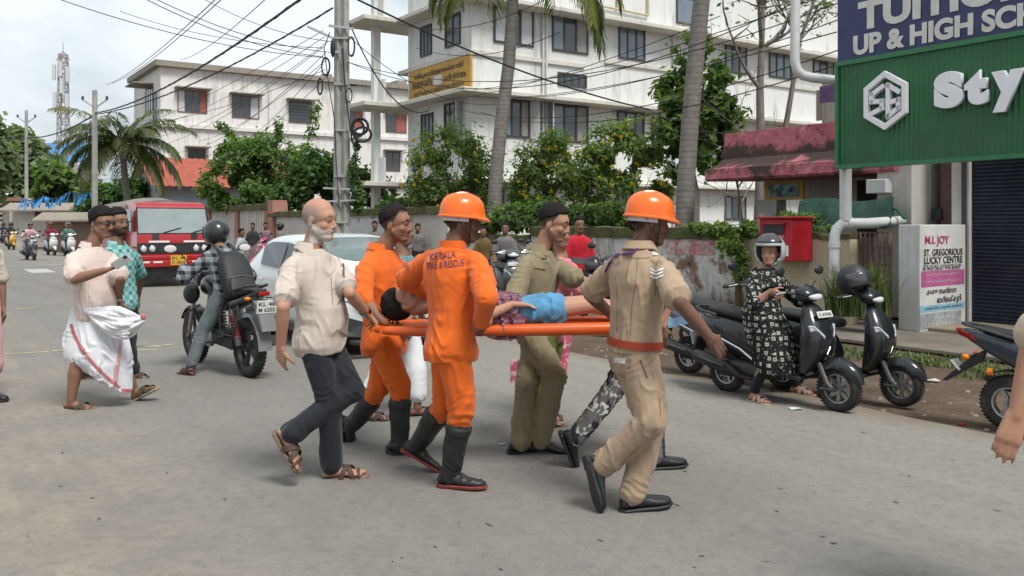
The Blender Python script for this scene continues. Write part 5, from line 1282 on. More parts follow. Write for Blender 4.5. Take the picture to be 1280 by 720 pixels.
    def head(s, b):
        H, hv = s.H, s.hvec
        def e(f, l, u, a, c, d): b.ell(H(f, l, u), hv(a, 0, 0), hv(0, c, 0), hv(0, 0, d), 18, 12)
        e(-.010, 0, .030, .098, .077, .092); e(.022, 0, -.040, .072, .062, .082); e(.058, 0, -.098, .032, .034, .026); e(.03, 0, .02, .070, .068, .06)
        for sg_ in (1, -1):
            b.cone(H(-.005, .050 * sg_, -.050), H(.056, .022 * sg_, -.100), .024 * s.hk, .020 * s.hk, 10); b.ell(H(.036, .030 * sg_, -.062), hv(.036, 0, 0), hv(0, .028, 0), hv(0, 0, .036), 12, 8)
            b.ell(H(.055, .041 * sg_, -.034), hv(.026, 0, 0), hv(0, .022, 0), hv(0, 0, .026), 10, 8)
            b.cone(H(.087, .012 * sg_, .016), H(.070, .048 * sg_, .018), .0125 * s.hk, .011 * s.hk, 8)
            b.ell(H(.095, .013 * sg_, -.043), hv(.011, 0, 0), hv(0, .008, 0), hv(0, 0, .008), 8, 6)
            b.ell(H(-.014, .076 * sg_, -.018), hv(.019, .004 * sg_, 0), hv(-.004, .008 * sg_, 0), hv(.004, 0, .032), 10, 8)
            b.ell(H(.074, .031 * sg_, -.002), hv(.013, 0, 0), hv(0, .018, 0), hv(0, 0, .012), 8, 6)
        b.cone(H(.087, 0, .006), H(.106, 0, -.036), .0095 * s.hk, .0120 * s.hk, 8); b.ell(H(.106, 0, -.039), hv(.011, 0, 0), hv(0, .011, 0), hv(0, 0, .010), 8, 6)
        b.ell(H(.086, 0, -.065), hv(.013, 0, 0), hv(0, .020, 0), hv(0, 0, .007), 10, 6); b.ell(H(.084, 0, -.077), hv(.013, 0, 0), hv(0, .018, 0), hv(0, 0, .007), 10, 6); b.ell(H(.070, 0, -.070), hv(.020, 0, 0), hv(0, .034, 0), hv(0, 0, .024), 10, 8)
        nk = s.j['neck']; b.cone(nk - s.up * .03, H(-.018, 0, -.07), .060 * s.s * s.g, .054 * s.s, 14)
    def torso(s, b, off=0.0, t0=-.16, t1=1.03, belly=0.0, hem=None, table=TORSO, chest=0.0):
        j = s.j; k = s.s; lp, lc = leftv(s.yp), leftv(s.yc); ax = j['neck'] - j['pel']; up = ax.normalized(); rows = []
        for t, a, c in table:
            if t < t0 or t > t1: continue
            l = lp.lerp(lc, max(0, min(1, t))).normalized(); l = (l - up * l.dot(up)).normalized(); f = l.cross(up)
            bl = belly * math.exp(-((t - .28) / .22) ** 2) + chest * math.exp(-((t - .68) / .12) ** 2); o = j['pel'] + ax * t + f * (bl * .6) * k
            ra = (a * s.g + off) * k; rb = (c * s.g + off + bl * .5) * k
            if hem and t < .1: ra += hem * (.1 - t) / .3; rb += hem * (.1 - t) / .3
            rows.append([o + l * ra * math.copysign(abs(math.cos(q)) ** .85, math.cos(q)) + f * rb * math.copysign(abs(math.sin(q)) ** .85, math.sin(q)) for q in [6.283 * i / 26 for i in range(26)]])
        b.loft(rows)
        return rows
    def body(s, arms='LR', legs='LR', hands='LR', feet='', headon=True, hairzone=None):
        b = MB(); j = s.j; k = s.s; g = s.g
        s.torso(b, -.012)
        if headon: s.head(b)
        for q in arms:
            b.cone(j['sh' + q] - s.up * .015, j['el' + q], .050 * k * g, .040 * k * g, 12); m = j['el' + q].lerp(j['wr' + q], .3)
            b.cone(j['el' + q], m, .039 * k * g, .040 * k * g, 12); b.cone(m, j['wr' + q], .040 * k * g, .027 * k, 12)
            b.cone(j['neck'].lerp(j['sh' + q], .25) - s.up * .02, j['sh' + q], .045 * k, .050 * k * g, 10)
            if q in hands: s.hand(b, q)
        for q in legs:
            b.cone(j['hip' + q], j['kn' + q], .080 * k * g, .054 * k, 12); m = j['kn' + q].lerp(j['an' + q], .32) - yawv(s.yp) * .008
            b.cone(j['kn' + q], m, .053 * k, .055 * k * g, 12); b.cone(m, j['an' + q], .054 * k * g, .035 * k, 12)
            if q in feet: s.foot(b, q); b.cone(j['an' + q], s.feet[q][0] - s.feet[q][3] * .03, .036 * k, .034 * k, 10)
        me = remesh(b, s.vox, 3, .45)
        p = vco(me); n = vno(me); r = p - A3(j['head']); F, L, Uu = A3(s.hf), A3(s.hl), A3(s.hu); hf, hl, hu = r @ F / s.hk, r @ L / s.hk, r @ Uu / s.hk
        C = np.tile(np.array(s.skin), (len(p), 1)); inh = (np.abs(hf) < .16) & (np.abs(hl) < .12) & (np.abs(hu) < .16)
        def blend(mask, c): 
            mk = np.clip(mask, 0, 1)[:, None]; C[:] = C * (1 - mk) + np.array(c) * mk
        def gb(f0, l0, u0, a, c, d): return np.exp(-(((hf - f0) / a) ** 2 + ((np.abs(hl) - l0) / c) ** 2 + ((hu - u0) / d) ** 2) * 1.2) * inh
        if headon:
            blend(.45 * gb(.08, .03, -.002, .03, .022, .014), tuple(x * .62 for x in s.skin))
            lip = gb(.10, 0, -.072, .022, .020, .010); blend(.75 * lip, (s.skin[0] * .78 + .02, s.skin[1] * .6, s.skin[2] * .62))
            hc = BLACKH if not s.facehair or len(s.facehair) < 2 else s.facehair[1]
            br = np.clip(1.6 * gb(.088, .030, .021, .03, .019, .0062) * 1.4 - .2, 0, 1); blend(br, BLACKH if hc[0] < .2 else (.12, .11, .10))
            fh = s.facehair[0] if s.facehair else ''
            if 'g' not in fh:
                an = np.arctan2(np.abs(hl), hf + .01); ln = np.interp(an, [0, .5, .9, 1.25, 1.5, 1.75, 2.1, 2.6, 3.15], [.078, .076, .066, .024, -.028, .0, -.032, -.062, -.066]) + .008 * vnoise(p * 70)
                blend(inh * np.clip((hu - ln) / .010 + .5, 0, 1) * (.93 - .25 * np.clip((.02 - hu) / .06, 0, 1)) * (np.abs(hl) < .081), BLACKH)
            if 'm' in fh:
                mm = np.clip(2.4 * gb(.098, .008, -.057, .028, .026, .0085) - .45, 0, 1); blend(mm, hc); p = p + n * (mm * .003)[:, None]
            if 'b' in fh:
                bz = inh * (hu < -.040 + .045 * np.clip((.03 - hf) / .05, 0, 1)) * (hf > -.022) * (hu > -.14) * np.clip((-.050 - hu + .5 * np.clip(.055 - hf, 0, .06)) / .02, 0, 1); bz = bz * (1 - np.clip(lip * 1.8, 0, 1)); bz = np.clip(bz + np.clip(2.2 * gb(.098, .008, -.057, .028, .026, .0085) - .4, 0, 1), 0, 1)
                blend(bz * (.86 + .3 * vnoise(p * 120)), hc); p = p + n * (bz * (.004 + .003 * vnoise(p * 160)))[:, None]
            if 's' in fh:     # stubble
                sz = inh * np.clip((-.035 - hu) / .02, 0, 1) * (hf > -.01) * (hu > -.13); blend(sz * .45 * (1 - lip), tuple(x * .4 for x in s.skin))
            if 'g' in fh:     # close-cropped grey scalp
                sz = inh * np.clip((hu - np.where(hf > .05, .2, np.where(hf > 0, .06 + .0 * hf, -.03))) / .02, 0, 1); sides = inh * np.clip((.035 - hf) / .02, 0, 1) * np.clip((hu + .055) / .02, 0, 1) * np.clip((.085 - hu) / .04, 0, 1)
                blend(np.clip(sides, 0, 1) * .8 * (.85 + .3 * vnoise(p * 150)), (.23, .21, .195))
        # warmer knuckles and paler palms are left to the skin noise
        p_loc = p - A3(s.o); setco(me, p_loc); colattr(me, C)
        o = link('body', me, M['skin'], s.root); s.bodyo = o
        if headon:
            for sg_ in (1, -1):
                b = MB(); c = s.H(.0795, .0315 * sg_, -.001); b.ell(c, s.hvec(.0105, 0, 0), s.hvec(0, .0125, 0), s.hvec(0, 0, .0048), 10, 6); eo = b.build('eye', M['eyew'], s.root, world=True, smooth=True)
                b = MB(); b.ell(c + s.hvec(.0068, .001 * sg_, 0), s.hvec(.0045, 0, 0), s.hvec(0, .005, 0), s.hvec(0, 0, .0046), 8, 6); b.build('iris', M['iris'], eo, world=True, smooth=True)
        return o
    def cloth(s, name, b, material, amp=.005, folds=(), smooth=6, vox=None, parent=None, lo=9.0, seed=None):
        me = remesh(b, vox or s.vox * 1.5, smooth, .5); wrinkle(me, amp, folds, seed if seed is not None else s.j['pel'].x * 7.3 + 5, lo)
        p = vco(me); setco(me, p - A3(s.o)); o = link(name, me, material, parent or s.root); return o
    def shirt(s, material, sleeve=.8, long=False, off=.016, t0=-.16, belly=0.0, hem=.012, sr=(.072, .068), name='shirt', amp=.005, cuff=None, table=TORSO, arms='LR', chest=0, vneck=1.0):
        b = MB(); j = s.j; k = s.s; g = s.g
        s.torso(b, off, t0, vneck, belly, hem, table, chest); folds = []
        ups = s.up
        for q in arms:
            S_, E, Wr = j['sh' + q], j['el' + q], j['wr' + q]
            b.cone(j['neck'].lerp(S_, .22) - ups * .030, S_.lerp(j['neck'], .06), .050 * k * g, (.058 * g) * k, 12)
            e2 = S_.lerp(E, min(1, sleeve)); b.cone(S_.lerp(E, .05), e2, .061 * k * g, sr[1] * k * g, 14)
            folds.append((S_.lerp(E, .15) + (j['pel'] - j['neck']) * .08, E - S_, .11, .006, 75))
            if long:
                b.cone(E, E.lerp(Wr, long), sr[1] * k * g * .94, sr[1] * k * g * (.70 if long > .8 else .82), 14); folds.append((E, Wr - S_, .10, .007, 95)); folds.append((E.lerp(Wr, long * .8), Wr - E, .07, .004, 130))
            else: 
                # flat cuff edge
                d = (E - S_).normalized(); x, y = frame(d); rr = sr[1] * k * g * 1.02
                b.loft([[c + (x * math.cos(t) + y * math.sin(t)) * rr for t in [6.283 * i / 16 for i in range(16)]] for c in (e2 - d * .04, e2 + d * (.035 if sleeve < 1 else .0))])
        folds.append((j['pel'].lerp(j['neck'], .15), ups, .16, .0045, 62)); folds.append((j['pel'].lerp(j['neck'], .55), (ups + leftv(s.yc)).normalized(), .18, .003, 48))
        return s.cloth(name, b, material, amp, folds)
    def trousers(s, material, r=(.098, .076, .066), end=1.0, short=0, off=.010, t1=.16, name='trousers', amp=.005, flare=1.0):
        b = MB(); j = s.j; k = s.s; g = s.g; s.torso(b, off, -.16, t1); folds = []
        for q in 'LR':
            h, kn, an = j['hip' + q], j['kn' + q], j['an' + q]
            if short:
                b.cone(h + V((0, 0, .02)), h.lerp(kn, short), r[0] * k * g, r[1] * k, 14); folds += [(h.lerp(kn, short * .6), leftv(s.yp) + (kn - h), .14, .009, 70)]; continue
            b.cone(h + V((0, 0, .02)), kn, r[0] * k * g, r[1] * k, 14)
            e2 = kn.lerp(an, end); b.cone(kn, e2, r[1] * k * .98, r[2] * k, 14)
            d = (an - kn).normalized(); x, y = frame(d); rr = r[2] * k * flare
            b.loft([[c + (x * math.cos(t) + y * math.sin(t)) * rr for t in [6.283 * i / 16 for i in range(16)]] for c in (e2 - d * .06, e2 + d * .015)])
            folds += [(kn, an - h, .11, .0075, 72), (an.lerp(kn, .15), an - kn, .09, .006, 100), (h, (kn - h) + leftv(s.yp) * .1, .12, .005, 60)]
        return s.cloth(name, b, material, amp, folds)
    # ---------- footwear
    def shoe(s, q, material, solem, name='shoe', boot=0.0, grow=.008, heel=.02):
        A, f, l, u = s.feet[q]; k = s.s; o = A - u * .08 * k; b = MB()
        for T, w0, h0 in ((0, 1, 1),):
            rows = []
            for x, w, h in ((-.070, .014, .045), (-.062, .026, .070), (-.02, .036, .095), (.03, .040, .085), (.08, .043, .065), (.13, .048, .050), (.18, .044, .042), (.212, .028, .034), (.222, .010, .024)):
                rows.append([o + f * x * k + l * (math.cos(t) * (w + grow * .5) * k) + u * (((math.sin(t) * .5 + .5) * h + .008) * k) for t in [6.283 * i / 14 for i in range(14)]])
            b.loft(rows)
        d = (s.j['kn' + q] - A).normalized()
        if boot:
            b.cone(A - u * .02 * k, A + d * boot * .5, .056 * k, .066 * k, 16); b.cone(A + d * boot * .5, A + d * boot, .066 * k, .076 * k, 16)
            x, y = frame(d); b.loft([[c + (x * math.cos(t) + y * math.sin(t)) * .080 * k for t in [6.283 * i / 18 for i in range(18)]] for c in (A + d * (boot - .03), A + d * (boot + .01))])
        else: b.cone(A - u * .01 * k, A + d * .02, .046 * k, .045 * k, 12)
        me = remesh(b, max(s.vox, .005), 4, .5)
        if boot: wrinkle(me, .003, [(A, d, .10, .004, 90), (A + d * .15, d, .09, .003, 70)], 1.3)
        setco(me, vco(me) - A3(s.o)); so = link(name, me, material, s.root)
        b = MB(); rows = []
        for zz, gr in ((0.004, .004), (.016, .007), (.020, .004)):
            rows.append([o + f * x * k + l * w * k + u * (zz - .004) * k for x, w in ((-.072 - gr, -.015), (-.072 - gr, .015), (-.05, .036 + gr), (0, .036 + gr), (.06, .042 + gr), (.13, .052 + gr), (.185, .046 + gr), (.222 + gr, .018), (.222 + gr, -.018), (.185, -.046 - gr), (.13, -.052 - gr), (.06, -.042 - gr), (0, -.036 - gr), (-.05, -.036 - gr))])
        b.loft(rows)
        if heel: b.prism([o + f * x * k + l * w * k - u * .0005 * k for x, w in ((-.074, -.03), (-.074, .03), (.0, .036), (.0, -.036))], -u * heel * .4)
        b.build('sole', solem, so, world=True)
        return so
    def sandal(s, q, strapm, solem, style='cross'):
        A, f, l, u = s.feet[q]; k = s.s; o = A - u * .08 * k; b = MB(); rows = []
        for zz in (-.020, -.001): rows.append([o + f * x * k + l * w * k + u * zz * k for x, w in ((-.075, -.02), (-.075, .02), (-.05, .038), (.02, .042), (.09, .050), (.15, .054), (.20, .042), (.222, .015), (.222, -.015), (.20, -.042), (.15, -.054), (.09, -.050), (.02, -.042), (-.05, -.038))])
        b.loft(rows); so = b.build('sandal', solem, s.root, world=True, bevel=.004)
        def strap(x0, x1, h0, h1, w, a0=0, a1=180):
            b = MB(); rows = []
            for i in range(13):
                t = R(a0 + (a1 - a0) * i / 12); g_ = i / 12; x = x0 + (x1 - x0) * g_; h = h0 + (h1 - h0) * g_
                c = o + f * x * k + l * (math.cos(t) * .050 * k) + u * (math.sin(t) * h * k + .002); nn = (l * math.cos(t) + u * math.sin(t)).normalized()
                rows.append([c - f * w / 2 * k, c + f * w / 2 * k, c + f * w / 2 * k + nn * .006, c - f * w / 2 * k + nn * .006])
            b.loft(rows); b.build('strap', strapm, so, world=True)
        if style == 'cross': strap(.05, .13, .072, .048, .032); strap(.13, .055, .05, .072, .032); strap(.150, .165, .036, .032, .016)
        elif style == 'slide': strap(.09, .12, .062, .05, .045); strap(.03, .03, .088, .088, .03)
        else: strap(.10, .13, .052, .045, .03)
        if style == 'slide' or style == 'cross':
            b = MB(); b.tube([o + f * x * k + l * y * k + u * z * k for x, y, z in ((.03, .045, .04), (-.03, .045, .055), (-.075, .0, .055), (-.03, -.045, .055), (.03, -.045, .04))], .008, 6) ; b.build('heel_strap', strapm, so, world=True) if style == 'slide' else None
        return so
    # ---------- hair, hats
    def hair(s, material=None, h=.012, front=.070, side=-.02, back=-.065, recede=.0, long=0.0, n=0.5, part=0):
        b = MB(); nu_, nv = 56, 36; vs_ = []; info = []
        for i in range(nv + 1):
            t = -1.5 + 3.0 * i / nv
            for k in range(nu_):
                q = 6.2832 * k / nu_; vs_.append((math.cos(q) * math.cos(t), math.sin(q) * math.cos(t), math.sin(t)))
        a = np.array(vs_); loc = a * np.array((.099, .078, .093)) + np.array((-.010, 0, .030))
        x, y, z = loc.T; ang = np.arctan2(np.abs(y), x)          # 0 front, pi back
        line = np.interp(ang, [0, .5, .9, 1.25, 1.6, 2.1, 2.6, 3.15], [front, front - .002 + recede, front - .006 + recede, .046, side + .040, side + .022, back + .035, back + .03])
        line = line + .006 * vnoise(loc * 55); m = np.clip((z - line) / .022 + .4, 0, 1); m = m * m * (3 - 2 * m)
        nz_h = vnoise(loc * np.array((90, 90, 40)))
        sd_ = np.clip((z - .005) / .06, .3, 1); off = m * (h * sd_ * (1 + n * .9 * vnoise(loc * 34)) + .005 * nz_h * sd_) - (1 - m) * .016
        top = np.clip((z - .07) / .05, 0, 1); off = off + m * top * h * .5
        loc = loc + a * off[:, None]
        pts = [s.H(*q) for q in loc]; fs = [(i * nu_ + k, i * nu_ + (k + 1) % nu_, (i + 1) * nu_ + (k + 1) % nu_, (i + 1) * nu_ + k) for i in range(nv) for k in range(nu_)]
        b.add(pts, fs); b.add([], [])
        if long:
            L = s.j['head']; back_ = s.H(-.085, 0, -.02); rows = []
            for i in range(9):
                f_ = i / 8; c = back_ + V((0, 0, -long * f_)) - yawv(s.yc) * (.035 * math.sin(f_ * 2)); w = .07 * (1 - .55 * f_); rows.append([c + leftv(s.yc) * math.cos(t) * w + yawv(s.yc) * math.sin(t) * .035 * (1 - .3 * f_) for t in [6.283 * q / 10 for q in range(10)]])
            b.loft(rows)
        return b.build('hair', material or hairmat('black_hair', BLACKH), s.root, world=True, smooth=True, angle=180)
    def hardhat(s):
        b = MB(); n_ = 40; rows = []
        def rr(q, a, c, pk): return (a + pk * max(0, math.cos(q)) ** 3, c)
        prof = ((.016, 1.07, .36), (.023, 1.08, .36), (.030, 1.01, .08), (.055, 1.0, .03), (.085, .96, 0), (.112, .87, 0), (.133, .71, 0), (.148, .48, 0), (.155, .2, 0), (.1565, .06, 0), (.157, .005, 0))
        for u, sc_, pk in prof:
            r_ = []
            for i in range(n_):
                q = 6.2832 * i / n_; fx = math.cos(q) * .128 * sc_ * (1 + pk * .62 * max(0, math.cos(q)) ** 2); ly = math.sin(q) * .108 * sc_; rid = .006 * max(0, 1 - abs(math.sin(q)) * 3.2) * sc_ if u > .06 else 0
                r_.append(s.H(fx, ly, u + rid - (.016 * max(0, math.cos(q)) ** 2 if pk > .3 else 0)))
            rows.append(r_)
        inner = [[s.H(math.cos(6.2832 * i / n_) * .118, math.sin(6.2832 * i / n_) * .100, .018) for i in range(n_)]]
        b.loft(inner + rows); h = b.build('helmet', M['hardhat'], s.root, world=True, smooth=True)
        for y in (-.03, 0, .03):
            b = MB(); b.tube([s.H(.118 * math.cos(t), y, .045 + .113 * math.sin(t) - abs(y) * .12) for t in [R(25 + 11 * i) for i in range(13)]], .006 * s.hk, 6); b.build('ridge', M['hardhat'], h, world=True, smooth=True)
        b = MB(); rows = []
        for i in range(15):
            q = R(80 + 200 * i / 14); c = [s.H(math.cos(q) * r_, math.sin(q) * r_ * .86, u) for r_, u in ((.108, .028), (.112, -.004), (.104, -.006), (.100, .028))]; rows.append(c)
        b.loft(rows); b.build('headband', mat('helmet_band', (.55, .56, .60), .5), h, world=True)
        for sg_ in (1, -1):
            b = MB(); b.tube([s.H(*q) for q in ((.03, .092 * sg_, .03), (.035, .082 * sg_, -.03), (.04, .062 * sg_, -.085), (.052, .02 * sg_, -.132), (.054, 0, -.134))], .006 * s.hk, 6, flat=.5); b.build('chin_strap', M['rubber'], h, world=True)
            b = MB(); b.tube([s.H(*q) for q in ((-.05, .088 * sg_, .03), (-.01, .084 * sg_, -.04), (.035, .066 * sg_, -.082))], .005 * s.hk, 6, flat=.5); b.build('chin_strap', M['rubber'], h, world=True)
        return h
    def mhelmet(s, material, full=False, visor=None, trim=None, k=1.0):
        nu_, nv = 44, 26; b = MB(); keep = []; vs_ = []
        for i in range(nv + 1):
            t = -1.15 + (1.57 + 1.15 - .02) * i / nv
            for q in range(nu_):
                a = 6.2832 * q / nu_; vs_.append((math.cos(a) * math.cos(t), math.sin(a) * math.cos(t), math.sin(t)))
        pts = [s.H(-.012 + x * .145 * k, y * .125 * k, .016 + z * .138 * k) for x, y, z in vs_]
        for i in range(nv):
            for q in range(nu_):
                f = (i * nu_ + q, i * nu_ + (q + 1) % nu_, (i + 1) * nu_ + (q + 1) % nu_, (i + 1) * nu_ + q); x, y, z = [sum(vs_[w][c] for w in f) / 4 for c in range(3)]
                op = (x > .42 and z < .34 and (z > -.42 if full else True))
                if not op: keep.append(f)
        b.add(pts, keep); o = b.build('helmet', material, s.root, world=True, smooth=True, fix=True); m = o.modifiers.new('t', 'SOLIDIFY'); m.thickness = .018; m.offset = -1
        if visor:
            b = MB(); rows = []
            for i in range(9):
                z = (.36 - .05 * i) if visor == 'up' else (.40 - .10 * i)
                r_ = []
                for q in range(17):
                    a = R(-72 + 144 * q / 16)
                    if visor == 'up': tz = R(28 + 6 * i)
                    else: tz = math.asin(max(-.99, min(.99, z)))
                    r_.append(s.H(-.012 + math.cos(a) * math.cos(tz) * .153 * k, math.sin(a) * math.cos(tz) * .132 * k, .016 + math.sin(tz) * .146 * k))
                rows.append(r_)
            b.add([p for r_ in rows for p in r_], [(i * 17 + q, i * 17 + q + 1, (i + 1) * 17 + q + 1, (i + 1) * 17 + q) for i in range(8) for q in range(16)]); vo = b.build('visor', trim or glass('visor_tint', (.03, .03, .035), .08), o, world=True, smooth=True); m = vo.modifiers.new('t', 'SOLIDIFY'); m.thickness = .004
        b = MB(); b.tube([s.H(*q) for q in ((.03, .085, -.03), (.05, .06, -.10), (.06, 0, -.13), (.05, -.06, -.10), (.03, -.085, -.03))], .007, 6, flat=.5); b.build('chin_strap', M['rubber'], o, world=True)
        return o
    def collar(s, material, h=.034, gap=28, yaw=None, name='collar', r=.074, flap=True):
        c = s.j['neck'] + s.up * .0 * s.s; f = yawv(s.yc if yaw is None else yaw); l = leftv(s.yc if yaw is None else yaw); b = MB(); rows = []
        for i in range(25):
            a = R(gap + (360 - 2 * gap) * i / 24); fr = max(0, math.cos(a)); d = f * math.cos(a) + l * math.sin(a); k = s.s
            drop = .035 * fr
            pr = ((r - .006, h - drop * .4), (r + .004, h - drop * .4 + .004), (r + .026 + .012 * fr, -.004 - drop - .02 * fr), (r + .022 + .012 * fr, -.010 - drop - .02 * fr)) if flap else ((r - .006, h - drop), (r + .004, h - drop), (r + .008, -.01 - drop), (r, -.01 - drop))
            rows.append([c + d * x * k + V((0, 0, z * k)) for x, z in pr])
        b.loft(rows); return b.build(name, material, s.root, world=True, smooth=True)
    def button_line(s, material, w=.012):
        pass
    def bvh(s, o):
        me = o.data; p = vco(me) + A3(s.o); return BVHTree.FromPolygons([tuple(q) for q in p], [tuple(f.vertices) for f in me.polygons])
    def decal(s, o, name, polys, material, off=.004, bv=None):
        """flat badge: photo-pixel polygons draped on a garment as a thin raised patch"""
        bv = bv or s.bvh(o); b = MB(); ok = True
        for poly in polys:
            # subdivide polygon into a grid by fan of edge midpoints
            n = len(poly); q = []
            if n == 4:
                k = 6; g_ = []
                for i in range(k + 1):
                    for jj in range(k + 1):
                        u, v = i / k, jj / k; x = (1 - u) * ((1 - v) * poly[0][0] + v * poly[3][0]) + u * ((1 - v) * poly[1][0] + v * poly[2][0]); y = (1 - u) * ((1 - v) * poly[0][1] + v * poly[3][1]) + u * ((1 - v) * poly[1][1] + v * poly[2][1]); g_.append(s.drape(bv, x, y, off))
                if any(p is None for p in g_): continue
                b.add(g_, [(i * (k + 1) + jj, (i + 1) * (k + 1) + jj, (i + 1) * (k + 1) + jj + 1, i * (k + 1) + jj + 1) for i in range(k) for jj in range(k)])
        if b.v: return b.build(name, material, s.root, world=True, smooth=True, fix=False)
    def seam(s, o, pts, material, w=.6, name='seam', off=.002, bv=None):
        bv = bv or s.bvh(o); b = MB()
        pp = [s.drape(bv, x, y, off) for x, y in pts]; b.tube(pp, .0022 * w, 5); return b.build(name, material, s.root, world=True)
    def drape(s, bv, x, y, off):
        d = (P(x, y, 1) - CAMV).normalized(); h = bv.ray_cast(CAMV, d)
        if h[0] is None: h = bv.find_nearest(P(x, y, s.j['pel'].y - .12))
        n = h[1] if h[1].dot(d) < 0 else -h[1]
        return h[0] + n * off
    def draped_text(s, o, body, material, quad, size=1.0, offset=0.0, off=.004, bv=None, space=1.0):
        me = text_mesh(body, size, offset, 0, 0, 'CENTER', space, 3); bm = bmesh.new(); bm.from_mesh(me); bmesh.ops.triangulate(bm, faces=bm.faces); bmesh.ops.subdivide_edges(bm, edges=[e for e in bm.edges if e.calc_length() > .12 * size], cuts=2, use_grid_fill=False); bmesh.ops.triangulate(bm, faces=bm.faces); bm.to_mesh(me); bm.free()
        a = vco(me); lo, hi = a.min(0), a.max(0); bv = bv or s.bvh(o); r_ = []
        for p in a:
            u = (p[0] - lo[0]) / (hi[0] - lo[0]); v = (hi[1] - p[1]) / (hi[1] - lo[1]); x = (1 - v) * ((1 - u) * quad[0][0] + u * quad[1][0]) + v * ((1 - u) * quad[3][0] + u * quad[2][0]); y = (1 - v) * ((1 - u) * quad[0][1] + u * quad[1][1]) + v * ((1 - u) * quad[3][1] + u * quad[2][1])
            w = s.drape(bv, x, y, off); r_.append(A3(w if w is not None else V((0, 0, 0))) - A3(s.o))
        setco(me, np.array(r_)); return link('lettering', me, material, s.root, False)
    def report(s):
        j = s.j; k = s.s; r = []
        for q in 'LR':
            for a, b_, L in (('sh', 'el', .285), ('el', 'wr', .255), ('hip', 'kn', .43), ('kn', 'an', .41), ('an', 'to', .205)):
                if a + q in j and b_ + q in j:
                    d = (j[a + q] - j[b_ + q]).length / (L * k)
                    if abs(d - 1) > .12: r.append('%s%s-%s %.2f' % (a, q, b_, d))
        r.append('tor %.2f' % ((j['neck'] - j['pel']).length / (.5 * k))); r.append('hd %.2f' % ((j['head'] - j['neck']).length / (.15 * k)))
        print('FIG', s.label[:30], r, 'an z', ['%.2f' % j['an' + q].z for q in 'LR' if 'an' + q in j])
# ================================================================ VEHICLES
M['tyre'] = mat('tyre_rubber', (.022, .022, .022), .8, .3, 12, dirt=(.11, .10, .09), dscale=6, damt=.45, bump=.3, bscale=50)
M['alloy'] = mat('alloy_grey', (.35, .35, .36), .35, .1, metal=.8, dirt=(.12, .10, .08), damt=.3)
M['chrome'] = mat('chrome', (.6, .6, .62), .15, .05, metal=1.0)
M['dkmetal'] = mat('dark_engine_metal', (.07, .07, .072), .5, .3, 10, metal=.5, dirt=(.10, .08, .06), damt=.4)
M['blkplastic'] = mat('black_plastic', (.022, .023, .025), .5, .2, dirt=(.08, .075, .07), damt=.3)
M['seatvinyl'] = mat('seat_vinyl', (.022, .022, .024), .55, .2, bump=.2, bscale=120)
M['lens'] = mat('clear_lens', (.55, .57, .58), .12, .15, 14, spec=.8)
M['lensamber'] = mat('amber_lens', (.55, .16, .01), .2)
M['lensred'] = mat('red_lens', (.28, .01, .012), .2)
M['plate'] = mat('white_plate', (.62, .62, .60), .5, .05); M['plateyellow'] = mat('yellow_plate', (.62, .36, .03), .5, .06)
M['mirror'] = mat('mirror_face', (.5, .53, .56), .05, .02, metal=1.0)
X, Yv = V((1, 0, 0)), V((0, 1, 0))
def paint(name, c, rough=.28): return mat(name, c, rough, .06, 3, coat=.5, dirt=tuple(x * .6 + .03 for x in c), damt=.2)
def wheel(par, x, z, r, w, rimm, spokes=6, y=0.0, rimr=.60, hub=.045, name='wheel'):
    e_ = MB(); pr = []
    for i in range(11):
        t = R(-90 + 180 * i / 10); pr.append((r - w * .42 + math.cos(t) * w * .42, math.sin(t) * w * .5))
    pr = [(r * rimr, -w * .42)] + pr + [(r * rimr, w * .42)]
    e_.lathe((x, y, z), Yv, pr, 40, cap=False, closed=True)
    ty = e_.build('tyre', M['tyre'], par, smooth=True)
    b = MB(); k = 44
    for i in range(k):                                   # tread blocks
        a = 6.283 * i / k; c = V((x + math.cos(a) * (r - .001), y, z + math.sin(a) * (r - .001))); rd = V((math.cos(a), 0, math.sin(a))); tg = Yv.cross(rd)
        for s_ in (-1, 1): b.obox(c + Yv * (s_ * w * .22), (Yv + tg * .5 * s_).normalized(), tg, rd, w * .17, .006, .0035)
    b.build('tread', M['tyre'], ty)['kind'] = 'stuff'
    b = MB(); b.lathe((x, y, z), Yv, [(r * rimr * 1.02, -w * .40), (r * rimr * 1.02, w * .40), (r * rimr * .90, w * .36), (r * rimr * .86, w * .1), (r * rimr * .86, -w * .1), (r * rimr * .90, -w * .36)], 36, cap=False, closed=True)
    for i in range(spokes):
        a = 6.283 * i / spokes; d = V((math.cos(a), 0, math.sin(a))); b.obox(V((x, y, z)) + d * r * rimr * .5, d, Yv, d.cross(Yv), r * rimr * .45, w * .16, .012 + .02 * r)
    b.lathe((x, y, z), Yv, [(hub, -w * .45), (hub, w * .45)], 16); b.build('rim', rimm, par, smooth=True)
def loftx(b, secs, n=16, p=.75):
    """body running along x from sections (x, centre z, half height, half width)"""
    b.loft([[V((x, hw * math.copysign(abs(math.cos(t)) ** p, math.cos(t)), z + hh * math.copysign(abs(math.sin(t)) ** p, math.sin(t)))) for t in [6.2832 * i / n for i in range(n)]] for x, z, hh, hw in secs])
def loftz(b, secs, n=18, p=.8):
    """shell rising along z from sections (z, centre x, half depth, half width)"""
    b.loft([[V((x + d * math.copysign(abs(math.cos(t)) ** p, math.cos(t)), w * math.copysign(abs(math.sin(t)) ** p, math.sin(t)), z)) for t in [6.2832 * i / n for i in range(n)]] for z, x, d, w in secs])
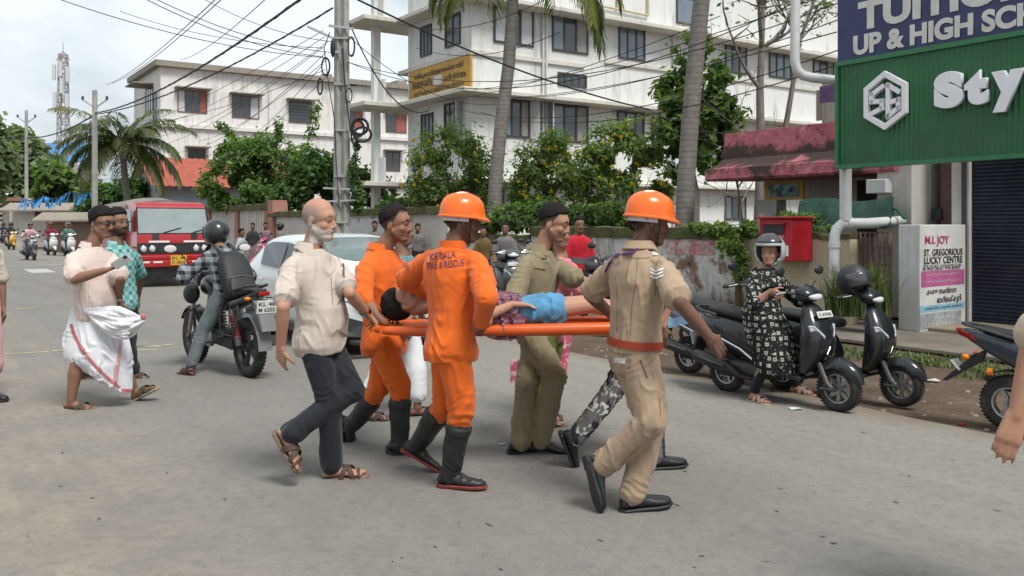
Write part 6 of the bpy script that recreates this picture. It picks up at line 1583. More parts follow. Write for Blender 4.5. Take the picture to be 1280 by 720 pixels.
def plate(par, c, right, up, w, h, text, m=None, lines=1):
    nn = V(right).cross(V(up)); b = MB(); b.obox(V(c), V(right), V(up), nn, w / 2, h / 2, .004); o = b.build('number_plate', m or M['plate'], par, bevel=.002)
    for i, tx in enumerate(text.split('|')):
        k = len(text.split('|')); me = fit_text(text_mesh(tx, offset=.02), w * .84, h * .62 / k); Mx = Matrix((V(right), V(up), nn)).transposed().to_4x4(); Mx.translation = V(c) + nn * .0055 + V(up) * ((k - 1) / 2 - i) * h * .44; me.transform(Mx); link('lettering', me, M['ink'], o, False)
    return o
def scooter(label, pos, yaw, body, plate_txt='KL 46 N 2104', group=None, steer=0, detail=True, lampc=None, blinker=False, mirrors=True, ztilt=0, front=True, name='scooter'):
    s = empty(name, pos, yaw, label, 'scooter', group)
    if ztilt: s.rotation_euler = (R(ztilt), 0, yaw)
    wheel(s, -.60, .205, .205, .10, M['alloy'], 5, rimr=.62)
    wheel(s, .62, .205, .205, .10, M['alloy'], 8, rimr=.64)
    # front apron, inner shield, floor
    b = MB(); loftz(b, [(.27, .30, .05, .13), (.36, .345, .085, .165), (.48, .395, .115, .195), (.60, .415, .125, .205), (.72, .405, .115, .19), (.83, .37, .09, .15), (.91, .335, .065, .10), (.955, .315, .04, .06)]); b.build('apron', body, s, subd=1)
    b = MB(); b.box((-.10, -.165, .245), (.33, .165, .285)); b.build('floorboard', M['blkplastic'], s, bevel=.02, seg=2)
    b = MB(); b.box((-.06, -.13, .286), (.28, .13, .296)); b.build('foot_mat', M['tyre'], s)
    b = MB(); loftx(b, [(.0, .33, .07, .13), (-.06, .44, .18, .15), (-.2, .52, .21, .175), (-.42, .57, .20, .195), (-.62, .62, .165, .18), (-.80, .67, .11, .135), (-.93, .71, .05, .07)]); b.build('side_panel', body, s, subd=1)
    b = MB()
    for sg_ in (-1, 1): b.tube([V((-.10, .178 * sg_, .34)), V((-.3, .200 * sg_, .47)), V((-.55, .205 * sg_, .56)), V((-.8, .155 * sg_, .63))], .012, 6)
    b.build('chrome_strip', M['chrome'], s, smooth=True)
    b = MB(); loftx(b, [(.04, .735, .045, .09), (-.05, .755, .055, .13), (-.25, .765, .055, .155), (-.38, .785, .055, .155), (-.55, .80, .05, .15), (-.74, .815, .045, .12), (-.80, .815, .02, .08)]); b.build('seat', M['seatvinyl'], s, subd=1)
    b = MB(); b.tube([V((-.62, .15, .77)), V((-.80, .15, .80)), V((-.92, .10, .825)), V((-.95, 0, .83)), V((-.92, -.10, .825)), V((-.80, -.15, .80)), V((-.62, -.15, .77))], .014, 8); b.build('grab_rail', M['dkmetal'], s, smooth=True)
    b = MB(); loftx(b, [(-.86, .70, .05, .10), (-.93, .70, .05, .09), (-.96, .69, .03, .06)], 12); b.build('tail_lamp', M['lensred'], s, smooth=True)
    b = MB(); b.prism([V((-.82, -.09, .60)), V((-.93, -.085, .52)), V((-1.0, -.075, .33)), V((-.985, -.075, .325)), V((-.91, -.085, .51)), V((-.80, -.09, .57))], (0, .17, 0)); b.build('rear_mudguard', M['blkplastic'], s)
    plate(s, (-.985, 0, .50), (0, -1, 0), (-.25, 0, .97), .19, .13, plate_txt.replace(' N', '|N').replace(' M', '|M'))
    for sg_ in (-1, 1):
        b = MB(); b.ell((-.90, .115 * sg_, .66), X * .05, Yv * .035, V((0, 0, .03)), 10, 6); b.build('indicator', M['lensamber'], s, smooth=True)
    # engine, belt case, silencer, stand
    b = MB(); loftx(b, [(-.10, .25, .07, .09), (-.30, .26, .10, .12), (-.52, .25, .095, .11), (-.68, .22, .06, .08)], 12); b.build('engine', M['dkmetal'], s, smooth=True)
    b = MB(); b.tube([V((-.18, .10, .27)), V((-.36, .135, .27)), V((-.60, .14, .215)), V((-.66, .13, .21))], [.07, .085, .075, .03], 14, flat=.45); b.build('belt_case', M['dkmetal'], s, smooth=True)
    b = MB(); b.tube([V((-.22, -.10, .18)), V((-.34, -.15, .20)), V((-.42, -.165, .25)), V((-.48, -.17, .27)), V((-.80, -.185, .34)), V((-.86, -.187, .352)), V((-.88, -.187, .356))], [.02, .022, .045, .062, .066, .056, .03], 14); so = b.build('silencer', M['blkplastic'], s, smooth=True)
    b = MB(); b.tube([V((-.46, -.225, .29)), V((-.62, -.245, .325)), V((-.76, -.25, .355))], [.03, .036, .03], 10, flat=.4); b.build('heat_shield', M['dkmetal'], so, smooth=True)
    b = MB(); b.tube([V((-.60, -.08, .24)), V((-.62, -.13, .45)), V((-.58, -.14, .58))], .022, 8); b.build('shock_absorber', M['dkmetal'], s, smooth=True)
    b = MB(); b.tube([V((-.12, .13, .22)), V((-.20, .17, .03))], .012, 6); b.build('stand', M['dkmetal'], s)
    # steering assembly
    b = MB(); rows = []
    for i in range(15):
        a = R(12 + 150 * i / 14); rr = .232 + .012 * math.sin(R(180 * i / 14)); wv = .085 * (.55 + .45 * math.sin(R(20 + 140 * i / 14))) ; wv = wv if i > 2 else wv * (.45 + .18 * i)
        c = V((.62 + math.cos(a) * rr, 0, .215 + math.sin(a) * rr)); rd = V((math.cos(a), 0, math.sin(a)))
        rows.append([c + Yv * wv - rd * .07, c + Yv * wv * .92 - rd * .012, c + Yv * wv * .5 + rd * .012, c + rd * .016, c - Yv * wv * .5 + rd * .012, c - Yv * wv * .92 - rd * .012, c - Yv * wv - rd * .07, c - Yv * wv * .6 - rd * .01, c - rd * .004, c + Yv * wv * .6 - rd * .01])
    b.loft(rows); b.build('front_mudguard', body, s, smooth=True, angle=60)
    for sg_ in (-1, 1):
        b = MB(); b.tube([V((.47, .085 * sg_, .42)), V((.555, .088 * sg_, .24)), V((.60, .085 * sg_, .205))], [.022, .026, .028], 8); b.tube([V((.50, .095 * sg_, .20)), V((.63, .09 * sg_, .20))], [.03, .035], 8, flat=.6); b.build('fork_arm', M['dkmetal'], s, smooth=True)
    b = MB(); b.tube([V((.27, 0, 1.02)), V((.40, 0, .62)), V((.47, 0, .44))], .026, 8); b.build('steering_column', M['dkmetal'], s)
    b = MB(); loftz(b, [(.945, .30, .05, .08), (.98, .31, .085, .12), (1.02, .315, .105, .145), (1.065, .295, .095, .135), (1.10, .26, .06, .09), (1.115, .245, .03, .04)]); cw = b.build('headlamp_cowl', body, s, subd=1)
    b = MB(); b.ell((.375, 0, 1.012), X * .045, Yv * .105, V((-.018, 0, .042)), 18, 10); b.build('headlamp', M['lens'], cw, smooth=True)
    for sg_ in (-1, 1):
        b = MB(); b.prism([V((.50, .055 * sg_, .60)), V((.525, .06 * sg_, .66)), V((.47, .15 * sg_, .755)), V((.425, .185 * sg_, .755)), V((.44, .17 * sg_, .70))], (.012, .014 * sg_, .004)); b.build('indicator', M['lens'], s, bevel=.008)
    b = MB(); b.tube([V((.14, .33, 1.02)), V((.20, .22, 1.04)), V((.27, .10, 1.03)), V((.27, -.10, 1.03)), V((.20, -.22, 1.04)), V((.14, -.33, 1.02))], .013, 8); b.build('handlebar', M['dkmetal'], s, smooth=True)
    for sg_ in (-1, 1):
        b = MB(); b.cyl(V((.135, .345 * sg_, 1.018)), V((.19, .235 * sg_, 1.038)), .018, 10); b.build('grip', M['tyre'], s, smooth=True)
        b = MB(); b.tube([V((.23, .18 * sg_, 1.05)), V((.24, .25 * sg_, 1.045)), V((.20, .34 * sg_, 1.03))], .007, 6); b.build('brake_lever', M['chrome'], s)
        if mirrors:
            b = MB(); b.tube([V((.22, .17 * sg_, 1.05)), V((.24, .22 * sg_, 1.14)), V((.23, .28 * sg_, 1.20))], .006, 6); mo = b.build('mirror', M['blkplastic'], s)
            b = MB(); b.ell((.225, .31 * sg_, 1.235), X * .022, Yv * .065, V((0, 0, .045)), 14, 8); b.build('mirror_shell', M['blkplastic'], mo, smooth=True)
            b = MB(); b.ell((.207, .31 * sg_, 1.235), X * .006, Yv * .058, V((0, 0, .039)), 14, 6); b.build('mirror_glass', M['mirror'], mo, smooth=True)
    if front: plate(s, (.478, 0, .852), (0, 1, 0), (-.40, 0, .92), .23, .06, plate_txt)
    b = MB(); b.tube([V((.535, -.06, .50)), V((.545, 0, .475)), V((.535, .06, .50)), V((.53, .0, .56)), V((.535, -.06, .50))], .006, 6); b.build('apron_trim', M['chrome'], s)
    return s
YB = math.atan2(-U.y, -U.x)        # heading towards us
blk = paint('scooter_black', (.016, .018, .021), .24); gryp = paint('scooter_grey', (.06, .065, .07)); whp = paint('scooter_white', (.55, .55, .54)); yelp = paint('scooter_yellow', (.50, .27, .02)); pinkp = paint('scooter_pink', (.35, .03, .10)); bluep = paint('scooter_silverblue', (.10, .12, .145))
def mid_of(front_px, yaw, wb=.57): 
    p = G(*front_px); return p - V((math.cos(yaw), math.sin(yaw), 0)) * wb
yaw1 = math.atan2(-.785, .62)
sc1 = scooter('black scooter with round silencer that the woman in printed kurta sits on', mid_of((1048, 514), yaw1), yaw1, blk, 'KL 46 M 6063', 'scooters parked on the verge')
sc2 = scooter('black scooter with a dull helmet hung over its handlebar on the dirt verge', mid_of((1130, 508), yaw1 + .05), yaw1 + .05, blk, 'KL 46 N 1180', 'scooters parked on the verge', mirrors=False, front=False)
for o_, k_ in ((sc1, .93), (sc2, .89)): o_.scale = (k_, k_, k_)
p3 = G(862, 466) + V((math.cos(yaw1), math.sin(yaw1), 0)) * .56
sc3 = scooter('silver-blue scooter half hidden behind the black one', p3, yaw1, bluep, 'KL 08 N 733', 'scooters parked on the verge'); sc3.scale = (.93, .93, .93)
b = MB(); b.obox(V((-.55, -.205, .60)), V((1, 0, .25)).normalized(), Yv, V((-.25, 0, 1)).normalized(), .2, .006, .05); b.build('graphic_panel', mat('blue_white_graphic', (.25, .42, .62), .3, .6, 6), sc3)
# helmet hung on scooter handlebar
def loose_helmet(pos, rot, m, label, visor=True, k=1.0):
    f = Fig('x', 5); f.j = {'head': V((0, 0, 0))}; f.hf, f.hl, f.hu = X, Yv, Z; f.hk = 1.0; f.root = empty('helmet', (0, 0, 0)); o = f.mhelmet(m, visor='down' if visor else None, k=k)
    r = f.root; r.location = pos; r.rotation_euler = rot; tag(r, label, 'helmet')
    b = MB(); b.ell((-.005, 0, .01), X * .10, Yv * .09, V((0, 0, .10)), 16, 10); b.build('lining', M['blkplastic'], r, smooth=True)
    for c in r.children:
        if c.name.startswith('helmet'): c.name = 'shell'
    return r
hm = mat('matt_black_helmet', (.03, .032, .034), .45, .15)
h2p = wmat(sc2) @ V((.20, -.10, 1.17))
loose_helmet(h2p, (R(8), R(-12), yaw1 - .3), hm, 'dull black helmet hanging on the parked scooter\'s handlebar', k=1.05)
b = MB(); c = h2p + V((.03, -.125, .03))
rt_ = V((.9, -.1, 0)).normalized()
# sporty bike at the right edge, only its tail in view
def sport_tail(pos, yaw):
    s = empty('sport_scooter', pos, yaw, 'dark sporty scooter with sharp red tail lamp at the dirt edge', 'scooter', 'scooters parked on the verge')
    wheel(s, -.62, .235, .235, .11, M['alloy'], 3, rimr=.58); wheel(s, .66, .235, .235, .10, M['alloy'], 3, rimr=.58)
    dk_ = paint('sport_dark_blue', (.02, .028, .038))
    b = MB(); loftx(b, [(.05, .42, .14, .13), (-.15, .55, .18, .17), (-.45, .63, .16, .17), (-.75, .72, .10, .12), (-.95, .80, .05, .07), (-1.02, .82, .02, .03)]); b.build('side_panel', dk_, s, subd=1)
    b = MB(); loftx(b, [(.05, .74, .03, .10), (-.2, .775, .04, .14), (-.5, .80, .04, .13), (-.7, .83, .04, .10), (-.85, .86, .02, .06)]); b.build('seat', M['seatvinyl'], s, subd=1)
    b = MB()
    for sg_ in (-1, 1): b.tube([V((-.55, .13 * sg_, .80)), V((-.78, .12 * sg_, .855)), V((-.96, .07 * sg_, .885)), V((-1.0, 0, .888))], .014, 8)
    b.build('grab_rail', M['dkmetal'], s, smooth=True)
    b = MB(); b.prism([V((-.90, -.09, .81)), V((-1.06, -.03, .845)), V((-1.02, -.03, .78)), V((-.86, -.10, .745))], (0, .02, 0)); b.prism([V((-.90, .07, .81)), V((-1.06, .01, .845)), V((-1.02, .01, .78)), V((-.86, .08, .745))], (0, .02, 0)); b.build('tail_lamp', M['lensred'], s, bevel=.008)
    b = MB(); b.prism([V((-.80, -.05, .68)), V((-.92, -.045, .60)), V((-1.16, -.035, .37)), V((-1.13, -.035, .365)), V((-.98, -.045, .47)), V((-.84, -.05, .56))], (0, .09, 0)); b.build('tail_tidy', M['blkplastic'], s)
    plate(s, (-1.04, 0, .52), (0, -1, 0), (-.65, 0, .76), .17, .11, 'KL 46|P 9021')
    for sg_ in (-1, 1):
        b = MB(); b.tube([V((-.88, .05 * sg_, .62)), V((-.92, .12 * sg_, .61))], .010, 6); so = b.build('indicator', M['blkplastic'], s); b = MB(); b.ell((-.93, .145 * sg_, .61), X * .035, Yv * .035, V((0, 0, .03)), 10, 6); b.build('indicator_lens', M['lensamber'], so, smooth=True)
    b = MB(); b.tube([V((-.72, -.115, .50)), V((-.76, -.117, .50))], .034, 14); b.build('reflector', M['lensamber'], s)
    b = MB(); rows = []
    for i in range(9):
        a = R(40 + 95 * i / 8); c = V((-.62 + math.cos(a) * .27, 0, .235 + math.sin(a) * .27)); rows.append([c - Yv * .06, c + Yv * .06, c * 1.0 + V((math.cos(a) * .012, 0.06, math.sin(a) * .012)), c + V((math.cos(a) * .012, -.06, math.sin(a) * .012))])
    b.loft(rows); b.build('rear_hugger', M['blkplastic'], s)
    b = MB(); b.tube([V((-.30, .14, .26)), V((-.62, .17, .34)), V((-.86, .18, .42))], [.04, .06, .05], 12); b.build('silencer', M['dkmetal'], s, smooth=True)
    b = MB(); loftx(b, [(-.1, .28, .09, .11), (-.4, .28, .10, .11), (-.62, .24, .05, .08)], 12); b.build('engine', M['dkmetal'], s, smooth=True)
    b = MB(); loftz(b, [(.30, .35, .06, .14), (.5, .42, .1, .19), (.7, .42, .1, .19), (.9, .35, .07, .11)]); b.build('apron', dk_, s, subd=1)
    b = MB(); b.tube([V((.15, .33, 1.05)), V((.27, .1, 1.05)), V((.27, -.1, 1.05)), V((.15, -.33, 1.05))], .014, 8); b.build('handlebar', M['dkmetal'], s)
    b = MB(); b.box((-.1, -.15, .25), (.34, .15, .29)); b.build('floorboard', M['blkplastic'], s)
    return s
yaw4 = math.atan2(-.72, .70)
sport_tail(G(1262, 538) + V((math.cos(yaw4), math.sin(yaw4), 0)) * .55, yaw4).scale = (.88, .88, .88)
# parked two-wheelers by the wall
for lab, px, py, yw, m_, pt in (('black parked scooter behind the red-shirted man', 770, 412, -1.9, blk, 'KL 46 N 510'), ('grey scooter parked by the low stained wall', 636, 388, -1.35, gryp, 'KL 46 M 88'), ('dark scooter parked beside the grey one at the wall', 668, 380, -1.4, blk, 'KL 46 N 7')):
    scooter(lab, G(px, py), yw, m_, pt, 'two-wheelers parked by the wall')
scooter('pink scooter standing among the girls by the pilaster wall', G(340, 338), -2.3, pinkp, 'KL 46 M 3', 'two-wheelers parked by the wall')
loose_helmet(P(742, 333, 12.6), (0, 0, -1.2), mat('gloss_black_helmet', (.02, .021, .024), .2), 'black helmet resting on the seat of the scooter near the red-shirted man')
loose_helmet(P(630, 322, 15.6), (0, 0, -1.6), mat('silver_black_helmet', (.28, .29, .31), .3), 'silver helmet on the mirror of the grey parked scooter', k=.9)

# ---- motorcycle
def motorcycle(pos, yaw):
    s = empty('motorcycle', pos, yaw, 'black commuter motorcycle ridden by the man with a backpack', 'motorcycle')
    r = .30; bk = paint('bike_black', (.018, .019, .021))
    wheel(s, -.66, r, r, .11, M['dkmetal'], 5, rimr=.74); wheel(s, .66, r, r, .09, M['dkmetal'], 5, rimr=.76)
    b = MB(); loftx(b, [(.36, .86, .05, .06), (.30, .88, .10, .12), (.15, .90, .13, .155), (-.02, .86, .11, .13), (-.12, .80, .05, .07)]); b.build('fuel_tank', bk, s, subd=1)
    b = MB(); loftx(b, [(-.08, .77, .03, .08), (-.2, .785, .035, .12), (-.42, .80, .04, .13), (-.50, .84, .045, .13), (-.74, .875, .04, .115), (-.86, .89, .015, .07)]); b.build('seat', M['seatvinyl'], s, subd=1)
    b = MB(); loftx(b, [(-.15, .68, .07, .11), (-.4, .72, .06, .12), (-.70, .79, .06, .10), (-.90, .86, .045, .07), (-.99, .90, .02, .03)]); b.build('tail_panel', bk, s, subd=1)
    b = MB(); b.obox(V((-.975, 0, .862)), X, Yv, Z, .02, .055, .022); b.build('tail_lamp', M['lensred'], s, bevel=.008)
    b = MB(); b.tube([V((-.55, .12, .88)), V((-.80, .11, .93)), V((-.94, .05, .945)), V((-.96, 0, .945)), V((-.94, -.05, .945)), V((-.80, -.11, .93)), V((-.55, -.12, .88))], .014, 8); b.build('grab_rail', M['dkmetal'], s, smooth=True)
    b = MB(); rows = []
    for i in range(11):
        a = R(75 + 105 * i / 10); c = V((-.66 + math.cos(a) * .345, 0, r + math.sin(a) * .345)); d = V((math.cos(a), 0, math.sin(a))); w = .075; rows.append([c - Yv * w, c - Yv * w * .8 + d * .012, c + Yv * w * .8 + d * .012, c + Yv * w, c + Yv * w * .7 - d * .004, c - Yv * w * .7 - d * .004])
    b.loft(rows); b.build('rear_mudguard', mat('grey_mudguard', (.16, .165, .17), .5, .2), s, smooth=True)
    b = MB(); b.prism([V((-.90, -.07, .80)), V((-.99, -.07, .76)), V((-1.08, -.09, .50)), V((-1.06, -.09, .49)), V((-.95, -.07, .68))], (0, .16, 0)); b.build('tail_flap', MATS['grey_mudguard'], s)
    plate(s, (-1.03, 0, .735), (0, -1, 0), (-.12, 0, .99), .21, .13, 'KL 48|M 6202')
    for sg_ in (-1, 1):
        b = MB(); b.tube([V((-.92, .04 * sg_, .82)), V((-.93, .13 * sg_, .815))], .008, 6); o = b.build('indicator', M['blkplastic'], s); b = MB(); b.ell((-.935, .155 * sg_, .815), X * .03, Yv * .035, V((0, 0, .022)), 8, 6); b.build('indicator_lens', M['lensamber'], o, smooth=True)
        b = MB(); b.tube([V((-.66, .115 * sg_, r + .02)), V((-.52, .135 * sg_, .68))], [.035, .03], 10); rs_ = b.build('shock_absorber', M['dkmetal'], s)
        b = MB(); k = 60; b.tube([V((-.66, .115 * sg_, r + .02)).lerp(V((-.52, .135 * sg_, .68)), .2 + .65 * i / k) + V((math.cos(i * .9) * .036, math.sin(i * .9) * .036, 0)) for i in range(k)], .006, 5); b.build('spring', M['lensred'], rs_)
        b = MB(); b.bar((-.66, .09 * sg_, r), (-.10, .10 * sg_, .36), .035, .05); b.build('swingarm', M['dkmetal'], s)
        b = MB(); b.tube([V((.66, .085 * sg_, r)), V((.50, .085 * sg_, .72)), V((.40, .085 * sg_, 1.0))], [.024, .022, .018], 10); b.build('fork_leg', M['alloy'], s, smooth=True)
        b = MB(); b.cyl(V((-.14, .12 * sg_, .32)), V((-.14, .24 * sg_, .32)), .014, 8); b.build('footpeg', M['tyre'], s); b = MB(); b.cyl(V((-.42, .13 * sg_, .40)), V((-.42, .23 * sg_, .40)), .012, 8); b.build('footpeg', M['tyre'], s)
    b = MB(); b.box((-.22, -.12, .28), (.18, .12, .44)); b.build('crankcase', M['dkmetal'], s, bevel=.03, seg=2)
    b = MB(); b.lathe((-.02, .12, .36), Yv, [(.105, 0), (.10, .04), (.05, .055)], 20); b.build('clutch_cover', M['alloy'], s, smooth=True)
    b = MB()
    for i in range(6): b.obox(V((.13 + i * .012, 0, .46 + i * .032)), X, Yv, Z, .085, .09, .010)
    b.obox(V((.16, 0, .55)), X, Yv, Z, .06, .07, .12); b.build('cylinder', M['dkmetal'], s)
    b = MB(); b.tube([V((.26, -.03, .50)), V((.33, -.06, .36)), V((.25, -.09, .24)), V((-.15, -.12, .22)), V((-.30, -.15, .25)), V((-.80, -.17, .36)), V((-.88, -.17, .38))], [.02, .022, .022, .025, .045, .055, .05], 12); b.build('exhaust', M['dkmetal'], s, smooth=True)
    b = MB(); b.bar((-.60, .15, .33), (-.10, .14, .37), .03, .10); b.build('chain_cover', M['blkplastic'], s)
    b = MB()
    for pl_ in ([(-.30, .72), (-.34, .42), (-.62, .42), (-.74, .60), (-.72, .74)],):
        b.tube([V((x, .16, z)) for x, z in pl_], .010, 6)
        for x in (-.42, -.52, -.62): b.tube([V((x, .16, .43)), V((x - .02, .155, .72))], .006, 5)
        for z in (.52, .62): b.tube([V((-.33, .16, z)), V((-.70, .16, z))], .006, 5)
    b.build('saree_guard', M['dkmetal'], s)
    b = MB(); b.tube([V((.24, .36, 1.07)), V((.32, .24, 1.10)), V((.38, .08, 1.06)), V((.38, -.08, 1.06)), V((.32, -.24, 1.10)), V((.24, -.36, 1.07))], .013, 8); b.build('handlebar', M['dkmetal'], s, smooth=True)
    for sg_ in (-1, 1):
        b = MB(); b.cyl(V((.235, .37 * sg_, 1.068)), V((.295, .27 * sg_, 1.09)), .018, 10); b.build('grip', M['tyre'], s)
        b = MB(); b.tube([V((.34, .20 * sg_, 1.10)), V((.37, .28 * sg_, 1.22)), V((.35, .38 * sg_, 1.27))], .007, 6); o = b.build('mirror', M['blkplastic'], s)
        b = MB(); b.ell((.345, .42 * sg_, 1.285), X * .025, Yv * .075, V((0, 0, .045)), 14, 8); b.build('mirror_shell', M['blkplastic'], o, smooth=True); b = MB(); b.ell((.324, .42 * sg_, 1.285), X * .006, Yv * .068, V((0, 0, .04)), 14, 6); b.build('mirror_glass', M['plate'], o, smooth=True)  # mirror face takes plate white, a painted stand-in for its bright reflection
    b = MB(); loftx(b, [(.40, .95, .07, .09), (.47, .95, .10, .11), (.54, .94, .08, .09), (.57, .93, .04, .05)]); b.build('headlamp_cowl', bk, s, subd=1)
    b = MB(); rows = []
    for i in range(9):
        a = R(30 + 120 * i / 8); c = V((.66 + math.cos(a) * .335, 0, r + math.sin(a) * .335)); d = V((math.cos(a), 0, math.sin(a))); rows.append([c - Yv * .055, c + d * .02, c + Yv * .055, c - d * .004])
    b.loft(rows); b.build('front_mudguard', bk, s, smooth=True)
    b = MB(); b.tube([V((.12, .16, .34)), V((.30, .25, .40)), V((.34, .26, .58)), V((.22, .14, .68))], .012, 8); b.build('leg_guard', M['dkmetal'], s)
    b = MB(); b.ell((.30, .20, .80), X * .12, Yv * .08, V((0, 0, .11)), 12, 8); b.build('leg_bag', M['seatvinyl'], s, smooth=True)
    return s
myaw = math.atan2(.735, -.675)
moto = motorcycle(G(312, 471) + V((math.cos(myaw), math.sin(myaw), 0)) * .66, myaw)

# ---- red truck
def truck():
    c = S(22.7, 5.41); s = empty('truck', c, YB, 'red cab-over truck with yellow plate and tarpaulin-covered bed', 'truck')   # local +x is the front
    red = paint('truck_red', (.36, .015, .022), .32)
    w = .86
    def sec(x, zs): return [V((x, y, z)) for y, z in zs]
    b = MB()   # cab shell as a side profile swept across, narrowed to the roof
    prof = [(-1.5, .55), (0.0, .55), (.03, .75), (.03, 1.10), (0, 1.30), (-.13, 1.62), (-.27, 1.98), (-.38, 2.07), (-.6, 2.10), (-1.5, 2.10)]
    rows = []
    for y, inset in ((-w, .0), (-w * .97, .0), (w * .97, .0), (w, .0)):
        e_ = .04 if abs(y) == w else 0
        rows.append([V((x - (e_ if x > -.3 else 0), y * (1 - .05 * max(0, (z - 1.1))), z - (e_ if z > 2 else 0))) for x, z in prof])
    b.loft(rows); cab = b.build('cab', red, s, smooth=True, angle=30)
    def fpt(y, z, off=.006):
        x = np.interp(z, [.55, .75, 1.10, 1.30, 1.62, 1.98, 2.07], [0, .03, .03, 0, -.13, -.27, -.38]); return V((x + off, y * (1 - .05 * max(0, z - 1.1)), z))
    def fquad(name, y0, y1, z0, z1, m_, off=.012, th=.02, par=None, k=4):
        b = MB(); rows = []
        for i in range(k + 1):
            z = z0 + (z1 - z0) * i / k; rows.append([fpt(y0, z, off), fpt(y1, z, off), fpt(y1, z, off - th), fpt(y0, z, off - th)])
        b.loft(rows); return b.build(name, m_, par or s)
    fquad('windscreen', -.84, .84, 1.33, 1.93, glass('truck_glass', (.16, .19, .19), .10)); fquad('screen_seal', -.87, .87, 1.30, 1.96, M['tyre'], .004)
    fquad('grille_panel', -.86, .86, .82, 1.08, M['blkplastic'], .012)
    for i in range(12): fquad('grille_bar', -.40 + i * .072, -.375 + i * .072, .86, 1.04, M['dkmetal'], .03)
    for y0, y1 in ((-.60, -.12), (.22, .72)): fquad('white_strip', y0, y1, 1.095, 1.14, M['plate'], .016)
    for y0, y1 in ((-.52, -.36), (.40, .56)): fquad('vent', y0, y1, 1.17, 1.30, M['blkplastic'], .010)
    for y in (-.72, -.52, .52, .72):
        b = MB(); p = fpt(y, .945, .02); b.lathe(p, X, [(.075, 0), (.08, .012), (.065, .02)], 18); o = b.build('headlamp', M['chrome'], s, smooth=True); b = MB(); b.ell(p + X * .018, X * .016, Yv * .06, Z * .06, 14, 8); b.build('lens', M['lens'], o, smooth=True)
    b = MB(); b.box((-.04, -.97, .50), (.14, .97, .66)); b.box((-.02, -.97, .67), (.10, .97, .78)); b.build('bumper', red, s, bevel=.02, seg=2)
    for y0, y1 in ((-.9, -.6), (-.52, -.30), (.4, .8)):
        b = MB(); b.box((.141, y0, .60), (.146, y1, .645)); b.build('bumper_sticker', M['plate'], s)
    plate(s, (.155, .07, .66), (0, 1, 0), (0, 0, 1), .38, .24, 'KL 48|D 3866', M['plateyellow'])
    b = MB(); b.box((-.6, -.8, .22), (-.1, .8, .52)); b.build('chassis', M['dkmetal'], s)
    for sg_ in (-1, 1):
        b = MB(); p = fpt(.35 * sg_ + .1, 1.34, .03); b.bar(p, p + V((-.05, .42, .12)), .018); b.build('wiper', M['tyre'], s)
        b = MB(); b.tube([V((-.12, .92 * sg_, 1.6)), V((.02, 1.10 * sg_, 1.62)), V((.02, 1.12 * sg_, 1.5))], .012, 6); o = b.build('mirror', M['blkplastic'], s); b = MB(); b.obox(V((.02, 1.13 * sg_, 1.50)), X, Yv, Z, .03, .08, .13); b.build('mirror_shell', M['blkplastic'], o, bevel=.02)
        b = MB(); b.prism([V((-.28, .952 * sg_ * .985, 1.38)), V((-1.1, .952 * sg_ * .985, 1.38)), V((-1.1, .925 * sg_ * .985, 1.92)), V((-.46, .925 * sg_ * .985, 1.92))], (0, .012 * sg_, 0)); b.build('side_window', M['glassd'], s)
        b = MB(); b.box((-1.4, .952 * sg_, .95), (-.15, .957 * sg_, 1.0)) if sg_ > 0 else b.box((-1.4, -.957, .95), (-.15, -.952, 1.0)); b.build('yellow_stripe', M['plateyellow'], s)
    for x in (-.75, -3.9):
        for sg_ in (-1, 1): wheel(s, x, .40, .40, .22, M['dkmetal'], 8, y=.80 * sg_, rimr=.55, hub=.10)
    b = MB(); b.box((-5.2, -1.0, .75), (-1.55, 1.0, .85)); b.build('bed_floor', M['dkmetal'], s)
    for sg_ in (-1, 1):
        b = MB(); b.box((-5.2, .97 * sg_ - .03, .851), (-1.55, .97 * sg_ + .03, 1.5)); b.build('bed_side', red, s)
    tp_ = mat('tarpaulin', (.20, .185, .165), .8, .2, 3, bump=.3, bscale=8); b = MB(); rows = []
    for i in range(14):
        x = -1.52 - 3.7 * i / 13; zz = 2.16 + .05 * math.sin(i * 1.9); rows.append([V((x, y, z + .03 * math.sin(i * 2.3 + y * 3))) for y, z in ((-1.03, 1.35), (-1.02, 1.75), (-.85, zz - .1), (-.35, zz), (.1, zz + .02), (.5, zz - .03), (.88, zz - .12), (1.02, 1.75), (1.03, 1.35))])
    b.loft(rows); b.build('tarpaulin', tp_, s, smooth=True, angle=60)
    return s
truck()

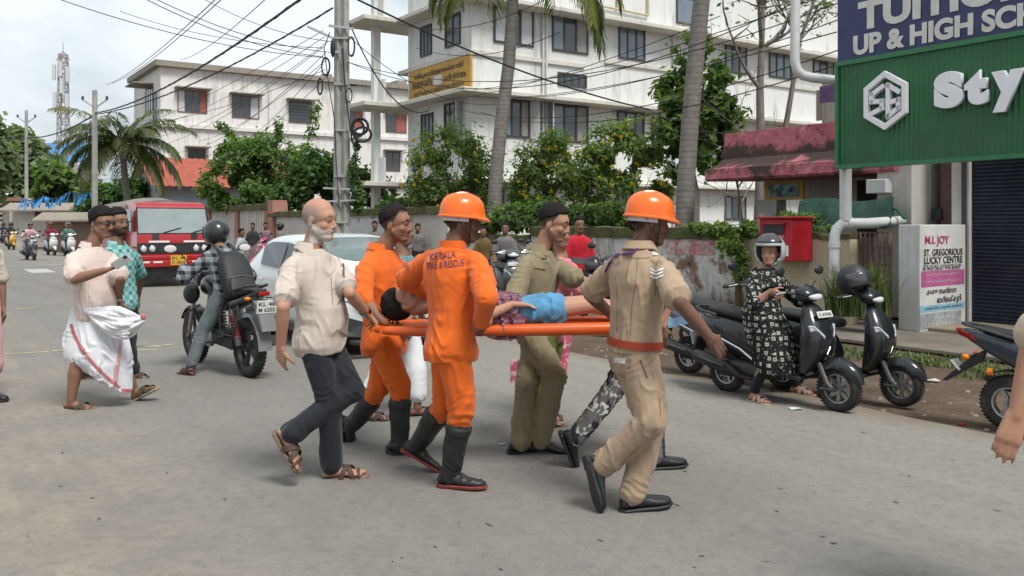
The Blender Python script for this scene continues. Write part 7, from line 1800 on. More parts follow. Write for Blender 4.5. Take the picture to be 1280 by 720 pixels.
# ---- white hatchback
def hatchback():
    c = S(9.24, 4.03 + .86); s = empty('car', c, YB, 'white hatchback halted behind the rescuers', 'car')     # +x front, origin at front bumper centre, car extends to -x
    white = paint('car_white', (.62, .66, .66), .22); L = 3.8; w = .86
    # longitudinal stations: x, list of (half width, z) going from sill up over the roof to centre
    def prof(x, sill, belt, roof, wb, wr, hoodz=None): return [(w * .90 * wb, sill), (w * wb, sill + .12), (w * wb, belt * .78 + .05), (w * .985 * wb, belt), (w * (wr + (1 - wr) * .35) * wb, belt + (roof - belt) * .55), (w * wr * wb, roof - .05), (w * (wr - .12) * wb, roof - .005), (0, roof + .012)]
    st = [(0.0, .30, .52, .56, .80, .80), (-.06, .20, .66, .70, .90, .86), (-.30, .18, .80, .86, .97, .86), (-.75, .18, .86, .96, 1.0, .86), (-1.02, .18, .88, 1.00, 1.0, .85), (-1.35, .18, .89, 1.20, 1.0, .80), (-1.68, .18, .90, 1.36, 1.0, .76), (-2.1, .18, .91, 1.42, 1.0, .76), (-2.7, .18, .93, 1.42, 1.0, .76), (-3.2, .18, .95, 1.37, .99, .75), (-3.55, .20, .96, 1.22, .97, .74), (-3.75, .26, .90, 1.0, .93, .80), (-3.82, .35, .75, .80, .86, .82)]
    rows = []
    for x, si, be, ro, wb, wr in st:
        p = prof(x, si, be, ro, wb, wr); bow = (-.10 if x > -.08 else -.04 if x > -.4 else 0)
        half = [V((x + bow * (y / w) ** 2 * 2, y, z)) for y, z in p]; other = [V((q.x, -q.y, q.z)) for q in half[:-1]][::-1]; rows.append(half + other)
    b = MB(); b.loft(rows); b.build('body', white, s, subd=2)
    gls = glass('car_glass', (.09, .115, .115), .06)
    b = MB(); rr = []
    for x, z, y in ((-1.06, 1.000, .70), (-1.35, 1.185, .635), (-1.66, 1.352, .57)): rr.append([V((x + .03 * (t / .7) ** 2 * -3 * 0 + .018 - .07 * abs(t / y) ** 2.2, t, z + .026 - .03 * abs(t / y) ** 3)) for t in [y * (-1 + 2 * i / 12) for i in range(13)]])
    b.add([p for r_ in rr for p in r_], [(i * 13 + k, i * 13 + k + 1, (i + 1) * 13 + k + 1, (i + 1) * 13 + k) for i in range(2) for k in range(12)]); o = b.build('windscreen', gls, s, smooth=True); m = o.modifiers.new('t', 'SOLIDIFY'); m.thickness = .012
    for sg_ in (-1, 1):
        def sp(x, z): 
            be = np.interp(-x, [1.02, 1.35, 1.68, 2.1, 2.7, 3.2], [.88, .89, .90, .91, .93, .95]); ro = np.interp(-x, [1.02, 1.35, 1.68, 2.1, 2.7, 3.2], [1.0, 1.2, 1.36, 1.42, 1.42, 1.37]); t = (z - be) / max(.01, ro - be); wy = w * (.985 - (.985 - .80) * min(1, t / .92)); return V((x, sg_ * (wy + .010), z))
        for poly in ([(-1.40, .95), (-1.40, 1.03), (-1.72, 1.26), (-2.05, 1.30), (-2.05, .96)], [(-2.12, .96), (-2.12, 1.305), (-2.7, 1.305), (-3.0, 1.25), (-2.9, .99)]):
            b = MB(); b.prism([sp(*q) for q in poly], (0, -.02 * sg_, 0)); b.build('side_window', M['glassd'], s)
        b = MB(); b.tube([V((-1.32, .83 * sg_, .95)), V((-1.30, .95 * sg_, .99))], .02, 6); o = b.build('mirror', white, s); b = MB(); b.ell((-1.28, 1.0 * sg_, 1.0), X * .06, Yv * .10, Z * .07, 14, 8); b.build('mirror_shell', white, o, smooth=True)
        b = MB(); b.prism([V((-.10, .58 * sg_, .62)), V((-.05, .42 * sg_, .60)), V((-.05, .42 * sg_, .67)), V((-.16, .66 * sg_, .745)), V((-.45, .845 * sg_, .785)), V((-.42, .85 * sg_, .70))], (.045, .012 * sg_, .006)); b.build('headlamp', M['lens'], s, bevel=.01)
        b = MB(); b.prism([V((-.08, .50 * sg_, .60)), V((-.02, .30 * sg_, .585)), V((-.02, .30 * sg_, .60)), V((-.12, .62 * sg_, .645)), V((-.42, .86 * sg_, .69)), V((-.42, .86 * sg_, .672))], (.045, .014 * sg_, 0)); b.build('lamp_trim', M['chrome'], s)
        b = MB(); b.prism([V((.0, .50 * sg_, .28)), V((.0, .62 * sg_, .27)), V((-.10, .76 * sg_, .32)), V((-.12, .76 * sg_, .48)), V((-.02, .56 * sg_, .42))], (.035, .01 * sg_, 0)); b.build('fog_lamp_recess', M['blkplastic'], s)
        b = MB(); b.bar(V((-1.05, .872 * sg_, .25)), V((-2.85, .872 * sg_, .25)), .05, .09); b.build('sill_trim', M['blkplastic'], s)
        for x in (-1.95, -2.75):
            b = MB(); b.tube([V((x, .875 * sg_, .80)), V((x - .16, .875 * sg_, .805))], .012, 6); b.build('door_handle', white, s)
        for x in (-2.08,):
            b = MB(); b.bar(V((x, .867 * sg_, .28)), V((x - .02, .862 * sg_, .93)), .008, .012); b.build('door_gap', M['blkplastic'], s)
        for x in (-.72, -3.15):
            wheel(s, x, .30, .30, .18, M['alloy'], 7, y=.77 * sg_, rimr=.66, hub=.06)
            b = MB(); b.lathe((x, .74 * sg_, .31), Yv, [(.35, -.12), (.35, .128)], 28); b.build('wheel_arch', M['tyre'], s, smooth=True)
    b = MB(); b.prism([V((.02, -.42, .52)), V((.02, .42, .52)), V((-.0, .48, .60)), V((-.0, -.48, .60))], (.03, 0, 0)); b.build('upper_grille', M['blkplastic'], s)
    b = MB(); b.prism([V((.0, -.50, .24)), V((.0, .50, .24)), V((.0, .44, .44)), V((.0, -.44, .44))], (.05, 0, 0)); g_ = b.build('lower_grille', M['blkplastic'], s)
    for k in range(4):
        b = MB(); b.bar(V((.055, -.44, .28 + k * .04)), V((.055, .44, .28 + k * .04)), .008); b.build('grille_bar', M['dkmetal'], g_)
    b = MB(); b.box((-.12, -.74, .17), (.03, .74, .225)); b.build('bumper_lip', M['blkplastic'], s, bevel=.015)
    plate(s, (.058, 0, .485), (0, 1, 0), (0, 0, 1), .40, .09, 'KL 46 T 5519')
    for sg_ in (-.15, .3):
        b = MB(); p = V((-1.04, sg_, 1.015)); b.bar(p, p + V((-.08, .45, .065)), .014); b.build('wiper', M['tyre'], s)
    return s
hatchback()
# ================================================================ PEOPLE
ORANGE = m_cloth('orange_uniform', (.68, .125, .014), var=.14); KHAKI = m_cloth('khaki_drill', (.36, .262, .178), var=.10); KHAKI2 = m_cloth('olive_khaki', (.225, .19, .115), var=.12)
NAVYT = m_cloth('dark_navy_trousers', (.014, .016, .022), fleck=(.022, .026, .034)); CREAM = m_cloth('cream_shirt', (.50, .44, .385), fleck=(.40, .345, .30), var=.05)
D_ = dict
def belt(f, material, t=.10, off=.024, w=.045, name='belt'):
    b = MB(); j = f.j; up = f.up; l = leftv(f.yp); l = (l - up * l.dot(up)).normalized(); fw = l.cross(up); c = j['pel'].lerp(j['neck'], t); k = f.s * f.g; rows = []
    for z, e in ((-w / 2, 0), (-w / 2, .006), (w / 2, .006), (w / 2, 0)): rows.append([c + up * z + l * math.copysign(abs(math.cos(q)) ** .85, math.cos(q)) * (.156 + off + e) * k + fw * math.copysign(abs(math.sin(q)) ** .85, math.sin(q)) * (.110 + off + e) * k for q in [6.2832 * i / 40 for i in range(40)]])
    b.loft(rows, cap=False, closed=True); return b.build(name, material, f.root, world=True, smooth=True)
def band(f, q, t, material, name='watch', r=.033, w=.03):
    a, c = f.j['el' + q], f.j['wr' + q]; p = a.lerp(c, t); d = (c - a).normalized(); b = MB(); b.lathe(p, d, [(r, -w / 2), (r + .004, -w / 2), (r + .004, w / 2), (r, w / 2)], 20, cap=False, closed=True); b.ell(p + frame(d)[1] * (r + .004), d * .016, d.cross(frame(d)[1]) * .016, frame(d)[1] * .005, 10, 6); return b.build(name, material, f.root, world=True, smooth=True)

# --- old man in the cream shirt
f = Fig('bald grey-bearded man in cream shirt and dark trousers holding the stretcher end', 5.35, 1.70, .98, (0.422, 0.237, 0.160), .0057)
f.core((398, 424), (388, 309), (399, 274), -12, -38, -18, 0, pitch=4, shw=.158); f.facehair = ('bg', (.46, .44, .41))
f.arm('R', (354, 384, -1), (351, 434, 1), (352, 463, 1), curl=.30, spread=.05); f.arm('L', (437, 366, -1), (459, 393, 1), (474, 409, 1), curl=1.2)
f.leg('R', (412, 503, 1), (415, 580), (455, 592), True, yaw=-8); f.leg('L', (440, 487, -1), (365, 541, 1), (374, 584, 1), yaw=-12)
f.begin(); f.body(feet='LR'); sh = f.shirt(CREAM, .72, belly=.07, t0=-.16, hem=.045, sr=(.072, .074), off=.014); f.trousers(NAVYT, (.094, .078, .068)); f.collar(CREAM)
b = MB(); f.decal(sh, 'placket', [((426, 330), (428, 330), (434, 420), (432, 420))], m_cloth('placket_brown', (.30, .22, .17))); f.decal(sh, 'pen', [((428, 330), (429.5, 330), (431, 348), (429.5, 348))], M['ink'], .006)
for q in 'LR': f.sandal(q, M['brownleather'], M['sole'], 'cross')
sm_ = mat('seam_tan', (.27, .225, .19), .9); f.seam(sh, [(372, 330), (370, 350), (374, 380), (376, 415)], sm_); f.seam(sh, [(412, 322), (414, 350), (416, 380), (416, 418)], sm_, 1.0); band(f, 'L', .86, M['chrome']); f.report()

# --- rescuer without helmet
f = Fig('bare-headed rescuer in orange uniform and black gumboots behind the old man', 6.05, 1.72, 1.06, (0.270, 0.142, 0.092), .0057)
f.core((480, 424), (476, 310), (494, 279), -8, -28, -8, 0, hd=-.02, pitch=2); f.facehair = ('ms',)
f.arm('R', (451, 372, -1), (480, 402, -1), (492, 412, 1), curl=1.1); f.arm('L', (520, 372, -1), (508, 405, -1), (505, 415, 1), curl=1.1)
f.leg('R', (500, 484, -1), (500, 553), (518, 563), True, yaw=-25); f.leg('L', (474, 484, -1), (441, 533, 1), (437, 557, 1), yaw=-10)
f.begin(); f.body(feet='', legs=''); sh = f.shirt(ORANGE, 1.0, .18, t0=-.16, hem=.05, sr=(.074, .068)); f.trousers(ORANGE, (.098, .080, .064), .38); f.collar(ORANGE, gap=35)
f.hair(h=.006, front=.075, side=-.01, back=-.05, recede=.012); [f.shoe(q, M['rubber'], M['redsole'] if 0 else M['rubber'], 'gumboot', .27) for q in 'LR']; f.draped_text(sh, 'KFRS', mat('chest_print', (.25, .05, .06)), ((504, 328), (510, 330), (511, 337), (505, 335))); f.report()

# --- rescuer with hard hat, back to us
f = Fig('rescuer in orange hard hat and lettered orange uniform with red-soled gumboots', 5.15, 1.70, 1.06, (0.170, 0.092, 0.064), .0057)
f.core((563, 430), (566, 308), (577, 276), 12, 52, 16, 0, hd=.02, pitch=4, shw=.19, shdrop=.09); f.facehair = ('ms',)
f.arm('R', (608, 372, -1), (602, 404, 1), (606, 420, 1), curl=1.2); f.arm('L', (509, 350, 1), (545, 372, 1), (562, 382, 1), curl=1.0)
f.leg('R', (578, 512, -1), (562, 591), (600, 608), True, yaw=-5); f.leg('L', (556, 505, 1), (522, 556, 1), (548, 590, 1), yaw=10)
f.begin(); f.body(feet='', legs=''); sh = f.shirt(ORANGE, 1.0, .92, t0=-.16, hem=.05, sr=(.076, .068), off=.020); f.trousers(ORANGE, (.100, .080, .064), .34); f.collar(ORANGE, .035, 30, flap=False)
f.hair(h=.005, back=-.06); f.hardhat(); [f.shoe(q, M['rubber'], M['redsole'], 'gumboot', .30) for q in 'LR']
pr = mat('maroon_print', (.16, .045, .07), .8); bv = f.bvh(sh)
so_ = mat('seam_orange', (.36, .06, .01), .9); f.seam(sh, [(598, 322), (600, 345), (598, 372), (594, 400), (592, 432)], so_, bv=bv); f.seam(sh, [(538, 330), (540, 360), (542, 400), (544, 432)], so_, bv=bv); f.seam(sh, [(540, 436), (560, 440), (580, 440), (596, 436)], so_, bv=bv); f.draped_text(sh, 'KERALA', pr, ((538, 317), (570, 313), (570, 322), (538, 326)), bv=bv, offset=.012); f.draped_text(sh, 'FIRE & RESCUE', pr, ((535, 328), (580, 324), (580, 333), (535, 337)), bv=bv, offset=.012); f.report()

# --- dark-haired policeman
f = Fig('dark-haired policeman in olive khaki leaning over the patient', 6.2, 1.74, .98, (0.383, 0.213, 0.139), .0057)
f.core((667, 414), (676, 310), (692, 278), -18, -38, -12, 0, hd=-.03, pitch=14); f.facehair = ('ms',)
f.arm('R', (641, 378, -1), (648, 412, 1), (655, 424, 1), curl=1.0); f.arm('L', (718, 348, -1), (752, 360, 1), (768, 366, 1), curl=.8)
f.leg('R', (694, 472, -1), (676, 549), (700, 562), True, yaw=-25); f.leg('L', (658, 484, 1), (650, 551), (676, 560), True, yaw=-15)
f.begin(); f.body(feet='', legs=''); sh = f.shirt(KHAKI2, .95, t0=.03, hem=.0, sr=(.076, .074)); f.trousers(KHAKI2, (.096, .080, .070)); f.collar(KHAKI2, gap=30); f.hair(h=.008, front=.068, side=-.008, back=-.055)
[f.shoe(q, M['leather'], M['rubber']) for q in 'LR']; bv = f.bvh(sh); wh = mat('badge_white', (.62, .62, .60), .7); dkb = mat('badge_dark', (.02, .02, .022))
f.decal(sh, 'chevron', [((640, 316), (647, 314), (646, 318), (640, 320)), ((647, 314), (654, 312), (653, 316), (646, 318))], wh, bv=bv); f.decal(sh, 'name_bar', [((677, 322), (683, 323), (683, 325), (677, 324))], dkb, bv=bv)
f.decal(sh, 'pocket_flap', [((668, 331), (682, 333), (682, 337), (668, 335))], KHAKI2, .007, bv); f.decal(sh, 'shoulder_strap', [((652, 304), (668, 298), (669, 301), (654, 307))], wh, .006, bv); f.report()

# --- helmeted policeman in front
f = Fig('policeman in khaki with orange hard hat and red belt, one arm towards the scooters', 4.80, 1.71, .99, (0.163, 0.088, 0.064), .0056)
f.core((792, 446), (800, 309), (811, 277), 18, 38, 8, 0, hd=.0, pitch=6, shw=.18); f.facehair = ('ms',)
f.arm('R', (849, 377, -1), (889, 424, 1), (908, 447, 1), curl=.22, spread=.09); f.arm('L', (737, 368, 1), (768, 397, 1), (785, 405, 1), curl=1.2)
f.leg('R', (815, 527, -1), (752, 583, 1), (748, 636, 1), yaw=15); f.leg('L', (815, 526, 1), (790, 619), (836, 630), True, yaw=-2)
f.begin(); f.body(feet='', legs=''); sh = f.shirt(KHAKI, .80, t0=.03, hem=.0, sr=(.080, .078), off=.018, vneck=1.0); tr = f.trousers(KHAKI, (.104, .084, .072), .97); f.collar(KHAKI, gap=32); f.hair(h=.005, back=-.06); f.hardhat()
belt(f, mat('red_leather_belt', (.33, .045, .02), .45, .15), .135, .020, .042); [f.shoe(q, M['leather'], M['rubber']) for q in 'LR']; bv = f.bvh(sh)
for dy in (0, 4.2, 8.4): f.decal(sh, 'chevron', [((813, 335 + dy), (821, 338 + dy), (821, 340.4 + dy), (813, 337.4 + dy)), ((821, 338 + dy), (829.5, 335 + dy), (829.5, 337.4 + dy), (821, 340.4 + dy))], wh, .005, bv)
f.decal(sh, 'shoulder_strap', [((815, 316), (822, 317), (822, 320), (815, 319))], wh, .005, bv); bt_ = f.bvh(tr); f.decal(tr, 'cloth_tag', [((768, 447), (784, 448), (783, 455), (769, 453))], mat('torn_tag', (.55, .52, .48), .8, .3, 60), .007, bt_); f.decal(tr, 'pocket_slit', [((799, 450), (801, 450), (810, 472), (808, 473))], mat('pocket_shadow_lining', (.10, .07, .045)), .002, bt_)  # pocket slit is a dark strip with the pocket's shade put into its colour
sk_ = mat('seam_khaki', (.13, .09, .055), .9)
for q_ in ([(775, 318), (790, 322), (806, 323), (818, 321)], [(797, 324), (795, 350), (790, 385), (788, 420)], [(821, 328), (819, 350), (818, 370)], [(770, 345), (772, 380), (771, 415)]): f.seam(sh, q_, sk_, bv=bv)
for q_ in ([(806, 440), (816, 470), (824, 500), (826, 522)], [(764, 446), (764, 458), (786, 461), (788, 449)], [(822, 535), (795, 562), (768, 588)]): f.seam(tr, q_, sk_, bv=bt_)
# purple lanyard
b = MB(); pts = [f.drape(bv, x, y, .008) for x, y in ((797, 303), (785, 309), (772, 318), (763, 328), (757, 340))]; pts = [p for p in pts if p is not None]; b.tube(pts, .011, 6, flat=.4); b.build('lanyard', mat('purple_strap', (.09, .03, .16)), f.root, world=True); f.report()

# --- camouflage-trousered helper
def camo(t, v):
    a = t.noise(v, 11, 3, .5, .9); b_ = t.noise(t.n('ShaderNodeMapping', {'Vector': v, 'Location': (3, 1, 5), 'Scale': (1, 1, .7)}).outputs[0], 16, 3, .5, 1.2)
    c = t.ramp(a, [(.44, (.03, .03, .035)), (.48, (.12, .115, .115))]); return t.mix(t.ramp(b_, [(.56, 0.0), (.59, 1.0)]), c, (.50, .50, .49))
f = Fig('helper in grey camouflage trousers half hidden by the front policeman', 5.85, 1.68, 1.0, (0.199, 0.106, 0.071), .010)
f.core((796, 424), (800, 312), (806, 282), -5, -10, -5, 0); f.arm('R', (822, 375, -1), (826, 407, 1), (829, 437, 1), curl=.5); f.arm('L', (800, 365, 1), (790, 395, 1), (785, 405, 1), curl=1)
f.leg('R', (771, 482, -1), (719, 548, 1), (718, 585, 1)); f.leg('L', (818, 500, 1), (818, 570), (853, 580), True)
f.begin(); f.body(feet='', legs=''); f.shirt(m_cloth('purple_shirt', (.10, .04, .17)), .95, t0=-.1, sr=(.072, .07)); f.trousers(pat_cloth('camouflage', camo), (.096, .078, .066), .98); f.hair(); [f.shoe(q, M['leather'], M['rubber']) for q in 'LR']; f.report()

# --- woman in pink behind the policeman
f = Fig('woman in pink top and green trousers with long dark hair behind the stretcher', 6.95, 1.55, .95, (0.312, 0.170, 0.114), .010)
f.core((692, 412), (702, 320), (700, 291), -30, -40, -60, 0); f.arm('R', (727, 362, -1), (752, 386, 1), (765, 392, 1), curl=.8); f.arm('L', (722, 355, 1), (745, 380, 1), (760, 388, 1), curl=.8)
f.leg('R', (676, 475, -1), (676, 520), (702, 530), True, yaw=-20); f.leg('L', (690, 470, 1), (686, 514), (700, 522), True, yaw=-20)
f.begin(); f.body(feet='LR'); f.shirt(m_cloth('pink_cotton', (.62, .20, .24)), .95, t0=-.16, sr=(.068, .07)); f.trousers(m_cloth('olive_green_cotton', (.09, .12, .02)), (.10, .085, .07), .9); f.hair(long=.48); [f.sandal(q, M['brownleather'], M['sole'], 'plain') for q in 'LR']
b = MB(); rows = []
for i in range(12):
    t_ = i / 11; c = P(707 + 3 * math.sin(t_ * 5), 395 + 75 * t_, 6.75); rows.append([c + V((x, .02 * math.sin(x * 60 + i), 0)) for x in (-.028, -.01, .01, .028)] + [c + V((x, .03, 0)) for x in (.028, -.028)])
b.loft(rows); pks = pat_cloth('pink_scarf_print', lambda t, v: t.mix(t.ramp(t.noise(v, 26, 3), [(.52, 0.0), (.58, 1.0)]), (.62, .13, .22), (.75, .52, .54))); b.build('scarf', pks, f.root, world=True, smooth=True)
b = MB(); rows = []
for i in range(7):
    t_ = i / 6; c = P(643 - 2 * t_, 450 + 28 * t_, 6.9); rows.append([c + V((math.cos(q) * .032 * (1 - .4 * t_), math.sin(q) * .012, 0)) for q in [6.28 * k / 8 for k in range(8)]])
b.loft(rows); b.build('scarf_end', pks, f.root, world=True, smooth=True); f.report()

# --- helper in white mundu behind the bare-headed rescuer
f = Fig('helper in white wrap and brown sandals mostly hidden behind the rescuers', 7.15, 1.62, 1.0, (0.227, 0.128, 0.085), .011)
f.core((500, 410), (504, 318), (502, 288), -20, -20, -20, 0); f.arm('R', (500, 362, -1), (515, 395, 1), (520, 402, 1)); f.arm('L', (525, 362, 1), (525, 390, 1), (528, 400, 1))
f.leg('R', (475, 465, -1), (460, 513), (484, 522), True, yaw=-15); f.leg('L', (520, 465, 1), (522, 508), (540, 515), True, yaw=-15)
f.begin(); f.body(feet='LR'); f.shirt(m_cloth('teal_shirt', (.10, .22, .24)), .8); f.trousers(M['white_cloth'], (.12, .10, .09), .62, name='wrap'); f.hair(); [f.sandal(q, M['brownleather'], M['brownleather'], 'cross') for q in 'LR']; f.report()

# --- man in mundu with phone
def pinstripe(t, v): return t.mix(stripes(t, v, leftv(-32), 62, .35, .6, .02), (.60, .50, .455), (.50, .385, .345))
f = Fig('moustached man in striped shirt and white wrap looking at his phone', 7.5, 1.72, 1.06, (0.241, 0.131, 0.085), .007)
f.core((118, 392), (114, 307), (127, 278), -15, -35, -18, 0, pitch=6); f.facehair = ('m',)
f.arm('R', (94, 349, -1), (131, 338, -1), (150, 332, 1), curl=.85, palm=V((0, .6, 1)).normalized()); f.arm('L', (150, 348, -1), (148, 374, 1), (150, 388, 1), curl=.5)
f.leg('R', (98, 451, 1), (89, 499), (110, 508), True, yaw=-20); f.leg('L', (150, 448, 1), (168, 488), (205, 488), True, yaw=5)
f.j['toL'] = f.j['anL'] + V((.19, -.03, .035)) * f.s; f.j['anL'].z = .10; f.footframe('L', 0)
f.begin(); f.body(feet='LR'); sh = f.shirt(pat_cloth('pinstripe_cotton', pinstripe), .82, belly=.045, t0=-.16, hem=.03, sr=(.076, .078)); f.collar(MATS['pinstripe_cotton']); f.hair(h=.012, front=.060, side=-.02, back=-.07)
b = MB(); rows = []
hem_ = [(382, 93, 143), (392, 88, 147), (405, 85, 152), (420, 83, 156), (435, 80.5, 160), (445, 81.5, 162), (452, 88, 163.5), (461, 101, 164.5), (472, 118, 165.5), (480, 131, 166), (486, 143, 166), (491, 152, 165.5)]
for y, xa, xb in hem_:
    a, c = P(xa, y, 7.42), P(xb, y, 7.50); m_, hw = (a + c) / 2, (c - a) / 2; rows.append([m_ + hw * math.cos(q) + V((.05, 1, 0)).normalized() * math.sin(q) * min(.195, hw.length * .72) * (1 + .10 * math.sin(q * 5 + y * .05)) for q in [6.2832 * i / 36 for i in range(36)]])
b.loft(rows)
wrapo = f.cloth('wrap', b, M['white_cloth'], .009, [(P(130, 430, 7.4), V((.6, 0, 1)), .3, .010, 42), (P(120, 455, 7.35), V((1, 0, .7)), .25, .008, 50)], smooth=4, lo=7); bv = f.bvh(wrapo)
bord = m_cloth('red_border', (.45, .13, .14))
pl_ = [(87, 406), (91, 418), (97, 430), (105, 444), (115, 456), (126, 467), (137, 477), (148, 486)]
for (x0, y0), (x1, y1) in zip(pl_[:-1], pl_[1:]): f.decal(wrapo, 'border', [((x0, y0), (x1, y1), (x1 + 3.2, y1 - 2.6), (x0 + 3.6, y0 - 1.8))], bord, .006, bv)
f.decal(wrapo, 'border', [((150, 424), (153, 424), (146, 478), (141, 476))], m_cloth('faded_red_border', (.55, .30, .31)), .006, bv); f.decal(wrapo, 'border', [((151, 486), (164, 486), (164, 490.0), (152, 490.0))], bord, .006, bv)
b = MB()
for i in range(9):
    g_ = i / 8; pts_ = []; rr_ = []
    for k in range(13):
        u = k / 12; x = 104 + 10 * g_ + (75 - 14 * abs(g_ - .35)) * u; yt = 387 - 4 * math.sin(u * 3.1) + 8 * u * u; yb = np.interp(u, [0, .2, .45, .7, .88, 1], [396, 411, 424, 423, 411, 401]); pts_.append(P(x, yt + (yb - yt) * g_ + 1.5 * math.sin(u * 7 + i), 7.31 - .05 * math.sin(math.pi * g_) * math.sin(math.pi * u) - .012 * math.sin(u * 9 + i * 2.1))); rr_.append((.017 + .006 * math.sin(i * 2.3)) * (.55 + .5 * math.sin(math.pi * min(1, .15 + u * .8))))
    b.tube(pts_, rr_, 8)
f.cloth('wrap_fold', b, M['white_cloth'], .004, (), smooth=1, vox=.0065)
b = MB(); b.ell(P(179, 396, 7.2), V((.022, 0, .01)), V((0, .02, 0)), V((-.008, 0, .026)), 10, 8); b.build('wrap_tip', bord, f.root, world=True, smooth=True)
for q in 'LR': f.sandal(q, M['olivestrap'], mat('khaki_sole', (.30, .25, .17), .8), 'cross')
band(f, 'L', .9, M['chrome']); b = MB(); b.tube([f.H(*q) for q in ((-.01, -.083, .004), (.07, -.062, .006), (.094, -.045, .002))], .004, 5); b.tube([f.H(*q) for q in ((.094, -.046, .012), (.1, -.03, .016), (.101, -.012, .01), (.1, .012, .01), (.1, .03, .016), (.094, .046, .012))], .004, 5); g_ = b.build('spectacles', M['rubber'], f.root, world=True)
for sg_ in (-1, 1): b = MB(); b.ell(f.H(.099, .03 * sg_, -.003), f.hvec(.004, 0, 0), f.hvec(0, .020, 0), f.hvec(0, 0, .014), 12, 6); b.build('spectacle_lens', glass('tinted_lens', (.02, .015, .012)), g_, world=True)
pa = V((.82, -.12, .5)).normalized(); pb_ = V((-.45, -.45, .75)); pb_ = (pb_ - pa * pb_.dot(pa)).normalized(); pn_ = pa.cross(pb_); pc_ = P(152, 327, 7.0); b = MB(); b.obox(pc_, pa, pb_, pn_, .078, .038, .005); ph_ = tag(b.build('phone', mat('pale_phone', (.55, .57, .60), .25), bevel=.006, seg=2), 'pale phone held up by the man in the white wrap', 'phone'); b = MB(); b.obox(pc_ + pa * .05 + pb_ * .016, pa, pb_, pn_, .014, .012, .008); b.build('camera_bump', M['ink'], ph_)
f.report()

# --- bearded man in teal plaid
def plaid(c0, c1, c2, fr, yaw):
    def fn(t, v):
        a = stripes(t, v, leftv(yaw), fr, .2, .62); b_ = stripes(t, v, Z, fr, .2, .62); c = t.mix(t.math('MULTIPLY', a, .75), c0, c1); c = t.mix(t.math('MULTIPLY', b_, .75), c, c1); return t.mix(t.math('MULTIPLY', a, b_), c, c2)
    return fn
f = Fig('bearded man in teal checked shirt walking behind the man with a phone', 8.7, 1.70, .98, (0.227, 0.125, 0.085), .009)
f.core((151, 378), (146, 305), (147, 277), -30, -35, -25, 0); f.facehair = ('bm', BLACKH); f.arm('R', (140, 346, -1), (150, 376, 1), (155, 390, 1)); f.arm('L', (176, 345, 1), (172, 372, 1), (172, 388, 1))
f.leg('R', (122, 428, 1), (97, 463), (108, 471), True, yaw=-45); f.leg('L', (160, 430, 1), (166, 462), (178, 470), True)
f.begin(); f.body(feet='LR'); f.shirt(pat_cloth('teal_plaid', plaid((.10, .33, .31), (.30, .48, .45), (.05, .16, .16), 12, -35)), .85, t0=-.16); f.trousers(NAVYT); f.hair(h=.014); f.collar(MATS['teal_plaid']); [f.sandal(q, M['brownleather'], M['brownleather'], 'cross') for q in 'LR']; f.report()

# --- motorcyclist with backpack
mw_ = wmat(moto); ly = math.degrees(myaw)
f = Fig('motorcyclist in checked shirt, grey jeans, black helmet and backpack', 9.4, 1.62, 1.06, (0.227, 0.128, 0.085), .009)
ft = [G(236, 468), mw_ @ V((-.12, -.2, .33))]
f.sit((0, 0, 0), ly, mw_ @ V((-.22, 0, .74)), [mw_ @ V((.26, .33, 1.10)), mw_ @ V((.26, -.33, 1.10))], ft, .085)
f.begin(); f.body(feet='L'); f.shirt(pat_cloth('grey_plaid', plaid((.24, .26, .275), (.06, .075, .09), (.015, .02, .025), 11, ly)), 1.0, .80, t0=-.16, sr=(.078, .07)); f.trousers(m_cloth('grey_jeans', (.095, .115, .125), fleck=(.2, .22, .24), var=.3), (.098, .078, .064), .92); hm_ = f.mhelmet(paint('helmet_black', (.02, .021, .023), .3), True, 'down', k=1.08); f.sandal('L', M['brownleather'], M['brownleather'], 'slide'); f.shoe('R', M['brownleather'], M['rubber'])
bp = empty('backpack', f.j['pel'] - yawv(ly) * .2, label='black zipped backpack on the motorcyclist\'s back', cat='backpack'); fw, lf = yawv(ly), leftv(ly); b = MB()
c0 = f.j['pel'].lerp(f.j['neck'], .44) - fw * .235; up = (f.j['neck'] - f.j['pel']).normalized(); rows = []
for z, w_, d_ in ((-.27, .13, .07), (-.24, .165, .105), (-.05, .175, .115), (.12, .165, .105), (.22, .13, .08), (.26, .07, .04)): rows.append([c0 + up * z + lf * w_ * math.copysign(abs(math.cos(q)) ** .6, math.cos(q)) + fw * d_ * math.copysign(abs(math.sin(q)) ** .6, math.sin(q)) for q in [6.2832 * i / 20 for i in range(20)]])
b.loft(rows); b.build('bag', mat('black_nylon', (.020, .021, .024), .6, .2, bump=.3, bscale=12), bp, world=True, subd=1)
b = MB(); b.tube([c0 + up * (-.02 - .02 * abs(x)) + lf * x * .15 - fw * (.118 - .03 * x * x) for x in (-1, -.5, 0, .5, 1)], .006, 5); b.build('zip', M['alloy'], bp, world=True); b = MB(); rows = []
for z, w_ in ((-.25, .12), (-.2, .14), (-.08, .14), (-.04, .12)): rows.append([c0 + up * z + lf * w_ * math.copysign(abs(math.cos(q)) ** .6, math.cos(q)) - fw * (.10 + .035 * max(0, math.sin(q)) ** .6 - (.03 if math.sin(q) < 0 else 0)) for q in [6.2832 * i / 16 for i in range(16)]])
b.loft(rows); b.build('pocket', MATS['black_nylon'], bp, world=True, smooth=True)
for sg_ in (-1, 1): b = MB(); b.tube([c0 + up * .22 + lf * .08 * sg_, f.j['neck'] + lf * .10 * sg_ + up * .045, f.j['neck'] + lf * .12 * sg_ + fw * .12 - up * .05, f.j['pel'].lerp(f.j['neck'], .5) + lf * .16 * sg_ + fw * .12], .022, 6, flat=.4); b.build('strap', MATS['black_nylon'], bp, world=True, smooth=True)
f.report()

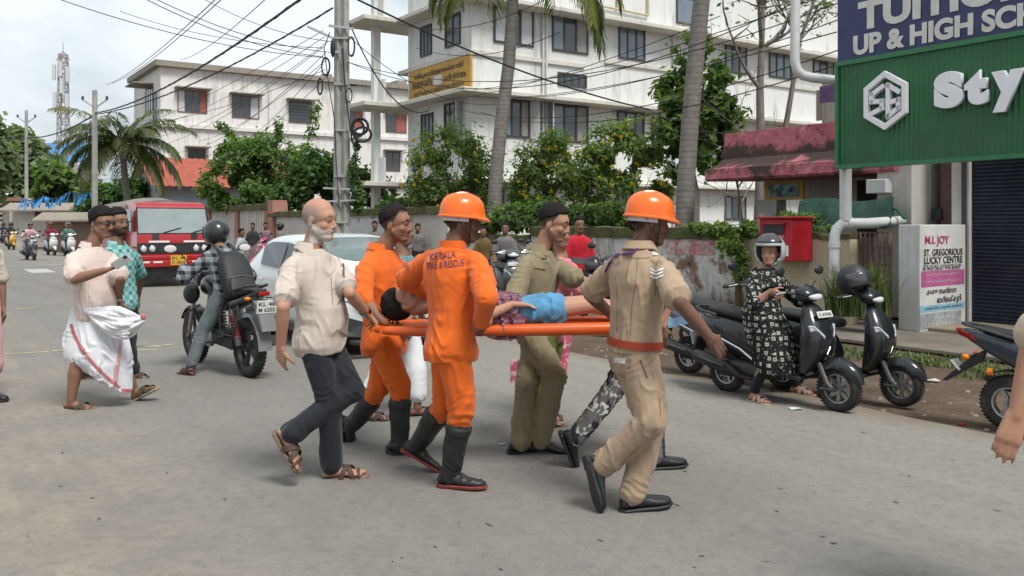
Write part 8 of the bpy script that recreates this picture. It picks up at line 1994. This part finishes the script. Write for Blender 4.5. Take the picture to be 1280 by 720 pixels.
# --- woman on scooter
def kurta(t, v):
    br = t.n('ShaderNodeTexVoronoi', {'Vector': v, 'Scale': 18.0, 'Randomness': .3}, distance='CHEBYCHEV'); d = br.outputs['Distance']
    c = t.ramp(d, [(.0, (.02, .022, .022)), (.10, (.02, .022, .022)), (.13, (.36, .36, .31)), (.26, (.36, .36, .31)), (.29, (.012, .014, .014))])
    v2 = t.n('ShaderNodeTexVoronoi', {'Vector': t.n('ShaderNodeMapping', {'Vector': v, 'Location': (.03, .03, .03)}).outputs[0], 'Scale': 34.0, 'Randomness': .6}).outputs['Distance']; return t.mix(t.ramp(v2, [(.16, .8), (.22, 0.0)]), c, (.35, .36, .30))
sm = wmat(sc1); sy = math.degrees(yaw1); KU = pat_cloth('printed_kurta', kurta)
f = Fig('woman in black printed kurta and grey helmet astride the black scooter', 7.8, 1.50, 1.12, (0.422, 0.224, 0.160), .007)
f.sit((0, 0, 0), sy, sm @ V((-.20, 0, .70)), [sm @ V((.17, .30, 1.05)), sm @ V((.17, -.30, 1.05))], [G(1000, 492), G(948, 502)], .015, headyaw=-122)
f.begin(); f.body(feet='LR'); hp = f.j; fw = yawv(sy); lf = leftv(sy)
f.shirt(KU, 1.0, .1, t0=-.06, hem=.03, sr=(.074, .076), chest=.05, off=.018)
b = MB(); rows = []; pe = f.j['pel']
for z, fo, hw, hd in ((.16, 0, .17, .13), (.02, .03, .20, .17), (-.10, .10, .20, .22), (-.25, .17, .19, .20), (-.38, .21, .18, .19), (-.48, .23, .175, .17)): c = pe + V((0, 0, z)) + fw * fo - lf * .10 * min(1, max(0, (.1 - z) * 2)); rows.append([c + lf * hw * math.cos(q) + fw * hd * math.sin(q) for q in [6.2832 * i / 22 for i in range(22)]])
b.loft(rows); f.cloth('kurta_skirt', b, KU, .008, [(pe, V((.5, 0, 1)), .3, .008, 45)], smooth=4)
f.trousers(m_cloth('navy_leggings', (.012, .014, .022)), (.088, .066, .050), .93, amp=.003); f.hair(h=.01); f.mhelmet(paint('helmet_grey', (.40, .41, .42), .25), False, 'up', k=1.18)
[f.sandal(q, mat('pink_beige_strap', (.42, .30, .26), .7), mat('beige_sole', (.38, .28, .20), .8), 'cross') for q in 'LR']; f.report()

# --- people cut by the frame edges
f = Fig('man in beige rolled-sleeve shirt whose bare arm hangs beside the dark sporty scooter', 3.2, 1.76, 1.04, (0.383, 0.206, 0.135), .0075)
f.core((1372, 470), (1366, 284), (1376, 225), -20, -20, -20, 0)
f.arm('R', (1296, 418, -1), (1270, 520, -1), (1246, 592, -1), curl=.22, spread=.08, ul=.30, fl=.27); f.arm('L', (1440, 400, -1), (1445, 500, 1), (1445, 560, 1))
f.j['wrR'] = f.j['elR'].lerp(f.j['wrR'], 1.0)
for q, dx in (('R', 0), ('L', .2)): hp_ = f.j['hip' + q]; f.j['kn' + q] = hp_ + V((-.03, -.02, -.43)); f.j['an' + q] = V((hp_.x - .02, hp_.y, .085)); f.j['to' + q] = f.j['an' + q] + V((.17, -.08, -.065)); f.footframe(q, -20)
f.begin(); f.body(feet='', legs=''); f.shirt(m_cloth('beige_twill', (.44, .36, .26)), 1.0, t0=-.16, sr=(.078, .074)); f.trousers(NAVYT); f.hair(); [f.shoe(q, M['leather'], M['rubber']) for q in 'LR']; f.report()
f = Fig('man in pale printed shirt and pink wrap beside the man with a phone', 7.9, 1.70, 1.0, (0.227, 0.128, 0.085), .011)
f.stand(G(-34, 500), -35, .12, .05, 0, 10); f.begin(); f.body(feet='LR'); f.shirt(pat_cloth('pale_print', lambda t, v: t.mix(t.ramp(t.noise(v, 22, 4, .6), [(.48, 0.0), (.56, 1.0)]), (.60, .55, .45), (.38, .36, .32))), .9); f.trousers(m_cloth('pink_wrap', (.62, .33, .33)), (.13, .12, .115), .45, name='wrap'); f.hair(); f.shoe('L', M['leather'], M['rubber']); f.shoe('R', M['leather'], M['rubber'])

# --- patient on the stretcher
YS = 5.62; zS = CAMH - (408 - HZ) / FPX * YS
f = Fig('patient lying on the stretcher in burgundy checked shirt and blue shorts', YS, 1.62, .92, (0.435, 0.243, 0.166), .007)
xs = lambda px: (px - 640) / FPX * YS
f.yp = f.yc = f.yh = 0; j = f.j; zb = zS + .115
j['pel'] = V((xs(644), YS - .03, zb - .012)); j['neck'] = V((xs(537), YS - .03, zb + .03)); j['head'] = V((xs(506), YS - .03, zb + .035)); f.pitch = -82; f.finish_core(.16, .085)
for q, sg_ in (('L', 1), ('R', -1)):
    j['hip' + q] = j['pel'] + V((.03, .085 * sg_, -.01)); j['kn' + q] = V((xs(738), YS + .08 * sg_, zb + .03)); j['an' + q] = V((xs(818), YS + .08 * sg_, zS + .06)); j['to' + q] = j['an' + q] + V((.06, .02 * sg_, .17)); f.feet[q] = (j['an' + q], V((.25, 0, .97)), V((0, 1, 0)), V((-.97, 0, .25)))
    j['el' + q] = j['sh' + q] + V((.22, .06 * sg_, -.06)); j['wr' + q] = j['el' + q] + V((.2, -.06 * sg_, .08)); f.handdir[q] = V((1, 0, 0)); f.handpose[q] = (.4, .05, V((0, 0, -1)))
f.begin(V((xs(640), YS, zS))); f.body(feet='LR')
BU = pat_cloth('burgundy_check', plaid((.16, .055, .085), (.26, .17, .21), (.045, .02, .03), 26, 0)); f.shirt(BU, .85, t0=-.10, sr=(.066, .066), amp=.012); b = MB(); rows = []
for i in range(9):
    t_ = i / 8; c = V((xs(606 + 50 * t_), YS - .175 - .012 * math.sin(i * 2.1), 0)); top = zb + .09 - .02 * t_; bo_ = zS - .035 - .035 * math.sin(t_ * 3.1) ; rows.append([V((c.x, YS - .02, top + .02)), V((c.x, c.y + .02, top)), V((c.x, c.y - .022, (top + bo_) / 2)), V((c.x + .01, c.y - .03, bo_)), V((c.x + .01, c.y - .008, bo_)), V((c.x, c.y + .015, (top + bo_) / 2)), V((c.x, YS - .02, top - .03))])
b.loft(rows); f.cloth('shirt_tail', b, BU, .010, [(V((xs(632), YS - .19, zb)), V((1, 0, .4)), .2, .010, 80)], smooth=2, vox=.007)
f.trousers(m_cloth('blue_shorts', (.075, .245, .42), var=.3, fleck=(.16, .34, .48)), (.092, .102, .07), short=.48, name='shorts', amp=.010); f.hair(h=.018, front=.06, side=-.03, back=-.085); f.report()
st = empty('stretcher', (xs(655), YS, zS), label='orange scoop stretcher carried with the patient on it', cat='stretcher'); om = mat('orange_plastic', (.62, .10, .012), .32, .10, 4, coat=.2)
x0, x1 = xs(470), xs(818); 
b = MB(); b.add([V((x, YS + y, zS + z)) for x in (x0 + .05, x1 - .05) for y, z in ((-.19, .022), (-.10, .012), (.10, .012), (.19, .022), (.19, -.02), (.10, -.035), (-.10, -.035), (-.19, -.02))], [tuple(range(8)), tuple(range(15, 7, -1))] + [(i, (i + 1) % 8, 8 + (i + 1) % 8, 8 + i) for i in range(8)]); b.build('bed', om, st, world=True)
for sg_ in (-1, 1): b = MB(); b.tube([V((x0 + .02, YS + .14 * sg_, zS)), V((x0 + .10, YS + .18 * sg_, zS - .005)), V((x0 + .3, YS + .19 * sg_, zS - .008)), V(((x0 + x1) / 2, YS + .195 * sg_, zS)), V((x1 - .3, YS + .19 * sg_, zS + .008)), V((x1 - .1, YS + .18 * sg_, zS + .005)), V((x1 - .02, YS + .14 * sg_, zS))], [.022, .028, .033, .037, .041, .041, .028], 12); b.build('side_rail', om, st, world=True, smooth=True)
for xx in (x0 + .02, x1 - .02): b = MB(); b.tube([V((xx, YS - .16, zS)), V((xx, YS + .16, zS))], .022, 10); b.build('end_rail', om, st, world=True, smooth=True)

# --- background people
def bg(label, px, py, yaw, shirt, trous, H=1.66, hair=True, group='bystanders by the wall', long=0, helmet=None, skin=(.21, .115, .08), vox=.022, **k):
    f = Fig(label, 1, H, 1.0, skin, vox, group=group); f.facehair = k.pop('fh', None); f.stand(G(px, py), yaw, k.pop('stride', .05), .03, 0, k.pop('elbow', 25)); f.begin(); f.body(feet='LR'); f.shirt(shirt, .85, t0=-.16); f.trousers(trous)
    f.hair(long=long) if not helmet else f.mhelmet(helmet, False, 'up'); return f
RED = m_cloth('red_polo', (.48, .012, .03)); fr_ = bg('moustached man in bright red polo shirt standing by the wall', 722, 408, -75, RED, NAVYT, 1.66, fh=('m',), vox=.012)
bvr = fr_.bvh([c for c in fr_.root.children if c.name.startswith('shirt')][0]); fr_.decal(None, 'chest_band', [((710, 321), (735, 323), (735, 331), (710, 328))], m_cloth('grey_band', (.10, .10, .11)), .006, bvr)
grs = m_cloth('grey_check_shirt', (.14, .135, .135), fleck=(.3, .29, .28)); dks = m_cloth('dark_dupatta', (.035, .035, .045)); prs = m_cloth('mauve_kurta', (.22, .16, .18))
bg('boy in pale shirt standing behind the grey scooter', 632, 378, -95, grs, NAVYT, 1.58); bg('girl in yellow and dark dress behind the hard-hatted rescuer', 605, 372, -100, m_cloth('mustard_top', (.14, .09, .03)), dks, 1.5, long=.3)
bg('young man in checked shirt above the car roof by the wall', 469, 350, -90, grs, NAVYT, 1.62); bg('young man in striped shirt further behind the car', 503, 356, -80, m_cloth('striped_blue_shirt', (.22, .24, .29)), NAVYT, 1.5); bg('young man partly hidden beside the bare-headed rescuer', 522, 352, -80, grs, NAVYT, 1.55)
bg('smiling girl in dark dress beside the pink scooter', 316, 334, -80, dks, prs, 1.58, long=.25); bg('girl in grey dress with dark shawl by the pilaster wall', 332, 333, -80, prs, dks, 1.6, long=.25)
bg('woman in black scarf and helmet by the pink scooter', 352, 338, 190, m_cloth('striped_grey_top', (.2, .18, .18)), dks, 1.58, helmet=hm); bg('boy with dark hair beyond the motorcyclist', 300, 352, -20, m_cloth('pale_blue_check', (.35, .42, .46)), NAVYT, 1.42)
def rider(label, px, py, body, shirt, trous, hel, ptxt, yw=None, skin=(.22, .12, .08)):
    yw = YB + .12 if yw is None else yw; p = G(px, py); s = scooter('scooter ridden by the ' + label, p, yw, body, ptxt, 'scooters coming along the far road'); m_ = wmat(s); f = Fig(label + ' riding along the far road', 1, 1.66, 1.0, skin, .028, group='riders on the far road')
    f.sit((0, 0, 0), math.degrees(yw), m_ @ V((-.2, 0, .79)), [m_ @ V((.17, .30, 1.05)), m_ @ V((.17, -.30, 1.05))], [m_ @ V((.15, .12, .30)), m_ @ V((.15, -.12, .30))], .02); f.begin(); f.body(feet='', legs=''); f.shirt(shirt, 1, .85, t0=-.16); f.trousers(trous); f.hair(); f.mhelmet(hel, False, 'up', k=1.05); [f.shoe(q, M['leather'], M['rubber']) for q in 'LR']
gh = paint('helmet_silver', (.3, .31, .32)); rh = paint('helmet_red', (.3, .05, .05)); bh = paint('helmet_dark', (.04, .04, .045))
rider('woman in pink top and pale helmet', 38, 325, gryp, m_cloth('pale_pink', (.55, .34, .38)), dks, gh, 'KL 46 N 1', skin=(.25, .14, .1)); rider('rider in maroon jacket', 64, 319, whp, m_cloth('maroon_jacket', (.22, .02, .04)), dks, rh, 'KL 46 N 2'); rider('rider in green jacket and silver helmet', 86, 320, whp, m_cloth('green_jacket', (.09, .19, .16)), NAVYT, gh, 'KL 46 N 3'); rider('rider in dark clothes with yellow scooter', 14, 312, yelp, dks, dks, bh, 'KL 46 N 4'); rider('rider in dark jacket behind the maroon one', 100, 308, blk, prs, NAVYT, rh, 'KL 46 N 5'); rider('grey-clad rider farther back', 26, 305, blk, grs, NAVYT, bh, 'KL 46 N 6'); rider('dark-helmeted rider at the back of the traffic', 5, 304, gryp, dks, NAVYT, bh, 'KL 46 N 7')
